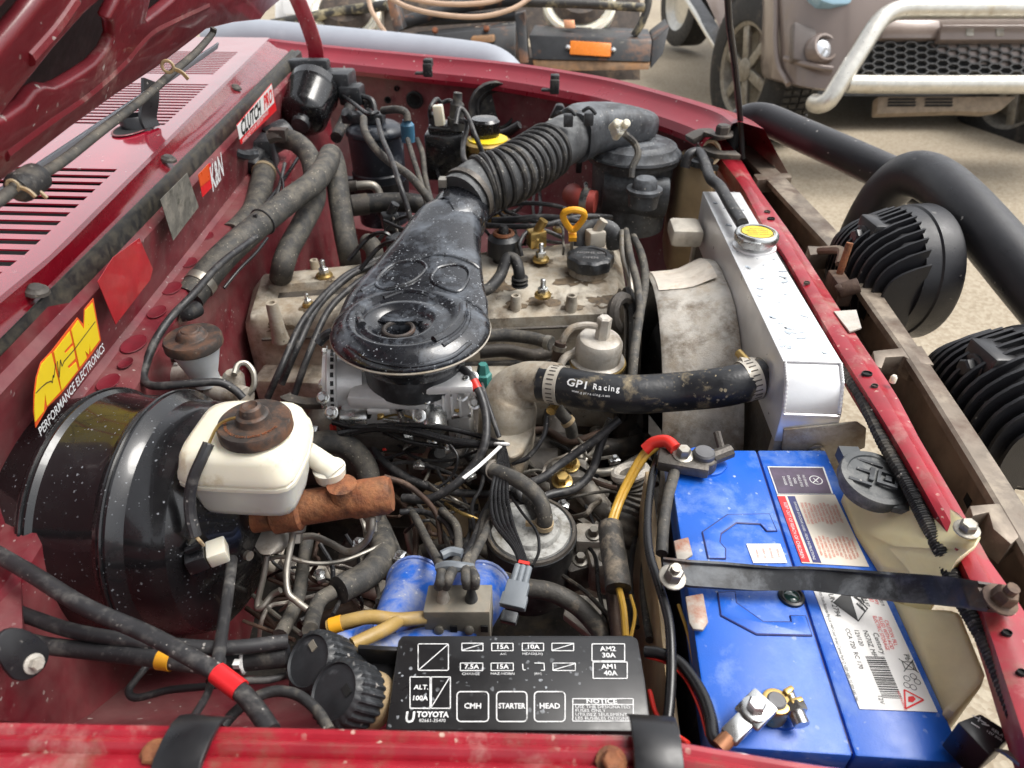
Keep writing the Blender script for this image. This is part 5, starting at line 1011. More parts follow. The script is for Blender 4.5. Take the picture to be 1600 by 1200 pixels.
mb = MB(); xr_ = (q[2]-q[1]).normalized(); yr_ = (q[1]-q[0]).normalized(); o_ = (q[0]+q[2])/2+UP*.0004; Mq = MX(o_, xr_, yr_, UP)
for a, b in (((-.009, .003), (-.001, .003)), ((-.005, .005), (-.005, .001)), ((-.003, .001), (.001, .003)), ((-.008, -.003), (-.003, -.003))): mb.line((*a, 0), (*b, 0), .0008, Mq)
mb.text('RELAY', MX(o_+xr_*.006+yr_*.002, xr_, yr_, UP), .003); mb.text('12V 30A', MX(o_+xr_*.006-yr_*.002, xr_, yr_, UP), .0026); ry.add('lettering', mb, M['white_p'], parent=rbk)
mb = MB(); mb.strip([pz(1560, 1175, .03), pz(1578, 1180, .04), pz(1605, 1200, .05)], .009, .002, UP); ry.add('tab', mb, M['zinc_d'])
# ================================================================ fuse box
fb = Thing('fuse_box', 'black fuse box lid with white printed diagram beside the near guard', 'fuse box')
FZ = .004
fq = [pz(602, 1140, FZ), pz(1019, 1143, FZ), pz(1000, 1000, FZ), pz(625, 993, FZ)]
cut = [pz(602, 1140, FZ), pz(1019, 1143, FZ), pz(1008, 1060, FZ), pz(997, 997, FZ), pz(987, 992, FZ), pz(628, 992, FZ), pz(622, 1000, FZ)]
mb = MB(); mb.prism([p-UP*.03 for p in cut], UP*.03); fl = fb.add('lid', mb, mat('fuse_box_black', (.013, .013, .014), .36, var=.25, dust=(.2, .21, .23), da=.20, ds=24, spk=(.42, .45, .48), sa=.42, ss=240), bevel=.002)
mb = MB(); ctr = sum(cut, V((0, 0, 0)))/len(cut); mb.prism([ctr+(p-ctr)*1.02-UP*.08 for p in cut], UP*.048); fb.add('base', mb, M['black_clean'], bevel=.002)
mb = MB(); HF = FZ+.0005
def fpt(x, y): return pz(600+x/3, 800+y/3, HF)
def fseg(a, b, w=4.5):
    A_, B_ = fpt(*a), fpt(*b); k = size(w/3, A_)/2; d = (B_-A_).normalized().cross(UP)*k; mb.add([A_-d, B_-d, B_+d, A_+d], [(0, 1, 2, 3)])
def frr(x0, y0, x1, y1, r=0, w=4.5):
    if not r: P_ = [(x0, y0), (x1, y0), (x1, y1), (x0, y1)]
    else:
        P_ = []
        for cx, cy_, a0 in ((x1-r, y0+r, -90), (x1-r, y1-r, 0), (x0+r, y1-r, 90), (x0+r, y0+r, 180)):
            for k in range(5): a = math.radians(a0+22.5*k); P_.append((cx+r*math.cos(a), cy_+r*math.sin(a)))
    for a, b in zip(P_, P_[1:]+P_[:1]): fseg(a, b, w)
FX = (fq[1]-fq[0]).normalized()
def ftx(s_, x, y, h, sx=1., al='CENTER', bold=.0): q = fpt(x, y); mb.text(s_, MX(q, FX, UP.cross(FX), UP), size(h/3, q)*1.32, al, sx=sx, bold=bold)
frr(160, 618, 302, 742, 6); fseg((165, 738), (298, 622))
for x0, y0, x1, y1, tx in ((365, 615, 464, 650, 0), (505, 615, 605, 650, '15A'), (648, 615, 748, 650, '10A'), (787, 615, 889, 650, 0), (358, 708, 463, 743, '7.5A'), (502, 708, 606, 743, '15A'), (792, 708, 897, 743, 0)):
    frr(x0, y0, x1, y1, 0, 4)
    if tx: ftx(tx, (x0+x1)/2, (y0+y1)/2, 24, 1.15, bold=.0001)
    else: fseg((x0+3, y1-3), (x1-3, y0+3), 4)
fseg((650, 712), (652, 740), 4); fseg((652, 740), (664, 740), 4); fseg((705, 708), (750, 708), 4); fseg((750, 708), (752, 742), 4); fseg((752, 742), (735, 742), 4)
for s_, x, y, h in (('HEAD(LH)', 697, 665, 13), ('CHARGE', 407, 759, 13), ('HAZ-HORN', 556, 758, 13), ('A/C', 560, 666, 11), ('(RH)', 722, 758, 11)): ftx(s_, x, y, h, 1.25)
frr(975, 618, 1128, 698); frr(980, 703, 1140, 780); ftx('AM2', 1050, 642, 26, 1.1, bold=.0001); ftx('30A', 1053, 672, 26, 1.1, bold=.0001); ftx('AM1', 1056, 725, 26, 1.1, bold=.0001); ftx('40A', 1062, 756, 26, 1.1, bold=.0001)
frr(122, 773, 216, 920); frr(222, 773, 311, 920); fseg((222, 915), (306, 778)); ftx('ALT.', 175, 822, 24, 1.1, bold=.0001); ftx('100A', 168, 873, 25, 1.05, bold=.0001)
for x0, x1, tx in ((342, 490, 'CMH'), (528, 670, 'STARTER'), (705, 849, 'HEAD')): frr(x0, 842, x1, 982, 18, 5.5); ftx(tx, (x0+x1)/2, 910, 28, 1.0 if tx != 'STARTER' else .84, bold=.00012)
frr(885, 875, 1168, 980); fseg((885, 902), (1166, 902)); ftx('NOTICE', 1020, 888, 24, 1.25, bold=.0001)
for j, s_ in enumerate(('USE THE DESIGNATED', 'FUSES ONLY', 'UTILISEZ SEULEMENT', 'LES FUSIBLES DESIGNES.')): ftx(s_, 896, 913+18*j, 16, 1.22, 'LEFT')
ftx('U', 122, 964, 56, .9, bold=.0003); ftx('TOYOTA', 228, 950, 28, .98, bold=.0002); ftx('82661-35470', 227, 978, 17, 1.05)
fb.add('lettering', mb, M['white_p'], parent=fl)
mb = MB(); q = pz(590, 1070, -.02); mb.box(q, (.034, .040, .004)); mb.box(q+V((0, .018, .01)), (.034, .004, .022)); mb.box(q+V((0, -.018, .008)), (.034, .004, .018)); fb.add('side_bracket', mb, M['black_clean'], bevel=.001)
# ================================================================ vacuum switch block
vs_ = Thing('vacuum_switch_block', 'tan block with two solenoid valves behind the fuse box', 'solenoid block')
q0 = py(665, 990, .345); q1 = py(766, 990, .345); hgt = py(665, 957, .345).z-q0.z
mb = MB(); mb.hexa([q0-UP*.02, q1-UP*.02, q1-UP*.02+V((0, .028, 0)), q0-UP*.02+V((0, .028, 0))], [q0+UP*hgt, q1+UP*hgt, q1+UP*hgt+V((0, .028, 0)), q0+UP*hgt+V((0, .028, 0))]); vs_.add('block', mb, M['tin'], bevel=.001)
for u in (686, 733): mb = MB(); mb.lathe(py(u, 984, .344), (0, -1, .3), [(0, .0045), (.002, .004), (.003, .002), (.003, 0)], 14); vs_.add('screw', mb, M['zinc_d'])
for u, v in ((709, 982), (757, 982)): mb = MB(); mb.box(py(u, v, .3445), (.006, .002, .008)); vs_.add('slot', mb, M['dark'])
for u, m1, m2 in ((695, 'poly_o', 'cast'), (738, 'green', 'black')):
    b_ = py(u, 958, .358); r = size(24, b_)/2; mb = MB(); mb.lathe(b_, UP, [(-.004, r*1.3), (.002, r*1.3), (.002, r*1.05), (.008, r*1.05)], 20); vs_.add('valve_base', mb, M[m1]); mb = MB(); mb.lathe(b_+UP*.006, UP, [(0, r*1.1), (.008, r), (.022, r*.6), (.030, r*.42), (.034, r*.42)], 20); vs_.add('valve_nozzle', mb, M['cast'] if u < 700 else M['black'])
# ================================================================ trumpet horns
def horn(name_lbl, a, b, rb, m='bluet', tail=None):
    t = Thing('trumpet_horn', name_lbl, 'horn'); A_, B_ = pz(*a), pz(*b); L_ = (B_-A_).length
    mb = MB(); mb.lathe(A_, B_-A_, [(L_*k/14, .011+(rb-.011)*((k/14)**.85)) for k in range(15)]+[(L_*1.01, rb*1.03), (L_*1.0, rb*.96), (L_*.8, rb*.5)], 32, caps=False); t.add('bell', mb, M[m], angle=60)
    mb = MB(); mb.ring(B_, B_-A_, rb*1.0, .0025, 32, 6); t.add('rim', mb, M[m])
    if tail: mb = MB(); mb.tube(P3(tail)+[A_], .011, 14); t.add('throat', mb, M[m])
    return t
horn('blue trumpet horn left of the tan solenoid block', (600, 985, -.05), (652, 918, -.09), .031, tail=[(520, 1010, -.07), (560, 1000, -.075)])
horn('blue trumpet horn partly hidden behind the tan solenoid block', (742, 985, -.05), (750, 922, -.085), .029, tail=[(570, 1030, -.03), (620, 1010, -.05)])
# ribbed round caps
for i, (u, v, w_, z, lbl) in enumerate(((482, 1032, 96, .012, 'round black ribbed cap behind its twin beside the fuse box'), (522, 1080, 104, .02, 'round black ribbed cap nearest the fuse box side bracket'))):
    t = Thing('round_lamp_plug', lbl, 'lamp plug', group='round black ribbed plugs'); c, r = anchor(u, v, z, w_); ax = V((-.42, -.34, .84)).normalized(); x_, y_, _ = frame(ax)
    rings = []
    for h_, k in ((-.034, .80), (-.030, .94), (-.026, 1.0), (-.008, 1.02), (-.002, .97), (0, .88), (.001, .82), (-.001, .78), (-.0005, 0.0)):
        rings.append([c+ax*h_+(x_*math.cos(2*math.pi*j/96)+y_*math.sin(2*math.pi*j/96))*r*max(k, .001)*(1+(.035*(1 if (j % 4) < 2 else -1) if k > .93 else 0)) for j in range(96)])
    mb = MB(); mb.loft(rings); cp_ = t.add('cap', mb, M['black'], angle=30)
    mb = MB(); mb.lathe(c-ax*.045, ax, [(0, r*.9), (.016, r*.93)], 36); t.add('lamp_body', mb, M['poly_o'] if i else M['black'])
    mb = MB(); mb.box((0, 0, 0), (r*.34, r*.22, .001), MX(c-ax*.0002+y_*r*.3*(-1 if i else 1)+x_*r*.35, y_, -x_)); t.add('moulded_mark', mb, M['dark'] if i else M['tin'], parent=cp_)
# ================================================================ canister by the alternator (black can, pale top)
cn = Thing('black_canister', 'black canister with pale corroded top near the middle of the bay', 'canister')
c, r = anchor(829, 828, -.095, 146)
mb = MB(); mb.lathe(c, UP, [(-.09, r*.9), (-.02, r*.95), (-.006, r*.96), (-.004, r*1.0), (.0, r*1.0), (.003, r*.93), (.002, r*.86)], 40); cnb = cn.add('body', mb, M['black'])
mb = MB(); mb.lathe(c, UP, [(.001, r*.87), (.004, r*.84), (.005, r*.66), (.009, r*.6), (.009, 0)], 40); cnt = cn.add('top', mb, mat('corroded_white_top', (.42, .42, .40), .5, metal=.3, var=.2, dust=(.12, .10, .07), da=.5, ds=30, stain=(.05, .045, .04), sta=.4, sts=45))
mb = MB(); mb.ring(c+UP*.001, UP, r*.93, .003, 40, 6); cn.add('rim', mb, M['cast_d'], parent=cnb)
mb = MB(); q = pz(850, 825, -.085); mb.tube([q, q+V((0, .0, .02)), q+V((-.008, .012, .035)), q+V((-.03, .03, .04)), q+V((-.06, .05, .035))], .0085, 12); cn.add('nipple_hose', mb, M['rubber_d'])
mb = MB(); mb.band(q+UP*.006, UP, .0088, .006, .0015, 20); mb.box(q+V((-.014, 0, .006)), (.012, .004, .006)); cn.add('spring_clip', mb, M['poly_o'])
# ================================================================ brake booster
bb = Thing('brake_booster', 'large glossy black brake booster drum with water spots', 'brake booster')
o = V((-.475, .45, -.03)); ax = V((1, 0, .03))
prof = [(0, .07), (.01, .112), (.045, .118), (.050, .1225), (.058, .1225), (.062, .119), (.075, .117), (.105, .1165), (.112, .1175), (.118, .1215), (.126, .1215), (.131, .116), (.136, .113), (.150, .112), (.160, .110), (.165, .108), (.168, .1075), (.176, .099), (.182, .09), (.188, .07), (.200, .055), (.206, .04), (.206, 0)]
mb = MB(); mb.lathe(o, ax, prof, 96); bb.add('drum', mb, M['gloss'], angle=25)
for t_, r in ((.054, .1228), (.122, .1217)): mb = MB(); mb.ring(o+ax.normalized()*t_, ax, r, .0016, 96, 6); bb.add('crimp_seam', mb, M['gloss'])
# master cylinder
mc = Thing('brake_master_cylinder', 'rusty brown brake master cylinder under the white reservoir', 'master cylinder')
a, b = pz(350, 812, -.012), pz(612, 772, .004)
d = (b-a); ln = d.length
mb = MB(); mb.lathe(a, d, [(-.03, .022), (0, .022), (.01, .017), (ln*.28, .017), (ln*.30, .021), (ln*.45, .021), (ln*.47, .017), (ln*.75, .0165), (ln*.78, .0185), (ln*.97, .0185), (ln, .016), (ln+.001, 0)], 32); mc.add('barrel', mb, M['rust'])
for f_, z_ in ((.30, .018), (.72, .016)): mb = MB(); q = a+d*f_; mb.lathe(q, UP, [(0, .016), (z_, .014), (z_+.006, .014)], 20); mc.add('port_boss', mb, M['rust'])
for f_ in (.42, .88): mb = MB(); q = a+d*f_-UP*.010; mb.lathe(q, (0, -.6, -.8), [(0, .010), (.014, .009), (.016, .007)], 16); mb.lathe(q+V((0, -.6, -.8))*.015, (0, -.6, -.8), [(0, .0065), (.010, .0065)], 6); mc.add('pipe_fitting', mb, M['zinc_d'])
mb = MB(); q = pz(352, 818, .0); mb.lathe(q, (.9, -.4, .2), [(-.012, .007), (0, .007)], 6); mb.lathe(q, (.9, -.4, .2), [(0, .0045), (.016, .0045)], 12); mc.add('mounting_stud', mb, M['zinc_d'])
mb = MB(); q = pz(370, 862, -.03); mb.lathe(q, (.9, -.4, .2), [(-.012, .007), (0, .007)], 6); mb.lathe(q, (.9, -.4, .2), [(0, .0045), (.018, .0045)], 12); mc.add('mounting_stud', mb, M['zinc_d'])
mb = MB(); mb.prism([pz(u, v, -.03) for u, v in ((400, 825), (440, 820), (440, 850), (425, 868), (405, 868), (392, 850))], V((0, .02, -.02))); mc.add('proportioning_block', mb, M['cast'], bevel=.004)
# reservoir
bf = Thing('brake_fluid_reservoir', 'white plastic brake fluid reservoir with rusty black cap', 'fluid reservoir')
c = pz(392, 700, .075)
def oct_(cx, hw, hd, ex, z, dy=0):
    out = []
    for k in range(48):
        a = 2*math.pi*k/48; ca, sa_ = math.cos(a), math.sin(a); rr = (abs(ca)**ex+abs(sa_)**ex)**(-1/ex); x, y = ca*rr, sa_*rr
        if x > 0 and y > 0: x *= 1-.16*x*y       # clipped far right corner
        if x < 0: y *= 1-.10*x*x*(1 if y > 0 else .3)
        out.append(V((cx.x+x*hw, cx.y+y*hd+dy, z)))
    return out
hw, hd_ = .0500, .046
mb = MB(); mb.loft([oct_(c, hw*.76, hd_*.76, 7, .030), oct_(c, hw*.83, hd_*.84, 7, .032), oct_(c, hw*.86, hd_*.88, 7, .038), oct_(c, hw*.93, hd_*.94, 7, .066)]); bf.add('tank', mb, M['poly_m'], angle=60)
mb = MB(); mb.loft([oct_(c, hw*.98, hd_*.98, 7, .0655), oct_(c, hw*1.02, hd_*1.02, 7, .067), oct_(c, hw*1.02, hd_*1.02, 7, .0705), oct_(c, hw*.985, hd_*.985, 7, .0715), oct_(c, hw*.985, hd_*.985, 7, .0725), oct_(c, hw*1.02, hd_*1.02, 7, .0735), oct_(c, hw*1.02, hd_*1.02, 7, .076), oct_(c, hw*.985, hd_*.985, 7, .080), oct_(c, hw*.93, hd_*.92, 6.5, .092), oct_(c, hw*.88, hd_*.86, 6, .097), oct_(c, hw*.78, hd_*.76, 4, .0995), oct_(c, hw*.3, hd_*.3, 3, .1005)]); bf.add('upper_tank', mb, M['poly_c'], angle=50)
c2, r = anchor(397, 657, .112, 114)
mb = MB(); mb.lathe(c2-UP*.012, UP, [(0, r*.93), (.002, r*1.0), (.010, r*1.0), (.0125, r*.96), (.0128, r*.6), (.0128, r*.48), (.0145, r*.46), (.019, r*.44), (.0205, r*.38), (.0205, r*.33), (.0235, r*.31), (.0265, r*.28), (.028, r*.20), (.0255, r*.14), (.0245, 0)], 48); cpb = bf.add('cap', mb, M['capr'], angle=40)
mb = MB()
for k, s_ in enumerate('BRAKE FLUID ONLY CLEAN BEFORE REMOVING'):
    a = math.pi*1.02+k*.073; mb.text(s_, MX(c2+UP*.0012+V((math.cos(a), math.sin(a), 0))*r*.76, (-math.sin(a), math.cos(a), 0), (-math.cos(a), -math.sin(a), 0)), r*.11, depth_=.0002)
bf.add('lettering', mb, M['rust'], parent=cpb)
mb = MB(); mb.tube(P3([(478, 704, .05), (497, 718, .038), (515, 732, .030), (523, 740, .026)]), .011, 16, rf=lambda t: .0095+.003*t); mb.lathe(pz(517, 745, .018), UP, [(0, .014), (.012, .0155), (.014, .012)], 20); bf.add('outlet_spout', mb, M['poly'])
mb = MB(); mb.tube(P3([(385, 652, .118), (362, 654, .118), (342, 664, .115), (330, 685, .108), (324, 700, .103)]), .0014, 6); bf.add('sensor_wires', mb, M['brass'])
mb = MB(); mb.tube(P3([(326, 693, .105), (316, 715, .098), (303, 745, .085), (297, 775, .07), (298, 805, .055), (306, 838, .04)]), .0048, 10); bf.add('sensor_sleeve', mb, M['cable'])
pc = Thing('sensor_plug', 'cream and black two part plug below the brake reservoir', 'plug')
q = pz(340, 862, .012); mb = MB(); mb.box((0, 0, 0), (.016, .020, .014), MX(q, (1, .5, .1), (-.5, 1, 0))); pc.add('white_half', mb, M['poly'], bevel=.0015)
mb = MB(); mb.box((0, 0, 0), (.016, .021, .016), MX(q+V((-.015, -.0075, 0)), (1, .5, .1), (-.5, 1, 0))); mb.box((0, 0, 0), (.014, .005, .006), MX(q+V((-.014, -.008, .012)), (1, .5, .1), (-.5, 1, 0))); pc.add('black_half', mb, M['black_clean'], bevel=.0015)
for dz in (0, .004): mb = MB(); mb.tube([pz(306, 838, .04), pz(312, 845, .035+dz), pz(318, 852, .022+dz)], .0015, 6); pc.add('wire', mb, M['poly_o'])
# ================================================================ clutch master
cm = Thing('clutch_master_cylinder', 'small clutch master cylinder with rusty cap by the firewall', 'master cylinder')
c, r = anchor(300, 527, .062, 88)
mb = MB(); mb.lathe(c-UP*.012, UP, [(0, r*.94), (.002, r), (.010, r), (.013, r*.95), (.0133, r*.55), (.015, r*.5), (.019, r*.46), (.021, r*.38), (.021, r*.32), (.0225, r*.28), (.0225, 0)], 44); cm.add('cap', mb, M['capr'], angle=40)
mb = MB(); mb.lathe(c-UP*.062, UP, [(0, r*.52), (.012, r*.5), (.024, r*.62), (.05, r*.86)], 32); cm.add('fluid_cup', mb, mat('milky_cup', (.52, .54, .55), .4, var=.1, sss=.2, stain=(.4, .36, .3), sta=.2))
a, b = pz(262, 585, -.015), pz(385, 622, -.01); mb = MB(); mb.lathe(a, b-a, [(0, .02), (.01, .02), (.014, .016), ((b-a).length*.7, .016), ((b-a).length*.75, .014), ((b-a).length, .013)], 24); cm.add('barrel', mb, M['cast'])
mb = MB(); mb.box((0, 0, 0), (.010, .05, .05), MX(a+V((-.004, 0, 0)), (1, 0, 0), (0, 1, 0))); cm.add('flange', mb, M['cast'], bevel=.004)
mb = MB(); mb.lathe(a+V((-.0, -.0, .024)), (1, 0, .0), [(0, .007), (.012, .007), (.012, .005), (.022, .005)], 6); cm.add('flange_nut', mb, M['cast_d'])
mb = MB(); q = pz(362, 598, .0); mb.lathe(q-UP*.01, (.2, .1, 1), [(0, .014), (.02, .012), (.024, .009)], 18); cm.add('banjo_boss', mb, M['cast'])
mb = MB(); mb.tube(P3([(366, 585, .018), (372, 570, .022), (385, 568, .02), (396, 582, .012), (397, 602, .0), (388, 615, -.008)]), .0035, 8); cm.add('hydraulic_pipe', mb, M['zinc_d'])
mb = MB(); mb.lathe(pz(307, 610, -.005), (0, -1, .3), [(0, .008), (.006, .007), (.008, .003), (.008, 0)], 14); cm.add('bleed_screw', mb, M['rust_d'])
# ================================================================ far side items
hv = Thing('heater_valve', 'black plastic heater valve on the firewall', 'heater valve')
q = pz(410, 238, .075); mb = MB(); mb.box((0, 0, 0), (.045, .07, .06), MX(q, (1, .2, 0), (-.2, 1, 0))); mb.cyl(q+V((0, -.02, 0)), q+V((.0, -.06, -.02)), .026, n=16); mb.cyl(q+V((.0, .03, .01)), q+V((.03, .07, .02)), .026, n=16); hv.add('body', mb, M['black'], bevel=.004)
mb = MB(); mb.tube(P3([(398, 240, .10), (380, 242, .11), (366, 236, .12), (361, 220, .13), (357, 205, .14)]), .0085, 8); hv.add('bracket_arm', mb, M['black'])
mb = MB(); mb.tube(P3([(420, 215, .115), (432, 212, .118), (445, 214, .115)]), .012, 8); mb.box(pz(436, 210, .12), (.03, .02, .02)); hv.add('spring_clamp', mb, M['cast_d'])
wm = Thing('wiper_motor', 'glossy black wiper motor on the far end of the firewall', 'wiper motor')
a, b = pz(476, 178, .09), pz(495, 130, .13); d = b-a
mb = MB(); ln = d.length; mb.lathe(a-d*.3, d, [(0, .016), (.008, .02), (.012, .034), (.02, .045), (.03, .05), (ln*.9, .052), (ln*.95, .056), (ln*1.15, .056), (ln*1.2, .05), (ln*1.3, 0.0)], 32); wm.add('housing', mb, M['gloss'])
mb = MB(); mb.box(b+V((.05, .01, .0)), (.06, .07, .05)); mb.box(b+V((.08, -.01, -.02)), (.05, .05, .04)); mb.box(b+V((-.02, .03, .03)), (.09, .03, .03)); wm.add('gearbox', mb, M['black'], bevel=.006)
mb = MB(); mb.lathe(a-d*.3, -d, [(-.002, .02), (.008, .018), (.010, .010), (.010, 0)], 16); wm.add('end_bearing', mb, M['black'])
mb = MB(); mb.tube([b+V((.1, -.02, -.02)), b+V((.13, -.03, -.03)), b+V((.14, -.06, -.07))], .006, 8); wm.add('plug_wires', mb, M['wire'])
ca = Thing('charcoal_canister', 'tall black charcoal canister with hoses on top by the far apron', 'canister')
c, r = anchor(585, 198, .085, 88)
mb = MB(); mb.lathe(c-UP*.20, UP, [(0, r*.92), (.06, r*.95), (.085, r*.95), (.088, r*1.0), (.11, r*1.0), (.113, r*.95), (.185, r*.97), (.188, r*1.03), (.194, r*1.03), (.199, r*.98), (.206, r*.8), (.208, r*.6), (.208, 0)], 36); cab = ca.add('can', mb, mat('blue_black_plastic', (.016, .02, .028), .36, var=.4, dust=(.25, .28, .32), da=.38, ds=16, spk=PALE, sa=.1), angle=40)
mb = MB(); mb.box(c+V((-.02, .0, .018)), (.085, .035, .02)); ca.add('port_block', mb, M['black'], bevel=.004, parent=cab)
for x in (-.045, .0): mb = MB(); mb.cyl(c+V((x, -.01, .02)), c+V((x-.004, -.025, .035)), .009, n=10); ca.add('port', mb, M['black'], parent=cab)
mb = MB(); mb.band(c-UP*.12, UP, r*.98, .03, .003, 36); mb.box(c+V((-r*1.2, -.02, -.12)), (.05, .02, .04)); ca.add('strap', mb, M['black_clean'])
co = Thing('ignition_coil', 'black ignition coil with rubber boot and white plug', 'ignition coil')
q = pz(698, 240, .06); mb = MB(); mb.box(q, (.075, .06, .09)); mb.box(q+V((0, 0, .05)), (.06, .05, .02)); co.add('case', mb, M['gloss'], bevel=.006)
mb = MB(); mb.lathe(q+V((.022, -.01, .05)), (.1, 0, 1), [(0, .018), (.02, .017), (.022, .014), (.045, .013), (.05, .009), (.065, .008)], 16); co.add('boot', mb, M['rubber'])
mb = MB(); mb.lathe(q+V((-.018, 0, .055)), UP, [(0, .014), (.02, .013), (.022, .008)], 14); co.add('tower', mb, M['black'])
mb = MB(); mb.box((0, 0, 0), (.018, .016, .036), MX(pz(686, 180, .14), (1, 0, .1), (0, 1, 0))); co.add('white_plug', mb, M['poly'], bevel=.002)
mb = MB(); mb.tube(P3([(690, 162, .15), (682, 155, .16), (672, 170, .15), (674, 188, .12), (688, 195, .10)]), .004, 8); mb.tube(P3([(692, 160, .15), (705, 158, .155), (716, 175, .12)]), .004, 8); co.add('plug_wires', mb, M['cable'])
ps = Thing('steering_fluid_tank', 'round steering fluid tank with black cap and yellow ring', 'fluid tank')
c, r = anchor(762, 226, .075, 76)
mb = MB(); mb.lathe(c-UP*.16, UP, [(0, r*.7), (.05, r*.9), (.15, r*.92), (.155, r*1.0), (.166, r*1.0), (.168, r*.9), (.17, r*.8)], 32); ps.add('tank', mb, M['brass'])
mb = MB(); mb.lathe(c, UP, [(.008, r*.82), (.012, r*.82), (.014, r*.7), (.016, 0)], 32); ps.add('yellow_ring', mb, M['yellow_s'])
mb = MB(); mb.lathe(c+V((-.006, .01, .012)), UP, [(0, r*.58), (.012, r*.62), (.03, r*.62), (.035, r*.52), (.036, 0)], 28); ps.add('cap', mb, M['gloss'])
cbt = Thing('coolant_bottle', 'amber coolant overflow bottle behind the radiator far end', 'coolant bottle')
tp = [pz(u, v, .05) for u, v in ((1052, 248), (1072, 232), (1112, 238), (1124, 262), (1118, 282), (1066, 270))]; ctr = sum(tp, V((0, 0, 0)))/6
mb = MB(); mb.loft([[p-UP*.22 for p in tp], [p-UP*.02 for p in tp], [ctr+(p-ctr)*.8+UP*.015 for p in tp]]); cbt.add('bottle', mb, M['poly_o'], bevel=.01, seg=3)
mb = MB(); mb.lathe(pz(1095, 258, .065), UP, [(0, .022), (.010, .022), (.012, .016), (.018, .014)], 20); mb.box(pz(1108, 262, .07), (.03, .012, .008)); cbt.add('cap', mb, M['black'])
lk = Thing('latch_linkage', 'greasy black latch levers on the far end of the red beam', 'latch')
mb = MB(); mb.strip(P3([(1078, 222, .10), (1100, 212, .11), (1120, 216, .11), (1138, 210, .115)]), .03, .01, UP); lk.add('upper_lever', mb, M['cast_d'], bevel=.002)
mb = MB(); mb.strip(P3([(1098, 232, .09), (1118, 244, .092), (1140, 246, .095), (1152, 246, .095)]), .026, .008, UP); lk.add('lower_lever', mb, M['cast_d'], bevel=.002)
mb = MB(); mb.bolt(pz(1128, 212, .12), UP, .013, .016); lk.add('pivot_bolt', mb, M['cast_d'])
mb = MB(); mb.ring(pz(1110, 238, .085), (.3, -.6, .3), .02, .004, 18, 6); lk.add('retaining_loop', mb, M['poly_o'])
# distributor & wires behind valve cover
di = Thing('distributor', 'black distributor cap beyond the valve cover', 'distributor')
c, r = anchor(787, 372, .0, 50); mb = MB(); mb.lathe(c-UP*.06, UP, [(0, r*.7), (.03, r*.75), (.032, r*1.05), (.06, r), (.066, r*.7), (.066, 0)], 24); di.add('cap', mb, M['black'])
mb = MB(); mb.lathe(c+V((0, 0, .006)), UP, [(0, r*.3), (.012, r*.3), (.016, r*.2)], 12); di.add('tower', mb, M['rubber'])
mb = MB(); mb.ring(c+UP*.008, UP, r*.55, .004, 20, 6); di.add('seal_ring', mb, M['rust'])
av = Thing('brass_air_valve', 'dusty cast air valve with bolts left of the battery', 'air valve')
q = pz(888, 748, -.12); mb = MB(); mb.box(q, (.045, .035, .04)); mb.cyl(q, q+V((.05, .0, -.02)), .014, n=16); mb.cyl(q+V((.02, -.01, 0)), q+V((.06, -.05, -.03)), .013, n=16); av.add('body', mb, M['cast'], bevel=.005)
for u, v in ((890, 726), (878, 752)): mb = MB(); mb.bolt(pz(u, v, -.095), (0, -.2, 1), .0085, .010); av.add('bolt', mb, M['brass'])
al = Thing('alternator', 'dusty alternator body low beside the battery', 'alternator')
q = V((.02, .62, -.27)); mb = MB(); mb.lathe(q, (1, 0, 0), [(-.07, .02), (-.065, .055), (-.03, .062), (.03, .062), (.06, .055), (.065, .03), (.08, .03)], 28); al.add('housing', mb, M['cast'])
mb = MB(); mb.lathe(q+V((.09, 0, 0)), (1, 0, 0), [(-.01, .04), (-.005, .035), (0, .042), (.006, .035), (.01, .04), (.01, 0)], 28); al.add('pulley', mb, M['cast_d'])
sg = Thing('steering_shaft', 'pale grey steering shaft tube crossing below the brake pipes', 'steering shaft')
mb = MB(); mb.tube(P3([(380, 872, -.17), (430, 885, -.17), (520, 905, -.17), (615, 928, -.17), (700, 948, -.17)]), .012, 14); sg.add('tube', mb, M['alu_d'])
mb = MB(); mb.lathe(pz(440, 888, -.17), pz(520, 905, -.17)-pz(440, 888, -.17), [(0, .014), (.01, .017), (.02, .014)], 18); sg.add('joint', mb, M['cast_d'])
wp = Thing('deep_drum', 'pale round drum low under the carburettor hoses', 'drum')
c, r = anchor(700, 800, -.22, 120); mb = MB(); mb.lathe(c, (0, -.5, .8), [(-.06, r*.8), (0, r*.85), (.008, r*.8), (.012, 0)], 28); wp.add(None, mb, M['poly_o'])
st_ = Thing('starter_motor', 'dark oily starter motor deep under the brake pipes', 'starter motor')
mb = MB(); mb.lathe((-.30, .68, -.36), (1, 0, 0), [(0, .03), (.01, .05), (.14, .05), (.15, .03)], 24); st_.add('body', mb, M['cast_d']); mb = MB(); mb.lathe((-.28, .62, -.30), (1, 0, 0), [(0, .022), (.1, .022), (.11, .012)], 20); st_.add('solenoid', mb, M['cast_d'])
fp = Thing('manifold_plate', 'dusty angled metal plate left of the battery', 'plate')
mb = MB(); mb.prism([pz(u, v, -.13) for u, v in ((888, 925), (960, 938), (970, 990), (930, 1000), (880, 960))], UP*-.01); fp.add('plate', mb, M['alu_d'], bevel=.002)
mb = MB(); mb.bolt(pz(945, 972, -.129), UP, .006, .007); fp.add('bolt', mb, M['rust_d'])
bt2 = Thing('battery_tray_wall', 'yellowed battery tray side wall left of the blue battery', 'battery tray')
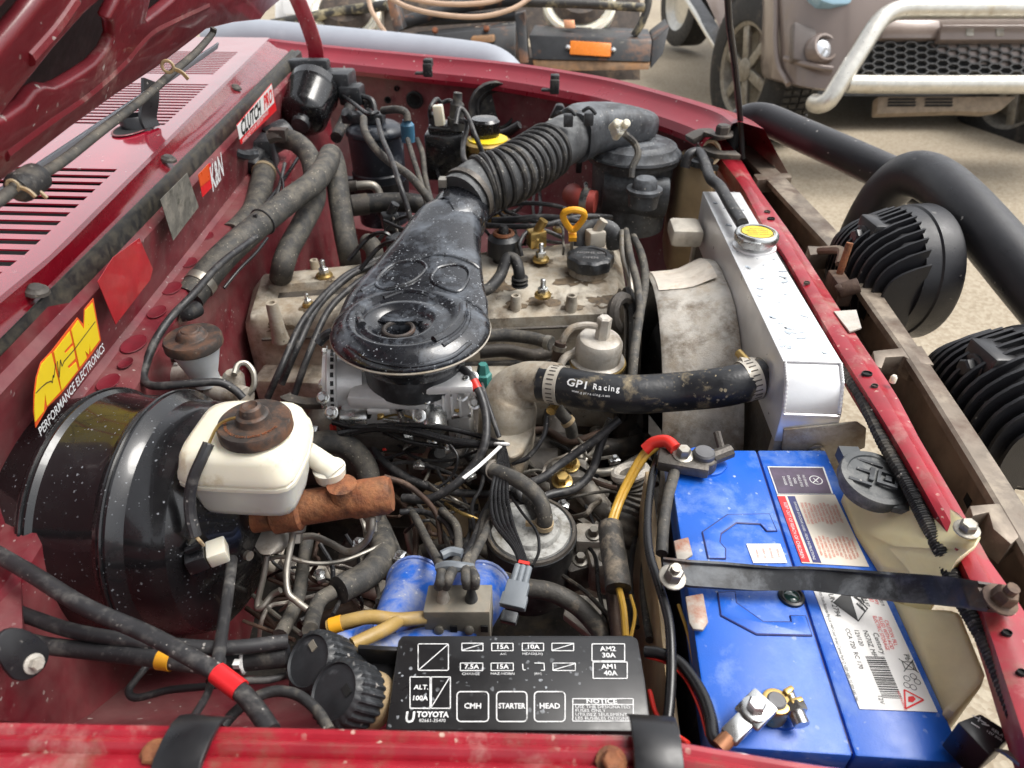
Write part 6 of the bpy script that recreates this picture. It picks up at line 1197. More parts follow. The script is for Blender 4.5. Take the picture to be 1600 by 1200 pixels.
mb = MB(); mb.hexa([bp(-.12, .0, -.2), bp(-.08, 0, -.2), bp(-.08, 1.0, -.2), bp(-.12, 1.0, -.2)], [bp(-.12, .0, -.03), bp(-.08, 0, -.03), bp(-.08, 1.0, -.03), bp(-.12, 1.0, -.03)]); bt2.add('wall', mb, M['poly_o'], bevel=.001)
mb = MB(); mb.hexa([bp(-.12, .0, -.21), bp(1.05, 0, -.21), bp(1.05, 1.0, -.21), bp(-.12, 1.0, -.21)], [bp(-.12, .0, -.202), bp(1.05, 0, -.202), bp(1.05, 1.0, -.202), bp(-.12, 1.0, -.202)]); bt2.add('floor', mb, M['black'])
# ================================================================ hoses, pipes, cables and wires
NZ = [py(u, 958, .358)+UP*.036 for u in (695, 738)]
def hose(name, label, cat, w_, m, pts, n=10, sub=8, extra=None, group=None):
    P_ = [q if isinstance(q, V) else pz(*q) for q in pts]; r = size(w_, P_[len(P_)//2])/2; t = Thing(name, label, cat, group); mb = MB(); mb.tube(P_, r, n, sub); t.add('tube' if extra else None, mb, M[m], angle=60)
    for e in extra or []:
        kind, i, f_, m2 = e[:4]; p = P_[i].lerp(P_[i+1], f_); ax = P_[i+1]-P_[i]; mb = MB()
        if kind == 'clamp': mb.band(p, ax, r, e[4] if len(e) > 4 else r*.8, .0016, 24); t.add('clamp', mb, M[m2])
        if kind == 'tape': mb.band(p, ax, r*1.02, e[4], .0008, 24); t.add('tape_band', mb, M[m2])
        if kind == 'tie': mb.ring(p, ax, r*1.05, .0014, 20, 6); mb.box(p+V((0, -r, r*.9)), (.005, .005, .005)); t.add('cable_tie', mb, M[m2])
    return t
hose('heater_hose', 'long dusty heater hose arching from the firewall clamp up and over', 'hose', 35, 'rubber_d', [(296, 465, .03), (325, 428, .045), (355, 395, .055), (400, 355, .065), (450, 315, .075), (490, 285, .085), (510, 258, .09), (517, 242, .088), (524, 262, .07), (530, 310, .03), (538, 360, -.01), (546, 400, -.05), (550, 425, -.13)], 16, extra=[('clamp', 0, .6, 'zinc_d', .012), ('tie', 3, .2, 'cable')])
hose('heater_hose', 'short dusty heater hose below the black heater valve', 'hose', 37, 'rubber_d', [(414, 262, .06), (406, 300, .045), (397, 330, .035), (380, 352, .03), (362, 368, .03)], 16, extra=[('clamp', 0, .2, 'poly_o', .008)])
hose('heater_hose', 'heater hose curving off the valve top behind the arched hose', 'hose', 33, 'rubber_d', [(440, 216, .105), (462, 222, .105), (482, 242, .09), (490, 270, .07), (492, 310, .045), (470, 355, .02), (450, 392, .0), (440, 425, -.03), (438, 450, -.12)], 16)
hose('firewall_spigot', 'black ribbed rubber grommet where the heater hose enters the firewall', 'grommet', 46, 'rubber', [(292, 470, .025), (303, 455, .03), (312, 444, .035)], 16)
hose('rubber_bellows', 'small black rubber bellows beside the clutch cylinder', 'grommet', 26, 'rubber', [(283, 490, .04), (295, 488, .04), (308, 482, .038)], 12)
hose('clutch_pipe', 'thin grey pipe looping round the clutch master cylinder', 'pipe', 13, 'cable', [(400, 370, .07), (345, 412, .075), (300, 462, .07), (268, 495, .06), (244, 530, .05), (228, 570, .04), (225, 592, .035), (240, 603, .035), (290, 600, .035), (340, 597, .03), (365, 608, .02), (380, 622, .01)], 8, group=None)
hose('metal_elbow_pipe', 'dull metal elbow pipe in front of the charcoal canister', 'pipe', 14, 'zinc_d', [(540, 292, .02), (560, 290, .022), (582, 290, .02), (592, 302, .005), (597, 325, -.02)], 10, extra=[('clamp', 0, .5, 'cast_d', .02)])
hose('dark_far_hose', 'thick dark hose running below the charcoal canister', 'hose', 30, 'rubber', [(545, 322, -.0), (580, 318, .0), (630, 316, .0), (662, 322, -.01), (672, 340, -.04)], 14, extra=[('clamp', 0, .5, 'cast_d', .03)])
hose('dark_far_hose', 'dark hose diving down below the metal elbow pipe', 'hose', 20, 'rubber', [(592, 320, -.01), (605, 340, -.03), (620, 365, -.06), (628, 385, -.09)], 12)
hose('canister_hose', 'thick canister hose curving from the left port down to the engine', 'hose', 13, 'rubber_d', [(568, 185, .13), (570, 205, .12), (585, 230, .11), (605, 250, .10), (640, 275, .09), (662, 300, .07), (680, 325, .05)], 10)
hose('canister_hose', 'slim canister hose dropping from the right port', 'hose', 9, 'cable', [(590, 188, .13), (597, 215, .125), (612, 250, .12), (625, 290, .10), (637, 325, .07), (645, 358, .04)], 8)
hose('canister_hose', 'short canister hose bending to a blue plug', 'hose', 12, 'rubber_d', [(598, 173, .12), (620, 171, .13), (634, 176, .125), (637, 190, .11)], 8)
mbq = Thing('blue_plug', 'small faded blue plug beside the charcoal canister', 'plug'); mb = MB(); mb.lathe(pz(637, 205, .09), UP, [(-.02, .014), (.012, .014), (.018, .009), (.022, .009)], 12); mbq.add(None, mb, M['bluep'])
hose('coil_hose', 'thin dusty hose left of the ignition coil', 'hose', 9, 'rubber_d', [(637, 218, .09), (645, 245, .08), (656, 280, .06), (668, 320, .03)], 8)
hose('coil_hose', 'thin dusty hose touching the ignition coil left side', 'hose', 9, 'rubber_d', [(652, 218, .09), (660, 240, .085), (664, 275, .06), (675, 320, .03)], 8)
hose('coil_lead', 'black high tension lead from the coil boot', 'lead', 8, 'cable', [(712, 195, .15), (718, 170, .17), (730, 180, .16), (742, 210, .14), (755, 240, .11), (765, 262, .09)], 8)
hose('coil_lead', 'grey lead curling from the coil towards the intake hose', 'lead', 9, 'cable', [(718, 188, .15), (730, 195, .145), (724, 225, .12), (725, 248, .11), (738, 265, .10), (748, 275, .09)], 8)
hose('drain_tube', 'black drain tube leaning against the far firewall corner', 'tube', 18, 'rubber', [(560, 140, .10), (548, 165, .09), (535, 195, .07), (525, 215, .06)], 10)
hose('drain_tube', 'slimmer black tube beside the leaning drain tube', 'tube', 14, 'rubber', [(575, 165, .09), (562, 145, .10), (558, 130, .12)], 8)
hose('boot_conduit', 'ribbed conduit below the round intake boot', 'conduit', 12, 'rubber', [(770, 210, .03), (790, 207, .04), (812, 195, .06)], 8)
hose('overflow_hose', 'grey overflow hose from the coolant bottle to the radiator cap', 'hose', 17, 'cable', [(1070, 262, .075), (1076, 243, .095), (1092, 238, .10), (1102, 256, .10), (1110, 278, .10), (1125, 292, .10), (1140, 318, .10), (1160, 350, .10)], 12)
# plug leads
for k, (lbl, pts) in enumerate((('leftmost spark plug lead sweeping over the valve cover', [(418, 622, -.10), (440, 573, -.06), (476, 497, -.03), (532, 437, -.02), (567, 417, -.02), (610, 395, -.02)]), ('middle spark plug lead sweeping over the valve cover', [(440, 600, -.10), (466, 540, -.05), (498, 478, -.03), (545, 433, -.02), (575, 418, -.02), (615, 400, -.02)]), ('rightmost spark plug lead beside the intake hat', [(460, 617, -.10), (480, 560, -.06), (512, 487, -.03), (553, 446, -.02), (580, 428, -.02), (620, 405, -.02)]))):
    hose('spark_plug_lead', lbl, 'lead', 10, 'cable', pts, 8, group='spark plug leads')
for k, (lbl, pts) in enumerate((('upper loom of leads beyond the oil filler cap', [(770, 345, .0), (810, 343, .01), (850, 340, .015), (900, 345, .015), (945, 358, .0)]), ('looping lead beyond the valve cover studs', [(815, 400, -.02), (812, 380, .0), (825, 362, .01), (850, 360, .01), (880, 372, .0)]), ('black lead crossing behind the dipstick', [(760, 352, .0), (800, 354, .005), (850, 352, .01), (895, 340, .015), (930, 338, .01), (955, 340, .0)]), ('thin lead resting along the distributor', [(790, 330, .0), (830, 345, .01), (870, 350, .01), (910, 352, .01)]))):
    hose('loom_lead', lbl, 'lead', (12, 7, 9, 7)[k], 'cable', pts, 8, group='leads beyond the valve cover')
hose('stub_hose', 'short upright black hose stub left of the intake duct', 'hose', 28, 'rubber_d', [(585, 430, -.05), (586, 400, -.02), (582, 385, -.01), (574, 378, -.01)], 14)
for k, (u, v) in enumerate(((660, 352), (680, 372), (620, 378), (640, 392))):
    t = Thing('wiring_plug', ('square wiring plug highest beside the intake duct', 'black wiring plug touching the intake duct', 'wiring plug left of the intake duct wires', 'lowest wiring plug beside the intake duct')[k], 'plug', group='plugs beside the intake duct'); q = pz(u, v, .02); mb = MB(); mb.box((0, 0, 0), (.03, .022, .022), RZ(q, .5*k)); t.add('shell', mb, M['black'], bevel=.003); mb = MB(); mb.tube([q, q+V((-.02, .0, .015)), q+V((-.05, .01, .0)), q+V((-.08, -.01, -.03))], .0035, 6); t.add('wire', mb, M['wire'])
hose('fuel_hose', 'dusty fuel hose along the valve cover side to the metal can', 'hose', 20, 'rubber_d', [(755, 525, -.05), (790, 524, -.05), (830, 528, -.048), (862, 537, -.045)], 12, extra=[('clamp', 2, .85, 'zinc_d', .008)])
hose('lower_fuel_hose', 'darker oily hose below the dusty fuel hose', 'hose', 22, 'cast_d', [(750, 550, -.085), (790, 548, -.085), (830, 556, -.085), (862, 550, -.08)], 12)
hose('clip_hose', 'rusty clipped hose standing beside the metal can', 'hose', 18, 'rust_d', [(876, 535, -.005), (872, 552, -.02), (868, 575, -.05)], 12, extra=[('clamp', 0, .5, 'zinc_d', .006)])
hose('bypass_hose', 'short muddy bypass hose hanging below the radiator hose', 'hose', 19, 'rubber_d', [(866, 630, -.04), (876, 645, -.055), (890, 662, -.07), (894, 680, -.09)], 12, extra=[('clamp', 1, .8, 'poly_o', .005)])
hose('belt_side_hose', 'tall dusty hose beside the fan pulley', 'hose', 13, 'rubber_d', [(988, 590, -.02), (992, 545, .0), (1000, 490, .01), (1008, 440, .01), (1003, 400, .01), (990, 370, .005)], 10)
hose('belt_side_hose', 'second tall dusty hose nearer the valve cover end', 'hose', 12, 'rubber_d', [(978, 360, .01), (985, 400, .02), (995, 440, .02), (1000, 480, .01), (994, 498, .0)], 10)
hose('belt_side_hose', 'third upright dusty pipe beside the shroud edge', 'hose', 10, 'zinc_d', [(972, 362, .01), (974, 400, .01), (982, 430, .005), (988, 460, -.01)], 10)
t = Thing('steering_pump_cover', 'dark curved pump cover at the valve cover front end', 'cover'); c = pz(972, 490, -.01); mb = MB(); mb.ring(c, (.7, -.5, .3), .022, .009, 28, 8); t.add(None, mb, M['cast_d'])
# --- around the carburettor
hose('vacuum_hose', 'grey hose with a red band looping beside the carburettor', 'hose', 14, 'cable', [(722, 576, -.005), (738, 592, -.008), (752, 620, -.02), (760, 655, -.035), (757, 695, -.05), (738, 730, -.07), (705, 762, -.085), (668, 780, -.10), (630, 778, -.11)], 12, extra=[('tape', 1, .35, 'wire_r', .012)])
hose('vacuum_hose', 'grey hose running under the carburettor to the right', 'hose', 13, 'cable', [(577, 680, -.10), (587, 707, -.11), (613, 732, -.115), (653, 754, -.12), (700, 768, -.125), (770, 773, -.13)], 10)
hose('vacuum_hose', 'lowest grey hose bowing under the carburettor', 'hose', 12, 'cable', [(560, 700, -.13), (600, 730, -.14), (640, 765, -.145), (690, 788, -.15), (747, 793, -.15)], 10)
hose('vacuum_hose', 'grey hose passing from the radiator hose to the loop by the canister', 'hose', 14, 'cable', [(968, 655, -.03), (930, 687, -.05), (883, 720, -.07), (847, 747, -.08), (813, 758, -.085), (787, 764, -.085), (768, 786, -.08), (755, 810, -.075), (740, 850, -.06), (725, 872, -.05)], 10)
hose('vacuum_hose', 'second grey hose bending down right of the canister top', 'hose', 14, 'cable', [(955, 655, -.035), (940, 690, -.06), (925, 735, -.085), (900, 762, -.095), (860, 773, -.095), (825, 784, -.09), (808, 765, -.08)], 10)
hose('water_hose', 'dark water hose running from carburettor base to the canister', 'hose', 22, 'rubber', [(735, 712, -.10), (765, 742, -.10), (795, 762, -.095), (825, 778, -.085), (848, 800, -.075), (853, 822, -.08)], 14)
hose('thin_line', 'thin grey line passing the thermostat housing left side', 'line', 8, 'cable', [(752, 600, -.02), (765, 640, -.03), (780, 683, -.05)], 8)
hose('thin_line', 'thin grey line hanging right of the thermostat housing', 'line', 8, 'cable', [(855, 640, -.04), (850, 680, -.06), (825, 714, -.08), (800, 724, -.09)], 8)
hose('crankcase_hose', 'thick dusty hose emerging beside the brake reservoir', 'hose', 36, 'rubber_d', [(485, 693, -.08), (520, 690, -.08), (550, 702, -.09), (572, 730, -.11), (578, 765, -.13), (580, 800, -.14), (595, 835, -.12), (598, 868, -.10), (575, 897, -.085), (530, 922, -.075)], 16)
hose('cap_hose', 'muddy hose from the black sleeve down to the ribbed cap', 'hose', 25, 'rubber_d', [(520, 925, -.078), (500, 938, -.075), (490, 962, -.065), (485, 985, -.05)], 14)
lw = (('uppermost black wire across the carburettor base', [(520, 660, -.06), (560, 668, -.06), (620, 664, -.055), (690, 668, -.055), (745, 680, -.06), (782, 693, -.06)]), ('thick black wire across the carburettor base', [(530, 678, -.07), (590, 668, -.06), (650, 675, -.06), (710, 690, -.06), (780, 696, -.06)]), ('lower black wire sagging below the solenoid', [(600, 675, -.075), (640, 690, -.075), (700, 698, -.07), (750, 694, -.065), (784, 697, -.06)]))
for k, (lbl, pts) in enumerate(lw): hose('loom_wire', lbl, 'wire', (9, 14, 8)[k], 'wire', pts, 8, group='black wires across the carburettor')
wt = Thing('wire_bundle', 'bundle of black wires dropping from the white tie to a grey plug', 'wires')
for k in range(5):
    mb = MB(); o_ = (k-2)*5; mb.tube(P3([(783+o_*.3, 690, -.055), (786+o_*.8, 725, -.05), (780+o_*1.2, 770, -.045), (786+o_*1.4, 815, -.035), (808+o_*.6, 855, -.028), (819+o_*.5, 882, -.022)]), .0022, 8); wt.add('wire', mb, M['wire'])
mb = MB(); mb.ring(pz(784, 694, -.055), (0, -.6, -.6), .008, .002, 20, 6); mb.strip(P3([(782, 698, -.05), (765, 714, -.045), (745, 732, -.04), (724, 748, -.04)]), .0042, .0012, UP); wt.add('cable_tie', mb, M['white_s'])
gc = Thing('grey_connector', 'grey wiring connector with red seal hanging beside the canister', 'connector')
a, b = pz(818, 884, -.022), pz(800, 950, -.03); xd = (b-a).normalized(); sd_ = xd.cross(UP).normalized()
mb = MB()
for s_ in (-1, 0, 1): mb.cyl(a+sd_*s_*.005, a+xd*.02+sd_*s_*.0052, .0034, n=10)
mb.box((0, 0, 0), (.024, .020, .009), MX(a+xd*.029, xd, sd_)); mb.box((0, 0, 0), (.012, .023, .0075), MX(a+xd*.035, xd, sd_)); gc.add('shell', mb, M['grey_c'], bevel=.001)
mb = MB(); mb.box((0, 0, 0), (.003, .010, .006), MX(a-xd*.002, xd, sd_)); gc.add('red_seal', mb, M['wire_r'])
mb = MB(); mb.box((0, 0, 0), (.010, .014, .007), MX(a+xd*.050, xd, sd_)); gc.add('mating_plug', mb, M['black'], bevel=.001)
# hose cluster above the solenoid block
for k, (lbl, pts) in enumerate((('leftmost small hose rising from the pale solenoid nozzle', [NZ[0]+V((-.003, 0, 0)), (689, 905, .012), (688, 885, -.01), (670, 850, -.06), (650, 810, -.10), (640, 795, -.12)]), ('second small hose rising from the pale solenoid nozzle', [NZ[0]+V((.003, 0, 0)), (702, 902, .012), (712, 880, -.01), (716, 850, -.06), (712, 820, -.08), (690, 798, -.10)]), ('third small hose rising from the dark solenoid nozzle', [NZ[1]+V((-.003, 0, 0)), (728, 902, .012), (730, 875, -.01), (748, 850, -.04), (758, 810, -.07), (768, 780, -.09)]), ('rightmost small hose rising from the dark solenoid nozzle', [NZ[1]+V((.003, 0, 0)), (742, 902, .012), (735, 880, -.01), (752, 845, -.03), (772, 805, -.06), (790, 780, -.075)]))):
    hose('solenoid_hose', lbl, 'hose', 14, 'rubber_d', pts, 10, group='hoses from the solenoid block')
sc_ = Thing('hose_separator', 'grey clips separating the four solenoid hoses', 'hose clip'); mb = MB()
mb.tube(P3([(684, 888, .0), (700, 884, .005), (720, 886, .005), (738, 888, .0)]), .0045, 8); sc_.add('lower_clip', mb, M['grey_c']); mb = MB(); mb.tube(P3([(690, 868, -.012), (705, 862, -.012), (722, 865, -.012)]), .0045, 8); sc_.add('upper_clip', mb, M['grey_c'])
hose('gold_hose', 'upper gold wrapped hose behind the ribbed caps', 'hose', 22, 'gold', [(512, 980, -.025), (545, 970, -.022), (580, 964, -.022), (620, 968, -.025), (665, 965, -.03)], 12, extra=[('tape', 0, .4, 'yellow', .010)])
hose('gold_hose', 'lower gold wrapped hose joining the upper one', 'hose', 22, 'gold', [(550, 1008, -.01), (580, 994, -.014), (608, 980, -.02), (625, 968, -.026)], 12)
hose('taped_loom', 'brown taped wiring loom passing under the grey connector', 'loom', 30, 'tape', [(742, 880, -.09), (775, 903, -.085), (820, 918, -.08), (860, 925, -.08), (900, 945, -.085), (930, 975, -.09), (945, 1000, -.095)], 14)
# --- brake pipes
hose('brake_pipe', 'grey brake pipe dropping from the first master cylinder port', 'pipe', 11, 'zinc_d', [(462, 818, -.015), (456, 845, -.03), (448, 890, -.045), (450, 925, -.055), (462, 938, -.06), (480, 952, -.065)], 10)
hose('brake_pipe', 'grey brake pipe curving from the front master cylinder port', 'pipe', 11, 'zinc_d', [(582, 808, -.01), (580, 828, -.02), (570, 848, -.035), (545, 862, -.05), (515, 848, -.055), (490, 838, -.055), (460, 840, -.055)], 10)
hose('brake_pipe', 'short bent brake pipe below the proportioning block', 'pipe', 10, 'zinc_d', [(417, 868, -.045), (412, 900, -.06), (402, 945, -.08), (410, 948, -.08), (425, 930, -.075), (438, 922, -.07)], 10)
hose('flex_hose', 'speckled flexible hose dropping beside the brake pipes', 'hose', 22, 'rubber_d', [(480, 845, -.09), (474, 880, -.09), (468, 925, -.09), (455, 960, -.085), (438, 992, -.08)], 12)
hose('coiled_line', 'coil of thin brown lines behind the brake pipes', 'line', 8, 'rust_d', [(470, 930, -.16), (430, 930, -.16), (405, 950, -.16), (420, 975, -.16), (460, 965, -.16), (470, 940, -.16), (435, 938, -.155), (412, 955, -.155), (430, 980, -.155), (385, 950, -.16)], 8)
# --- near left cables
hose('thick_cable', 'thick black cable crossing diagonally over the booster to the guard', 'cable', 27, 'cable', [(-40, 845, .06), (0, 868, .06), (50, 897, .06), (133, 948, .058), (233, 992, .055), (333, 1047, .05), (370, 1075, .048), (400, 1108, .05), (425, 1145, .055)], 14, extra=[('tape', 5, .65, 'red_s', .022)])
hose('thick_cable', 'second black cable running level below the booster', 'cable', 23, 'cable', [(-40, 925, .03), (0, 944, .03), (50, 965, .03), (133, 990, .028), (267, 1008, .022), (360, 1012, .018), (450, 1002, .012)], 14)
hose('thick_cable', 'sleeved cable with a yellow band below the booster', 'cable', 27, 'cable', [(44, 1003, .02), (80, 1010, .02), (140, 1017, .02), (233, 1028, .02), (320, 1040, .02), (350, 1042, .018)], 14, extra=[('tape', 3, .3, 'yellow', .010)])
hose('fat_sleeve', 'fat black sleeve with a white tie left of the ribbed caps', 'hose', 36, 'rubber', [(352, 1034, .0), (385, 1030, .0), (430, 1026, .0), (450, 1024, .0)], 16, extra=[('tie', 0, .9, 'white_s')])
hose('slim_pipe', 'slim pipe bending below the yellow banded cable', 'pipe', 12, 'cable', [(230, 1040, -.01), (212, 1062, -.01), (201, 1080, -.01), (215, 1090, -.01), (265, 1078, -.01), (325, 1072, -.01), (377, 1064, -.01), (420, 1062, -.012), (447, 1055, -.015)], 10)
hose('clutch_line', 'long straight grey hose dropping in front of the booster', 'hose', 19, 'cable', [(363, 874, .0), (357, 920, .01), (349, 975, .02), (340, 1035, .032), (332, 1065, .036)], 12)
hose('clutch_line', 'thin lower end of the straight grey hose reaching the guard', 'hose', 13, 'cable', [(334, 1058, .035), (322, 1088, .042), (306, 1115, .052), (294, 1135, .06)], 10)
hose('arched_hose', 'black hose arching beside the guard below the ribbed caps', 'hose', 17, 'rubber', [(348, 1135, .03), (368, 1112, .03), (395, 1092, .03), (430, 1080, .03), (465, 1086, .03), (495, 1110, .03), (515, 1142, .03)], 12)
# --- battery side cables
bw = Thing('battery_wires', 'two yellow wires with a red boot from the far battery terminal', 'wires')
for k in (0, 1): mb = MB(); mb.tube(P3([(1022+6*k, 694+4*k, .012), (1002+7*k, 712+2*k, .0), (980+7*k, 750, -.02), (962+6*k, 790, -.035), (950+7*k, 830, -.04), (955+7*k, 845, -.04)]), .0032, 10); bw.add('wire', mb, M['wire_y'])
mb = MB(); mb.tube(P3([(1008, 703, .006), (1022, 692, .014), (1042, 690, .02), (1056, 702, .02)]), .0066, 12); bw.add('red_boot', mb, M['wire_r'])
mb = MB(); mb.tube(P3([(953, 822, -.04), (957, 855, -.04), (964, 900, -.04), (966, 920, -.042)]), .012, 14); bw.add('black_sleeve', mb, M['tape'])
mb = MB(); mb.tube(P3([(966, 915, -.042), (974, 950, -.045), (978, 995, -.05)]), .0032, 8); bw.add('wire', mb, M['wire_y'])
hose('earth_cable', 'dusty grey cable hanging from the far battery terminal', 'cable', 18, 'rubber_d', [(1058, 722, .01), (1052, 745, .004), (1042, 785, -.004), (1036, 830, -.008), (1034, 865, -.01)], 12)
hose('black_side_cable', 'black cable running along the left edge of the battery', 'cable', 15, 'wire', [(1032, 705, .0), (1020, 740, .0), (1012, 800, .0), (1014, 860, .002), (1030, 915, .004), (1045, 970, .004), (1049, 1030, .0), (1047, 1090, -.005), (1040, 1150, -.01)], 12)
hose('battery_cable', 'black battery cable curving to the near terminal lug', 'cable', 20, 'wire', [(1008, 1018, -.01), (1035, 1022, -.006), (1065, 1038, -.004), (1095, 1080, .0), (1110, 1120, .003), (1116, 1155, .006), (1135, 1155, .008), (1146, 1144, .0125)], 12)
hose('thin_power_wire', 'thin red wire following the curving battery cable', 'wire', 5, 'wire_r', [(1010, 1026, -.012), (1040, 1036, -.008), (1068, 1058, -.006), (1090, 1100, -.003), (1105, 1150, .0)], 8)
hose('thin_power_wire', 'red wire dropping between fuse box and battery', 'wire', 9, 'wire_r', [(1015, 1080, -.03), (1025, 1115, -.02), (1045, 1140, -.01), (1075, 1162, .0)], 8)
hose('thin_power_wire', 'yellow wire along the battery side wall', 'wire', 6, 'wire_y', [(1060, 945, -.02), (1075, 990, -.02), (1085, 1040, -.02), (1105, 1120, -.02), (1118, 1160, -.02)], 8)
t = Thing('corrugated_duct', 'muddy corrugated duct hose left of the battery', 'duct'); P_ = P3([(985, 738, -.06), (992, 765, -.08), (980, 800, -.10), (965, 850, -.12)]); r = size(52, P_[1])/2
mb = MB(); mb.tube(P_, r, 20, 16, rf=lambda q: r*(1+.05*math.sin(q*60))); t.add('hose', mb, M['rubber_d']); mb = MB(); mb.ring(P_[0], P_[1]-P_[0], r*.95, .005, 24, 8); t.add('cuff', mb, M['cast'])
hose('spiral_hose', 'thin copper coloured spiral hose left of the battery', 'hose', 20, 'rust_d', [(955, 925, -.07), (960, 960, -.075), (965, 1000, -.08)], 10)
random.seed(11)
fill = (('dark pipe deep beside the canister', [(880, 870, -.22), (920, 860, -.22), (960, 870, -.22)], 30, 'cast_d'), ('dusty bracket pipe behind the canister', [(900, 880, -.20), (935, 905, -.2), (985, 915, -.2)], 40, 'alu_d'), ('deep dusty hose left of the canister', [(640, 870, -.22), (700, 850, -.2), (760, 860, -.22)], 24, 'rubber_d'), ('deep oily pipe under the gold hoses', [(470, 985, -.16), (560, 950, -.18), (640, 940, -.2), (720, 960, -.2)], 26, 'rust_d'), ('dark pipe deep behind the thermostat', [(830, 690, -.18), (880, 690, -.18), (960, 700, -.18), (1010, 690, -.2)], 30, 'cast_d'), ('thin rusty pipe below the radiator hose', [(800, 680, -.16), (850, 672, -.16), (890, 690, -.16), (940, 676, -.16)], 12, 'rust_d'), ('dusty upright pipe under the wire loop', [(640, 830, -.18), (650, 870, -.18), (670, 900, -.18)], 20, 'zinc_d'), ('dusty cross pipe left of the air valve', [(820, 735, -.16), (850, 760, -.16), (900, 790, -.16), (930, 810, -.16)], 18, 'cast'), ('tan pipe leaving the air valve', [(905, 770, -.13), (930, 795, -.14), (950, 815, -.15)], 22, 'cast'))
for lbl, pts, w_, m_ in fill: hose('deep_pipe', lbl, 'pipe', w_, m_, pts, 12)
# small wires and clips that crowd the bay
for k, (lbl, m_, w_, pts) in enumerate((('thin black wire below the heater valve', 'wire', 4, [(432, 262, .09), (442, 285, .085), (440, 310, .07), (430, 335, .05)]), ('grey sheathed wire beside the short heater hose', 'cable', 6, [(445, 255, .10), (437, 290, .08), (428, 320, .065), (424, 345, .05)]), ('black wire lying along the firewall ledge', 'wire', 6, [(470, 240, .07), (430, 300, .065), (390, 345, .06), (340, 395, .058)]), ('thin wire tied under the arched heater hose', 'wire', 5, [(418, 372, .06), (400, 395, .055), (375, 420, .05), (350, 450, .04)]), ('black wire crossing behind the intake duct', 'wire', 6, [(600, 345, .02), (640, 360, .025), (680, 350, .03), (700, 335, .03)]), ('looped black wire left of the intake duct', 'wire', 5, [(605, 400, .0), (625, 372, .03), (655, 366, .03), (662, 385, .02), (640, 402, .0), (615, 410, -.02)]), ('grey wire under the corrugated hose', 'cable', 7, [(770, 335, .0), (800, 320, .01), (840, 318, .015), (880, 325, .01), (900, 345, .0)]), ('thin wire beside the red banded hose', 'wire', 5, [(700, 690, -.06), (715, 715, -.07), (705, 745, -.09), (680, 765, -.1)]), ('thin wire over the black canister rim', 'wire', 5, [(795, 770, -.06), (815, 800, -.06), (838, 830, -.06), (842, 860, -.055), (832, 885, -.04)]), ('rusty thin pipe behind the master cylinder', 'rust_d', 9, [(600, 745, -.06), (640, 760, -.07), (680, 800, -.1), (690, 850, -.12)]), ('slim grey hose left of the pale drum', 'cable', 10, [(625, 800, -.11), (660, 800, -.11), (695, 815, -.1), (712, 845, -.08)]), ('dusty lower pipe beside the alternator', 'zinc_d', 14, [(900, 700, -.14), (920, 735, -.15), (960, 735, -.15), (1000, 715, -.15)]), ('black wire hanging from the coil case', 'wire', 6, [(680, 260, .04), (690, 285, .03), (705, 300, .03), (715, 315, .02)]), ('black wire above the charcoal canister', 'wire', 7, [(535, 150, .11), (550, 160, .12), (575, 178, .125), (590, 175, .125)]))):
    hose('thin_wire', lbl, 'wire', w_, m_, pts, 8)
for k, (u, v, z, lbl) in enumerate(((610, 345, .0, 'black box shaped sensor beyond the left plug leads'), (838, 372, .0, 'small brass bracket beside the dipstick'), (930, 372, .0, 'dusty pipe junction behind the oil filler cap'), (700, 390, -.02, 'dark bracket under the intake duct edge'))):
    t = Thing('small_fitting', lbl, 'fitting'); q = pz(u, v, z); m_ = ('black', 'brass', 'alu_d', 'cast_d')[k]; mb = MB(); mb.box((0, 0, 0), (.03, .025, .03), RZ(q, .4)); t.add('body', mb, M[m_], bevel=.004); mb = MB(); mb.cyl(q+UP*.01, q+V((.012, .0, .032)), .008, n=12); t.add('nozzle', mb, M[m_])
t = Thing('front_pipe_group', 'pale dusty water outlet pipe beyond the oil filler cap', 'pipe'); mb = MB(); mb.tube(P3([(905, 385, -.02), (908, 365, .0), (930, 355, .012), (955, 360, .01), (960, 385, -.02)]), .014, 14); t.add(None, mb, M['rubber_g'])
def cluster(name, lbl, cat, items):
    t = Thing(name, lbl, cat)
    for w_, m_, pts in items: P_ = P3(pts); mb = MB(); mb.tube(P_, size(w_, P_[len(P_)//2])/2, 8); t.add('line', mb, M[m_])
cluster('vacuum_line_cluster', 'tangle of thin vacuum lines under the carburettor', 'lines', [
 (7, 'cable', [(560, 705, -.12), (600, 725, -.12), (640, 722, -.12), (690, 735, -.12), (735, 755, -.12)]), (6, 'zinc_d', [(600, 705, -.13), (640, 712, -.13), (670, 730, -.13), (660, 760, -.13)]),
 (8, 'rubber_d', [(640, 745, -.13), (655, 790, -.13), (690, 830, -.12), (705, 865, -.09)]), (6, 'cable', [(700, 745, -.12), (725, 780, -.13), (735, 820, -.12), (725, 860, -.08)]),
 (5, 'wire', [(615, 690, -.1), (650, 715, -.1), (700, 720, -.1), (745, 705, -.08)]), (5, 'wire', [(520, 690, -.1), (545, 715, -.11), (600, 715, -.11), (655, 700, -.1)]),
 (9, 'rust_d', [(600, 760, -.15), (640, 800, -.16), (650, 850, -.16), (640, 900, -.16)]), (7, 'cable', [(760, 720, -.1), (752, 760, -.1), (738, 790, -.1), (742, 830, -.09)]),
 (6, 'zinc_d', [(810, 740, -.12), (840, 735, -.13), (870, 745, -.13), (900, 735, -.13)]), (6, 'wire', [(860, 690, -.1), (890, 705, -.1), (905, 730, -.1), (935, 745, -.1)])])
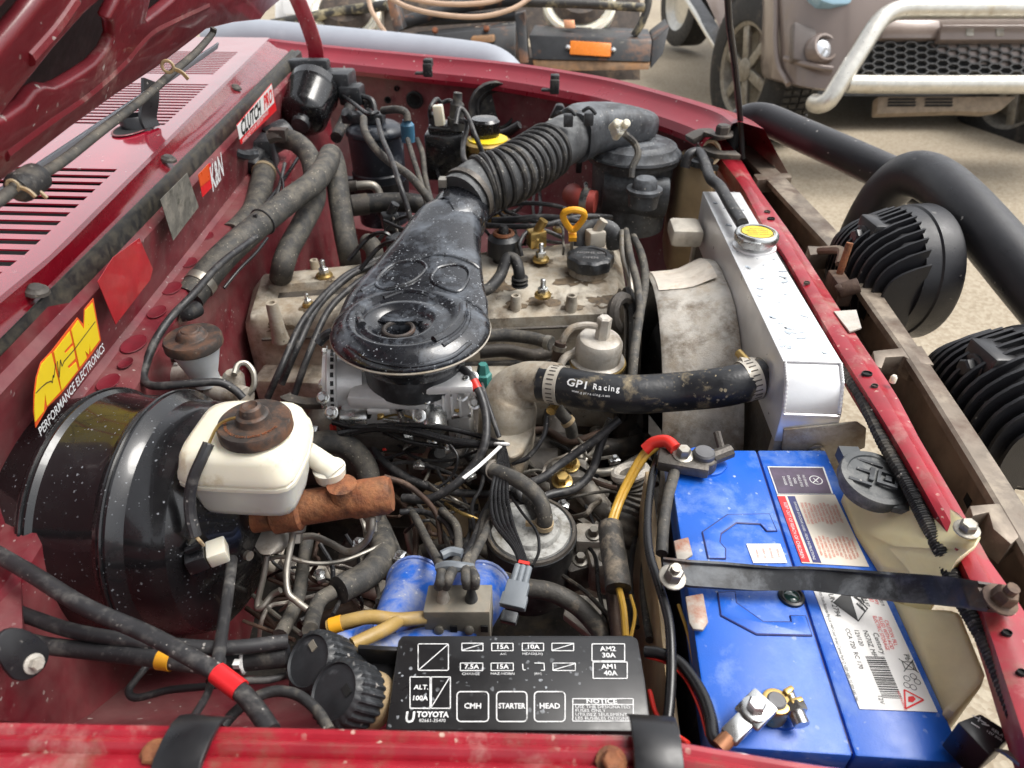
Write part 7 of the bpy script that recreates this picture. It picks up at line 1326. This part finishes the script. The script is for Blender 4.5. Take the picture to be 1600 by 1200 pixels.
cluster('brake_line_cluster', 'thin brake and clutch lines crowding below the master cylinder', 'lines', [
 (7, 'zinc_d', [(400, 880, -.06), (440, 870, -.06), (490, 880, -.07), (540, 875, -.08), (600, 850, -.09)]), (6, 'rust_d', [(420, 905, -.1), (470, 920, -.1), (540, 915, -.11), (610, 900, -.12)]),
 (8, 'cable', [(500, 850, -.08), (520, 890, -.09), (510, 940, -.09), (470, 970, -.09)]), (6, 'cable', [(540, 835, -.07), (560, 870, -.09), (552, 900, -.1), (520, 960, -.08)]), (7, 'zinc_d', [(395, 930, -.1), (430, 960, -.1), (470, 990, -.08)]),
 (6, 'rust_d', [(380, 970, -.1), (420, 985, -.1), (460, 1000, -.08)]), (9, 'rubber_d', [(610, 830, -.12), (625, 870, -.12), (615, 905, -.11), (590, 940, -.09)])])
cluster('loom_cluster', 'loose wires and sleeves between canister and battery', 'wires', [
 (7, 'wire', [(905, 840, -.12), (930, 870, -.12), (935, 920, -.11), (950, 985, -.09)]), (8, 'tape', [(880, 900, -.12), (915, 925, -.11), (950, 960, -.09), (985, 985, -.07)]), (6, 'wire_y', [(985, 930, -.06), (992, 960, -.06), (985, 1000, -.06)]),
 (9, 'cable', [(1000, 790, -.1), (990, 850, -.11), (985, 910, -.1), (995, 980, -.08)]), (6, 'cable', [(915, 790, -.12), (930, 830, -.13), (920, 880, -.13)]), (12, 'rubber_d', [(1010, 860, -.1), (1005, 920, -.1), (1015, 1000, -.07)])])
for k, (u, v, z) in enumerate(((925, 850, -.13), (945, 885, -.14), (905, 890, -.15))):
    t = Thing('block_casting', ('dusty square casting right of the black canister', 'lower dusty casting under the yellow wires sleeve', 'dark casting touching the canister side')[k], 'casting'); q = pz(u, v, z); mb = MB(); mb.box((0, 0, 0), (.04, .03, .04), RZ(q, .2*k)); t.add('body', mb, M['cast' if k < 2 else 'cast_d'], bevel=.005); mb = MB(); mb.bolt(q+V((0, -.004, .02)), UP, .006, .008); t.add('bolt', mb, M['zinc_d'])
random.seed(21)
def tangle(n, u0, u1, v0, v1, z0, z1, mats):
    out = []
    for i in range(n):
        u, v = random.uniform(u0, u1), random.uniform(v0, v1); a = random.uniform(0, math.pi); L_ = random.uniform(60, 150); z = random.uniform(z0, z1); P_ = []; b = random.uniform(-.5, .5)
        for k in range(5):
            f_ = k/4-.5; P_.append((u+math.cos(a)*L_*f_-math.sin(a)*b*L_*(f_*f_*2-.3)+random.uniform(-5, 5), v+math.sin(a)*L_*f_*.7+math.cos(a)*b*L_*(f_*f_*2-.3)*.7+random.uniform(-5, 5), z-(.03 if k in (0, 4) else 0)))
        out.append((random.choice((4, 5, 5, 6, 7, 9)), random.choice(mats), P_))
    return out
cluster('thin_line_tangle', 'dense tangle of thin lines between brake pipes and horns', 'lines', tangle(16, 430, 620, 850, 960, -.14, -.08, ['zinc_d', 'rust_d', 'cable', 'rubber_d', 'wire', 'cast']))
cluster('thin_line_tangle', 'dense tangle of thin lines just below the carburettor wires', 'lines', tangle(18, 580, 760, 705, 860, -.15, -.09, ['cable', 'wire', 'rubber_d', 'zinc_d', 'rust_d', 'brass']))
cluster('thin_line_tangle', 'tangle of thin lines between thermostat housing and battery', 'lines', tangle(14, 850, 1000, 680, 820, -.16, -.10, ['cable', 'cast', 'rubber_d', 'zinc_d', 'rust_d']))
cluster('thin_line_tangle', 'tangle of thin wires far behind the valve cover', 'lines', tangle(14, 600, 900, 320, 385, -.03, .015, ['cable', 'wire', 'rubber_d', 'zinc_d']))
for k, (u, v, z) in enumerate(((655, 728, -.1), (735, 745, -.1), (560, 850, -.08), (500, 900, -.08), (880, 790, -.1), (960, 720, -.1), (625, 870, -.09), (700, 700, -.07))):
    t = Thing('line_clip', ('silver clip left of the dashpot', 'silver clip beside the red banded hose end', 'silver clip on the brake lines by the rusty cylinder', 'silver clip on the flexible hose', 'silver clip right of the black canister', 'silver clip under the radiator hose end', 'silver clip above the blue horn', 'silver clip among the carburettor wires')[k], 'clip', group='small silver line clips'); q = pz(u, v, z); mb = MB(); mb.box((0, 0, 0), (.014, .008, .006), RZ(q, k*.7)); t.add('clip_body', mb, M['zinc'], bevel=.001); mb = MB(); mb.bolt(q+UP*.003, UP, .0035, .004); t.add('screw', mb, M['zinc'])
# ================================================================ bull bar and driving lights
bbm = Thing('bull_bar', 'matt black tubular bull bar with two hoops in front of the car', 'bull bar')
mb = MB(); mb.tube([pd(1140, 260, 1.42), pd(1144, 225, 1.40), pd(1152, 200, 1.385), pd(1168, 187, 1.37), pd(1195, 186, 1.35), pd(1240, 205, 1.30), pd(1310, 236, 1.22), pd(1380, 268, 1.15), pd(1425, 288, 1.11), pd(1460, 302, 1.08)], .0295, 28); bbm.add('upper_hoop', mb, M['black_bar'], angle=60)
mb = MB(); mb.tube([pd(1322, 430, 1.13), pd(1343, 374, 1.11), pd(1366, 328, 1.08), pd(1391, 294, 1.05), pd(1424, 273, 1.01), pd(1460, 282, .97), pd(1505, 322, .91), pd(1570, 396, .84), pd(1640, 476, .78), pd(1760, 610, .70)], .0335, 30); bbm.add('lower_hoop', mb, M['black_bar'], angle=60)
def driving_light(lbl, u, v, D, R):
    t = Thing('driving_light', lbl, 'driving light', 'round driving lights on the bull bar'); c = pd(u, v, D); ax = V((1, .12, -.05)).normalized(); x_, y_, _ = frame(ax)   # x_ up, y_ sideways
    mb = MB(); mb.lathe(c, ax, [(-.030, R*.93), (-.012, R*.97), (-.010, R*1.0), (.014, R*1.02), (.018, R*1.0), (.02, R*.9), (.016, R*.86), (.014, 0)], 56); t.add('rim', mb, M['black_bar'], angle=40)
    mb = MB(); mb.lathe(c-ax*.028, -ax, [(0, R*.84), (.02, R*.80), (.04, R*.58), (.05, R*.3), (.052, 0)], 40); t.add('housing', mb, M['black_clean'])
    n = 13
    for i in range(n):
        h = -.84+1.68*i/(n-1); w_ = math.sqrt(1-h*h)*R*.96; dp = .068*math.sqrt(max(.05, 1-(h*.85)**2)); out = []
        for k in range(15):
            q = -1+2*k/14; out.append(c+y_*(h*R)+x_*(q*w_)-ax*(.028+dp*(1-abs(q)**3.2)))
        mb = MB(); mb.prism(out, y_*.0034); t.add('cooling_fin', mb, M['black_bar'])
    mb = MB(); mb.box((0, 0, 0), (R*.55, R*.5, .03), MX(c-ax*.060-y_*R*.1+x_*R*.5, x_, y_, ax)); t.add('bracket_block', mb, M['black_clean'], bevel=.004)
    mb = MB(); mb.bolt(c-ax*.075-y_*R*.1+x_*R*.5, -ax, .010, .010); t.add('bracket_bolt', mb, M['black_clean'])
driving_light('round finned driving light farther away below the bull bar hoop', 1416, 424, .93, .089)
driving_light('round finned driving light at the right picture edge', 1602, 636, .735, .089)
t = Thing('grey_side_rail', 'thick grey tube lying beyond the far guard', 'rail'); mb = MB(); mb.tube([pd(330, 66, 2.35), pd(400, 62, 2.32), pd(500, 71, 2.28), pd(620, 83, 2.24), pd(720, 95, 2.2), pd(765, 103, 2.18), pd(790, 122, 2.16), pd(800, 150, 2.15)], .062, 26); t.add(None, mb, M['greyt'], angle=60)
# ================================================================ parked ute (brown-grey), front corner only in view
UB = mat('bronze_metallic_paint', (.215, .168, .145), .38, metal=.2, coat=.5, var=.06, vs=3, dust=(.30, .22, .15), da=.25, ds=3)
ut = Thing('parked_ute', 'bronze grey utility vehicle with silver nudge bar parked beyond', 'car')
cols = [(1180, 4.6, 60), (1190, 4.05, 112), (1198, 3.9, 122), (1212, 3.76, 127), (1235, 3.63, 133), (1262, 3.55, 139), (1292, 3.50, 141), (1318, 3.47, 130), (1340, 3.45, 118), (1420, 3.42, 117), (1520, 3.40, 117), (1760, 3.40, 117)]
rows = []
for u, D, vb_ in cols:
    r_ = [pd(u, vb_-6, D+.35), pd(u, vb_, D+.05)]
    for k in range(7): f_ = k/6; r_.append(pd(u, vb_-3-f_*(vb_+117), D-.05*math.sin(f_*1.6)))
    rows.append(r_)
mb = MB(); mb.loft([smooth([r[j] for r in rows], 4) for j in range(9)], closed=False, caps=False); body = ut.add('front_bumper', mb, UB, angle=50)
mb = MB(); mb.tube([pd(1213, -30, 3.70), pd(1212, 30, 3.70), pd(1212, 70, 3.70), pd(1217, 105, 3.69), pd(1232, 132, 3.62)], .016, 10); ut.add('flare_edge', mb, UB, parent=body)
def upoly(name, poly, D, th, m, bev=.004, par=None): mb = MB(); mb.prism([pd(u, v, D) for u, v in poly], fwv*th); return ut.add(name, mb, m, parent=par, bevel=bev)
fog = upoly('fog_lamp_panel', [(1241, 32), (1239, 92), (1300, 106), (1322, 70), (1318, 62), (1280, 46)], 3.50, .06, mat('fog_panel', (.115, .092, .082), .45, var=.08), .012)
cF = pd(1285, 77, 3.485); ax = -fwv; rF = 23*3.48/FPX
mb = MB(); mb.lathe(cF, ax+rtv*.25, [(-.03, rF*1.1), (.012, rF*1.05), (.03, rF*.9), (.03, rF*.75), (.0, rF*.66)], 32, caps=False); ut.add('fog_lamp_bezel', mb, UB, parent=fog)
mb = MB(); mb.lathe(cF, ax+rtv*.25, [(.0, rF*.68), (.014, rF*.6), (.024, rF*.35), (.027, 0)], 28); ut.add('fog_lamp', mb, M['glass'], parent=fog)
mb = MB(); mb.tube([pd(1226, 91, 3.60), pd(1250, 98, 3.52), pd(1280, 105, 3.47), pd(1301, 108, 3.45)], .014, 8); ut.add('lower_lip', mb, UB)
upoly('headlamp', [(1270, -20), (1285, 2), (1302, 7), (1325, 6), (1350, -4), (1360, -20)], 3.42, .1, mat('blue_headlamp_lens', (.30, .48, .58), .08, var=0, coat=1), .01)
upoly('upper_crossbar', [(1385, 30), (1470, 30), (1470, 60), (1376, 60)], 3.36, .1, UB, .012)
pl = upoly('number_plate_holder', [(1472, 38), (1760, 38), (1760, 62), (1468, 62)], 3.33, .05, UB, .008)
for u in (1516, 1563): upoly('plate_bolt', [(u-6, 44), (u+6, 44), (u+6, 56), (u-6, 56)], 3.325, .01, M['zinc_d'], .003, pl)
gp = upoly('grille_recess', [(1372, 62), (1760, 62), (1760, 117), (1338, 117)], 3.395, .02, M['dark'], 0)
mb = MB(); cw_, chh = 17.5, 11.0
def gseg(a, b):
    A_, B_ = pd(*a, 3.375), pd(*b, 3.375); n_ = (B_-A_).cross(fwv).normalized()*.0036; mb.hexa([A_-n_+fwv*.02, B_-n_+fwv*.02, B_+n_+fwv*.02, A_+n_+fwv*.02], [A_-n_, B_-n_, B_+n_, A_+n_])
def inside(u, v): return 63 < v < 117 and u > 1338+(117-v)*.63
seen = set(); hw_, hh_ = 11.0, 5.6
for i in range(0, 30):
    for j in range(-1, 12):
        u = 1325+i*hw_*1.5; v = 60+j*hh_*2+(hh_ if i % 2 else 0)
        P_ = [(u+hw_, v), (u+hw_/2, v+hh_), (u-hw_/2, v+hh_), (u-hw_, v), (u-hw_/2, v-hh_), (u+hw_/2, v-hh_)]
        for a, b in zip(P_, P_[1:]+P_[:1]):
            k_ = (round((a[0]+b[0])), round((a[1]+b[1])*2))
            if k_ in seen or not (inside(*a) and inside(*b)): continue
            seen.add(k_); gseg(a, b)
ut.add('grille_mesh', mb, mat('grille_plastic', (.07, .068, .066), .5, var=.1))
nb = M['alu_n'] = mat('brushed_bar', (.66, .64, .58), .34, metal=.75, var=.12, dust=(.5, .42, .30), da=.3, ds=6)
mb = MB(); mb.tube([pd(1272, 161, 3.42), pd(1282, 163, 3.36), pd(1296, 155, 3.32), pd(1315, 125, 3.29), pd(1345, 78, 3.27), pd(1368, 42, 3.26), pd(1385, 24, 3.26), pd(1410, 15, 3.26), pd(1450, 14, 3.26), pd(1560, 14, 3.26), pd(1760, 14, 3.26)], .043, 20); ut.add('nudge_bar_hoop', mb, nb, angle=60)
mb = MB(); mb.tube([pd(1325, 131, 3.33), pd(1400, 132, 3.31), pd(1560, 132, 3.29), pd(1760, 132, 3.29)], .042, 20); ut.add('nudge_bar_cross', mb, nb, angle=60)
sk = upoly('skid_plate', [(1372, 150), (1590, 150), (1565, 172), (1540, 176), (1500, 174), (1370, 178)], 3.55, .06, mat('dusty_skid_plate', (.28, .22, .16), .6, var=.25, dust=(.40, .33, .24), da=.4, ds=5), .01)
for u0 in (1388, 1446):
    for j in range(3): upoly('skid_slot', [(u0+2*(2-j)/2, 153+5*j), (u0+44, 153+5*j), (u0+42, 156+5*j), (u0-1, 156+5*j)], 3.545, .01, M['dark'], 0, sk)
for k, (u, v, D) in enumerate(((1190, 108, 4.3), (1612, 128, 4.3))):
    c = pd(u, v, D); ax = V((-1, -.30, 0)).normalized(); R = .455; W_ = .14
    mb = MB(); mb.lathe(c, ax, [(-W_, .25), (-W_, R*.80), (-W_*.9, R*.95), (-W_*.7, R), (W_*.7, R), (W_*.9, R*.95), (W_*1.05, R*.82), (W_, R*.62), (W_*.95, R*.60)], 64, caps=False); tyre = ut.add('tyre', mb, mat('tyre_rubber', (.022, .022, .022), .75, var=.25, dust=(.16, .13, .10), da=.35, ds=8, bump=.3, bs=60), angle=30)
    mb = MB(); x_, y_, a_ = frame(ax)
    for j in range(72):
        a = 2*math.pi*j/72; d_ = x_*math.cos(a)+y_*math.sin(a); e_ = a_.cross(d_)
        for s_ in (-.085, -.03, .03, .085): mb.box((0, 0, 0), (.045, .026, .012), MX(c+d_*(R+.003)+a_*s_, a_, e_, d_))
    ut.add('tread_blocks', mb, M['rubber'], parent=tyre, stuff=True)
    mb = MB(); mb.lathe(c, ax, [(W_*.9, R*.61), (W_*.98, R*.60), (W_*.9, R*.55), (W_*.2, R*.50), (W_*.2, .0)], 40, caps=False); rim_ = ut.add('rim', mb, M['zinc_d'])
    for j in range(6):
        a = 2*math.pi*j/6+.3; d_ = x_*math.cos(a)+y_*math.sin(a); e_ = a_.cross(d_); mb = MB(); mb.box((0, 0, 0), (R*.46, R*.14, .03), MX(c+d_*R*.34+a_*W_*.75, d_, e_, a_)); ut.add('spoke', mb, M['zinc_d'], parent=rim_, bevel=.006)
    mb = MB(); mb.lathe(c+ax*W_*.6, ax, [(0, R*.16), (.04, R*.15), (.05, R*.1), (.05, 0)], 20); ut.add('hub_cap', mb, M['zinc_d'], parent=rim_)
mb = MB(); mb.prism([pd(u, v, 4.4) for u, v in ((1260, 60), (1760, 60), (1760, 150), (1260, 150))], V((0, 2.5, 0))); ut.add('underbody', mb, M['dark'])
mb = MB(); mb.prism([pd(u, v, 4.6) for u, v in ((1205, -330), (1760, -330), (1760, 70), (1205, 70))], V((.8, 2.6, 0))); ut.add('body_shell', mb, UB)  # plain box mostly out of view, added to cast shade under the ute
mb = MB(); mb.prism([pd(u, v, 4.85) for u, v in ((1130, -90), (1215, -90), (1215, 40), (1150, 30))], V((.1, .2, 0))); ut.add('wheel_arch', mb, M['dark'])
mb = MB(); mb.strip([pd(1068, -20, 5.6), pd(1092, 18, 5.2), pd(1112, 50, 4.9), pd(1130, 80, 4.7)], .11, .03, UP); stp = ut.add('side_step', mb, M['black'], bevel=.01)
mb = MB(); mb.tube([pd(1064, -14, 5.5), pd(1088, 24, 5.1), pd(1106, 54, 4.85), pd(1126, 84, 4.65)], .018, 10); ut.add('step_edge', mb, M['alu_n'], parent=stp)
mb = MB(); mb.prism([pd(u, v, 4.9) for u, v in ((1075, -60), (1125, -60), (1160, 60), (1135, 70), (1118, 30))], V((.25, .1, 0))); ut.add('sill', mb, UB)
c = pd(1076, 0, 6.6); ax = V((-1, -.30, 0)).normalized(); mb = MB(); mb.lathe(c, ax, [(-.13, .2), (-.13, .34), (-.11, .40), (.11, .40), (.13, .34), (.12, .26)], 40, caps=False); ut.add('tyre', mb, M['rubber']); mb = MB(); mb.lathe(c, ax, [(.12, .26), (.06, .2), (.06, 0)], 30, caps=False); ut.add('rim', mb, M['alu_n'])
# ================================================================ parked truck with black steel bumper
BK = mat('chipped_black_steel', (.022, .023, .025), .5, var=.3, stain=(.30, .12, .04), sta=.20, sts=5, spk=(.55, .5, .4), sa=.14, ss=36)
CH = mat('chipped_tube', (.035, .033, .03), .55, var=.4, stain=(.55, .47, .28), sta=.35, sts=14)
RO = mat('rusty_lip', (.17, .10, .05), .7, var=.4, stain=(.32, .15, .05), sta=.4, sts=8)
tk_ = Thing('parked_truck', 'old truck with chipped black steel bumper and amber reflector', 'truck')
def tpoly(name, poly, D, th, m, bev=.006, par=None, d_=None): mb = MB(); mb.prism([pd(u, v, D) for u, v in poly], (d_ or V((.05, 1, 0)))*th); return tk_.add(name, mb, m, parent=par, bevel=bev)
def ttube(name, pts, w_, m, n=12): mb = MB(); P_ = [pd(*q) for q in pts]; mb.tube(P_, size(w_, P_[len(P_)//2])/2, n); return tk_.add(name, mb, m)
bm_ = tpoly('bumper', [(826, 55), (1019, 62), (1016, 97), (832, 93)], 2.95, .30, BK)
tpoly('bumper_end', [(1019.5, 62), (1046, 42), (1036, 84), (1016.5, 108)], 2.96, .26, BK, .004)
tpoly('rusty_lip', [(832, 93.5), (1016, 97.5), (1014, 109), (836, 112)], 2.955, .22, RO, .004)
tpoly('reflector', [(891, 64), (955, 68), (954, 89), (890, 85)], 2.935, .02, M['orange'], .003, bm_)
for u, v in ((887, 75), (958, 79)): mb = MB(); mb.lathe(pd(u, v, 2.945), -fwv, [(0, .012), (.01, .01), (.014, .005)], 12); tk_.add('reflector_bolt', mb, M['zinc'], parent=bm_)
tpoly('centre_plate', [(640, 58), (806, 40), (806, 112), (640, 112)], 3.05, .15, BK)
for u, v in ((680, 46), (760, 43)): mb = MB(); mb.lathe(pd(u, v+2, 3.045), -fwv, [(0, .014), (.012, .012), (.014, 0)], 12); tk_.add('rusty_bolt', mb, M['rust'])
tpoly('winch_shelf', [(735, 59), (770, 57), (772, 66), (737, 68)], 3.0, .1, RO, .004)
tpoly('gusset', [(804, 22), (820, 18), (826, 98), (812, 99)], 2.93, .06, BK, .004)
tpoly('gusset', [(604, 0), (618, 0), (630, 46), (616, 52)], 3.0, .08, BK, .004)
ttube('top_tube', [(815, 4, 2.9), (870, 5, 2.9), (940, 8, 2.9), (1006, 12, 2.92)], 13, CH); ttube('upright', [(1014, -20, 2.94), (1012, 8, 2.95), (1003, 35, 2.97), (990, 56, 3.0)], 12, CH)
ttube('cross_tube', [(615, 40, 3.15), (665, 26, 3.15), (720, 10, 3.15), (820, -4, 3.15)], 20, BK); ttube('lower_cross_tube', [(640, 34, 3.2), (700, 30, 3.2), (805, 24, 3.2)], 16, BK)
ttube('left_tube', [(425, 38, 3.2), (480, 28, 3.18), (540, 17, 3.16), (606, 8, 3.12)], 15, CH)
for u, v, w_ in ((905, 20, 114), (540, 34, 110)):
    c = pd(u, v-12, 3.2); R = size(w_, c)/2; mb = MB(); mb.lathe(c, -fwv*.55+V((0, 0, .2)), [(-.1, R*.7), (-.02, R), (.01, R), (.02, R*.92), (.0, R*.8), (-.03, 0)], 36); tk_.add('headlamp', mb, M['poly']); mb = MB(); mb.lathe(c+V((0, .02, .02)), -fwv*.55+V((0, 0, .2)), [(0, R*.78), (.03, R*.6), (.04, 0)], 30); tk_.add('lamp_cavity', mb, M['brown'])  # inner dome coloured dark for the shaded hollow of the lamp
tpoly('lamp_tab', [(880, 32), (897, 32), (899, 44), (882, 44)], 3.05, .03, M['copper'], .002)
tpoly('white_panel', [(435, -30), (620, -30), (600, 20), (490, 26), (440, 24)], 3.6, .2, M['white_s'], .02); tpoly('orange_strip', [(484, 17), (520, 15), (520, 20), (486, 22)], 3.5, .02, M['orange'], .002)
tpoly('dark_cavity', [(600, -40), (1000, -40), (1000, 60), (600, 60)], 3.7, .1, M['brown'], 0)
mb = MB(); mb.prism([pd(u, v, 3.75) for u, v in ((430, -300), (1000, -300), (1000, 60), (430, 60))], V((0, 2.0, 0))); tk_.add('cab', mb, M['white_s'])  # plain box mostly out of view, added to shade the ground below
tpoly('under_body', [(640, 90), (1000, 90), (1000, 125), (640, 125)], 3.3, .3, M['brown'], 0)
for lbl, pts in (('tan hose sagging across the truck bumper', [(604, -6, 2.85), (640, 12, 2.84), (690, 23, 2.83), (750, 26, 2.83), (800, 14, 2.84), (835, -8, 2.86)]), ('second tan hose looped high on the truck bumper', [(625, -6, 2.87), (690, 6, 2.86), (760, 4, 2.86), (800, -10, 2.88)]), ('tan hose hanging in front of the truck lamp', [(574, -12, 2.9), (580, 15, 2.9), (592, 36, 2.9), (604, 54, 2.9)])):
    t = Thing('tan_hose', lbl, 'hose', 'tan hoses on the truck'); P_ = [pd(*q) for q in pts]; mb = MB(); mb.tube(P_, size(7.5, P_[2])/2, 8); t.add(None, mb, mat('tan_rubber', (.52, .36, .25), .6, var=.1))
for t_ in THINGS: t_.finish()
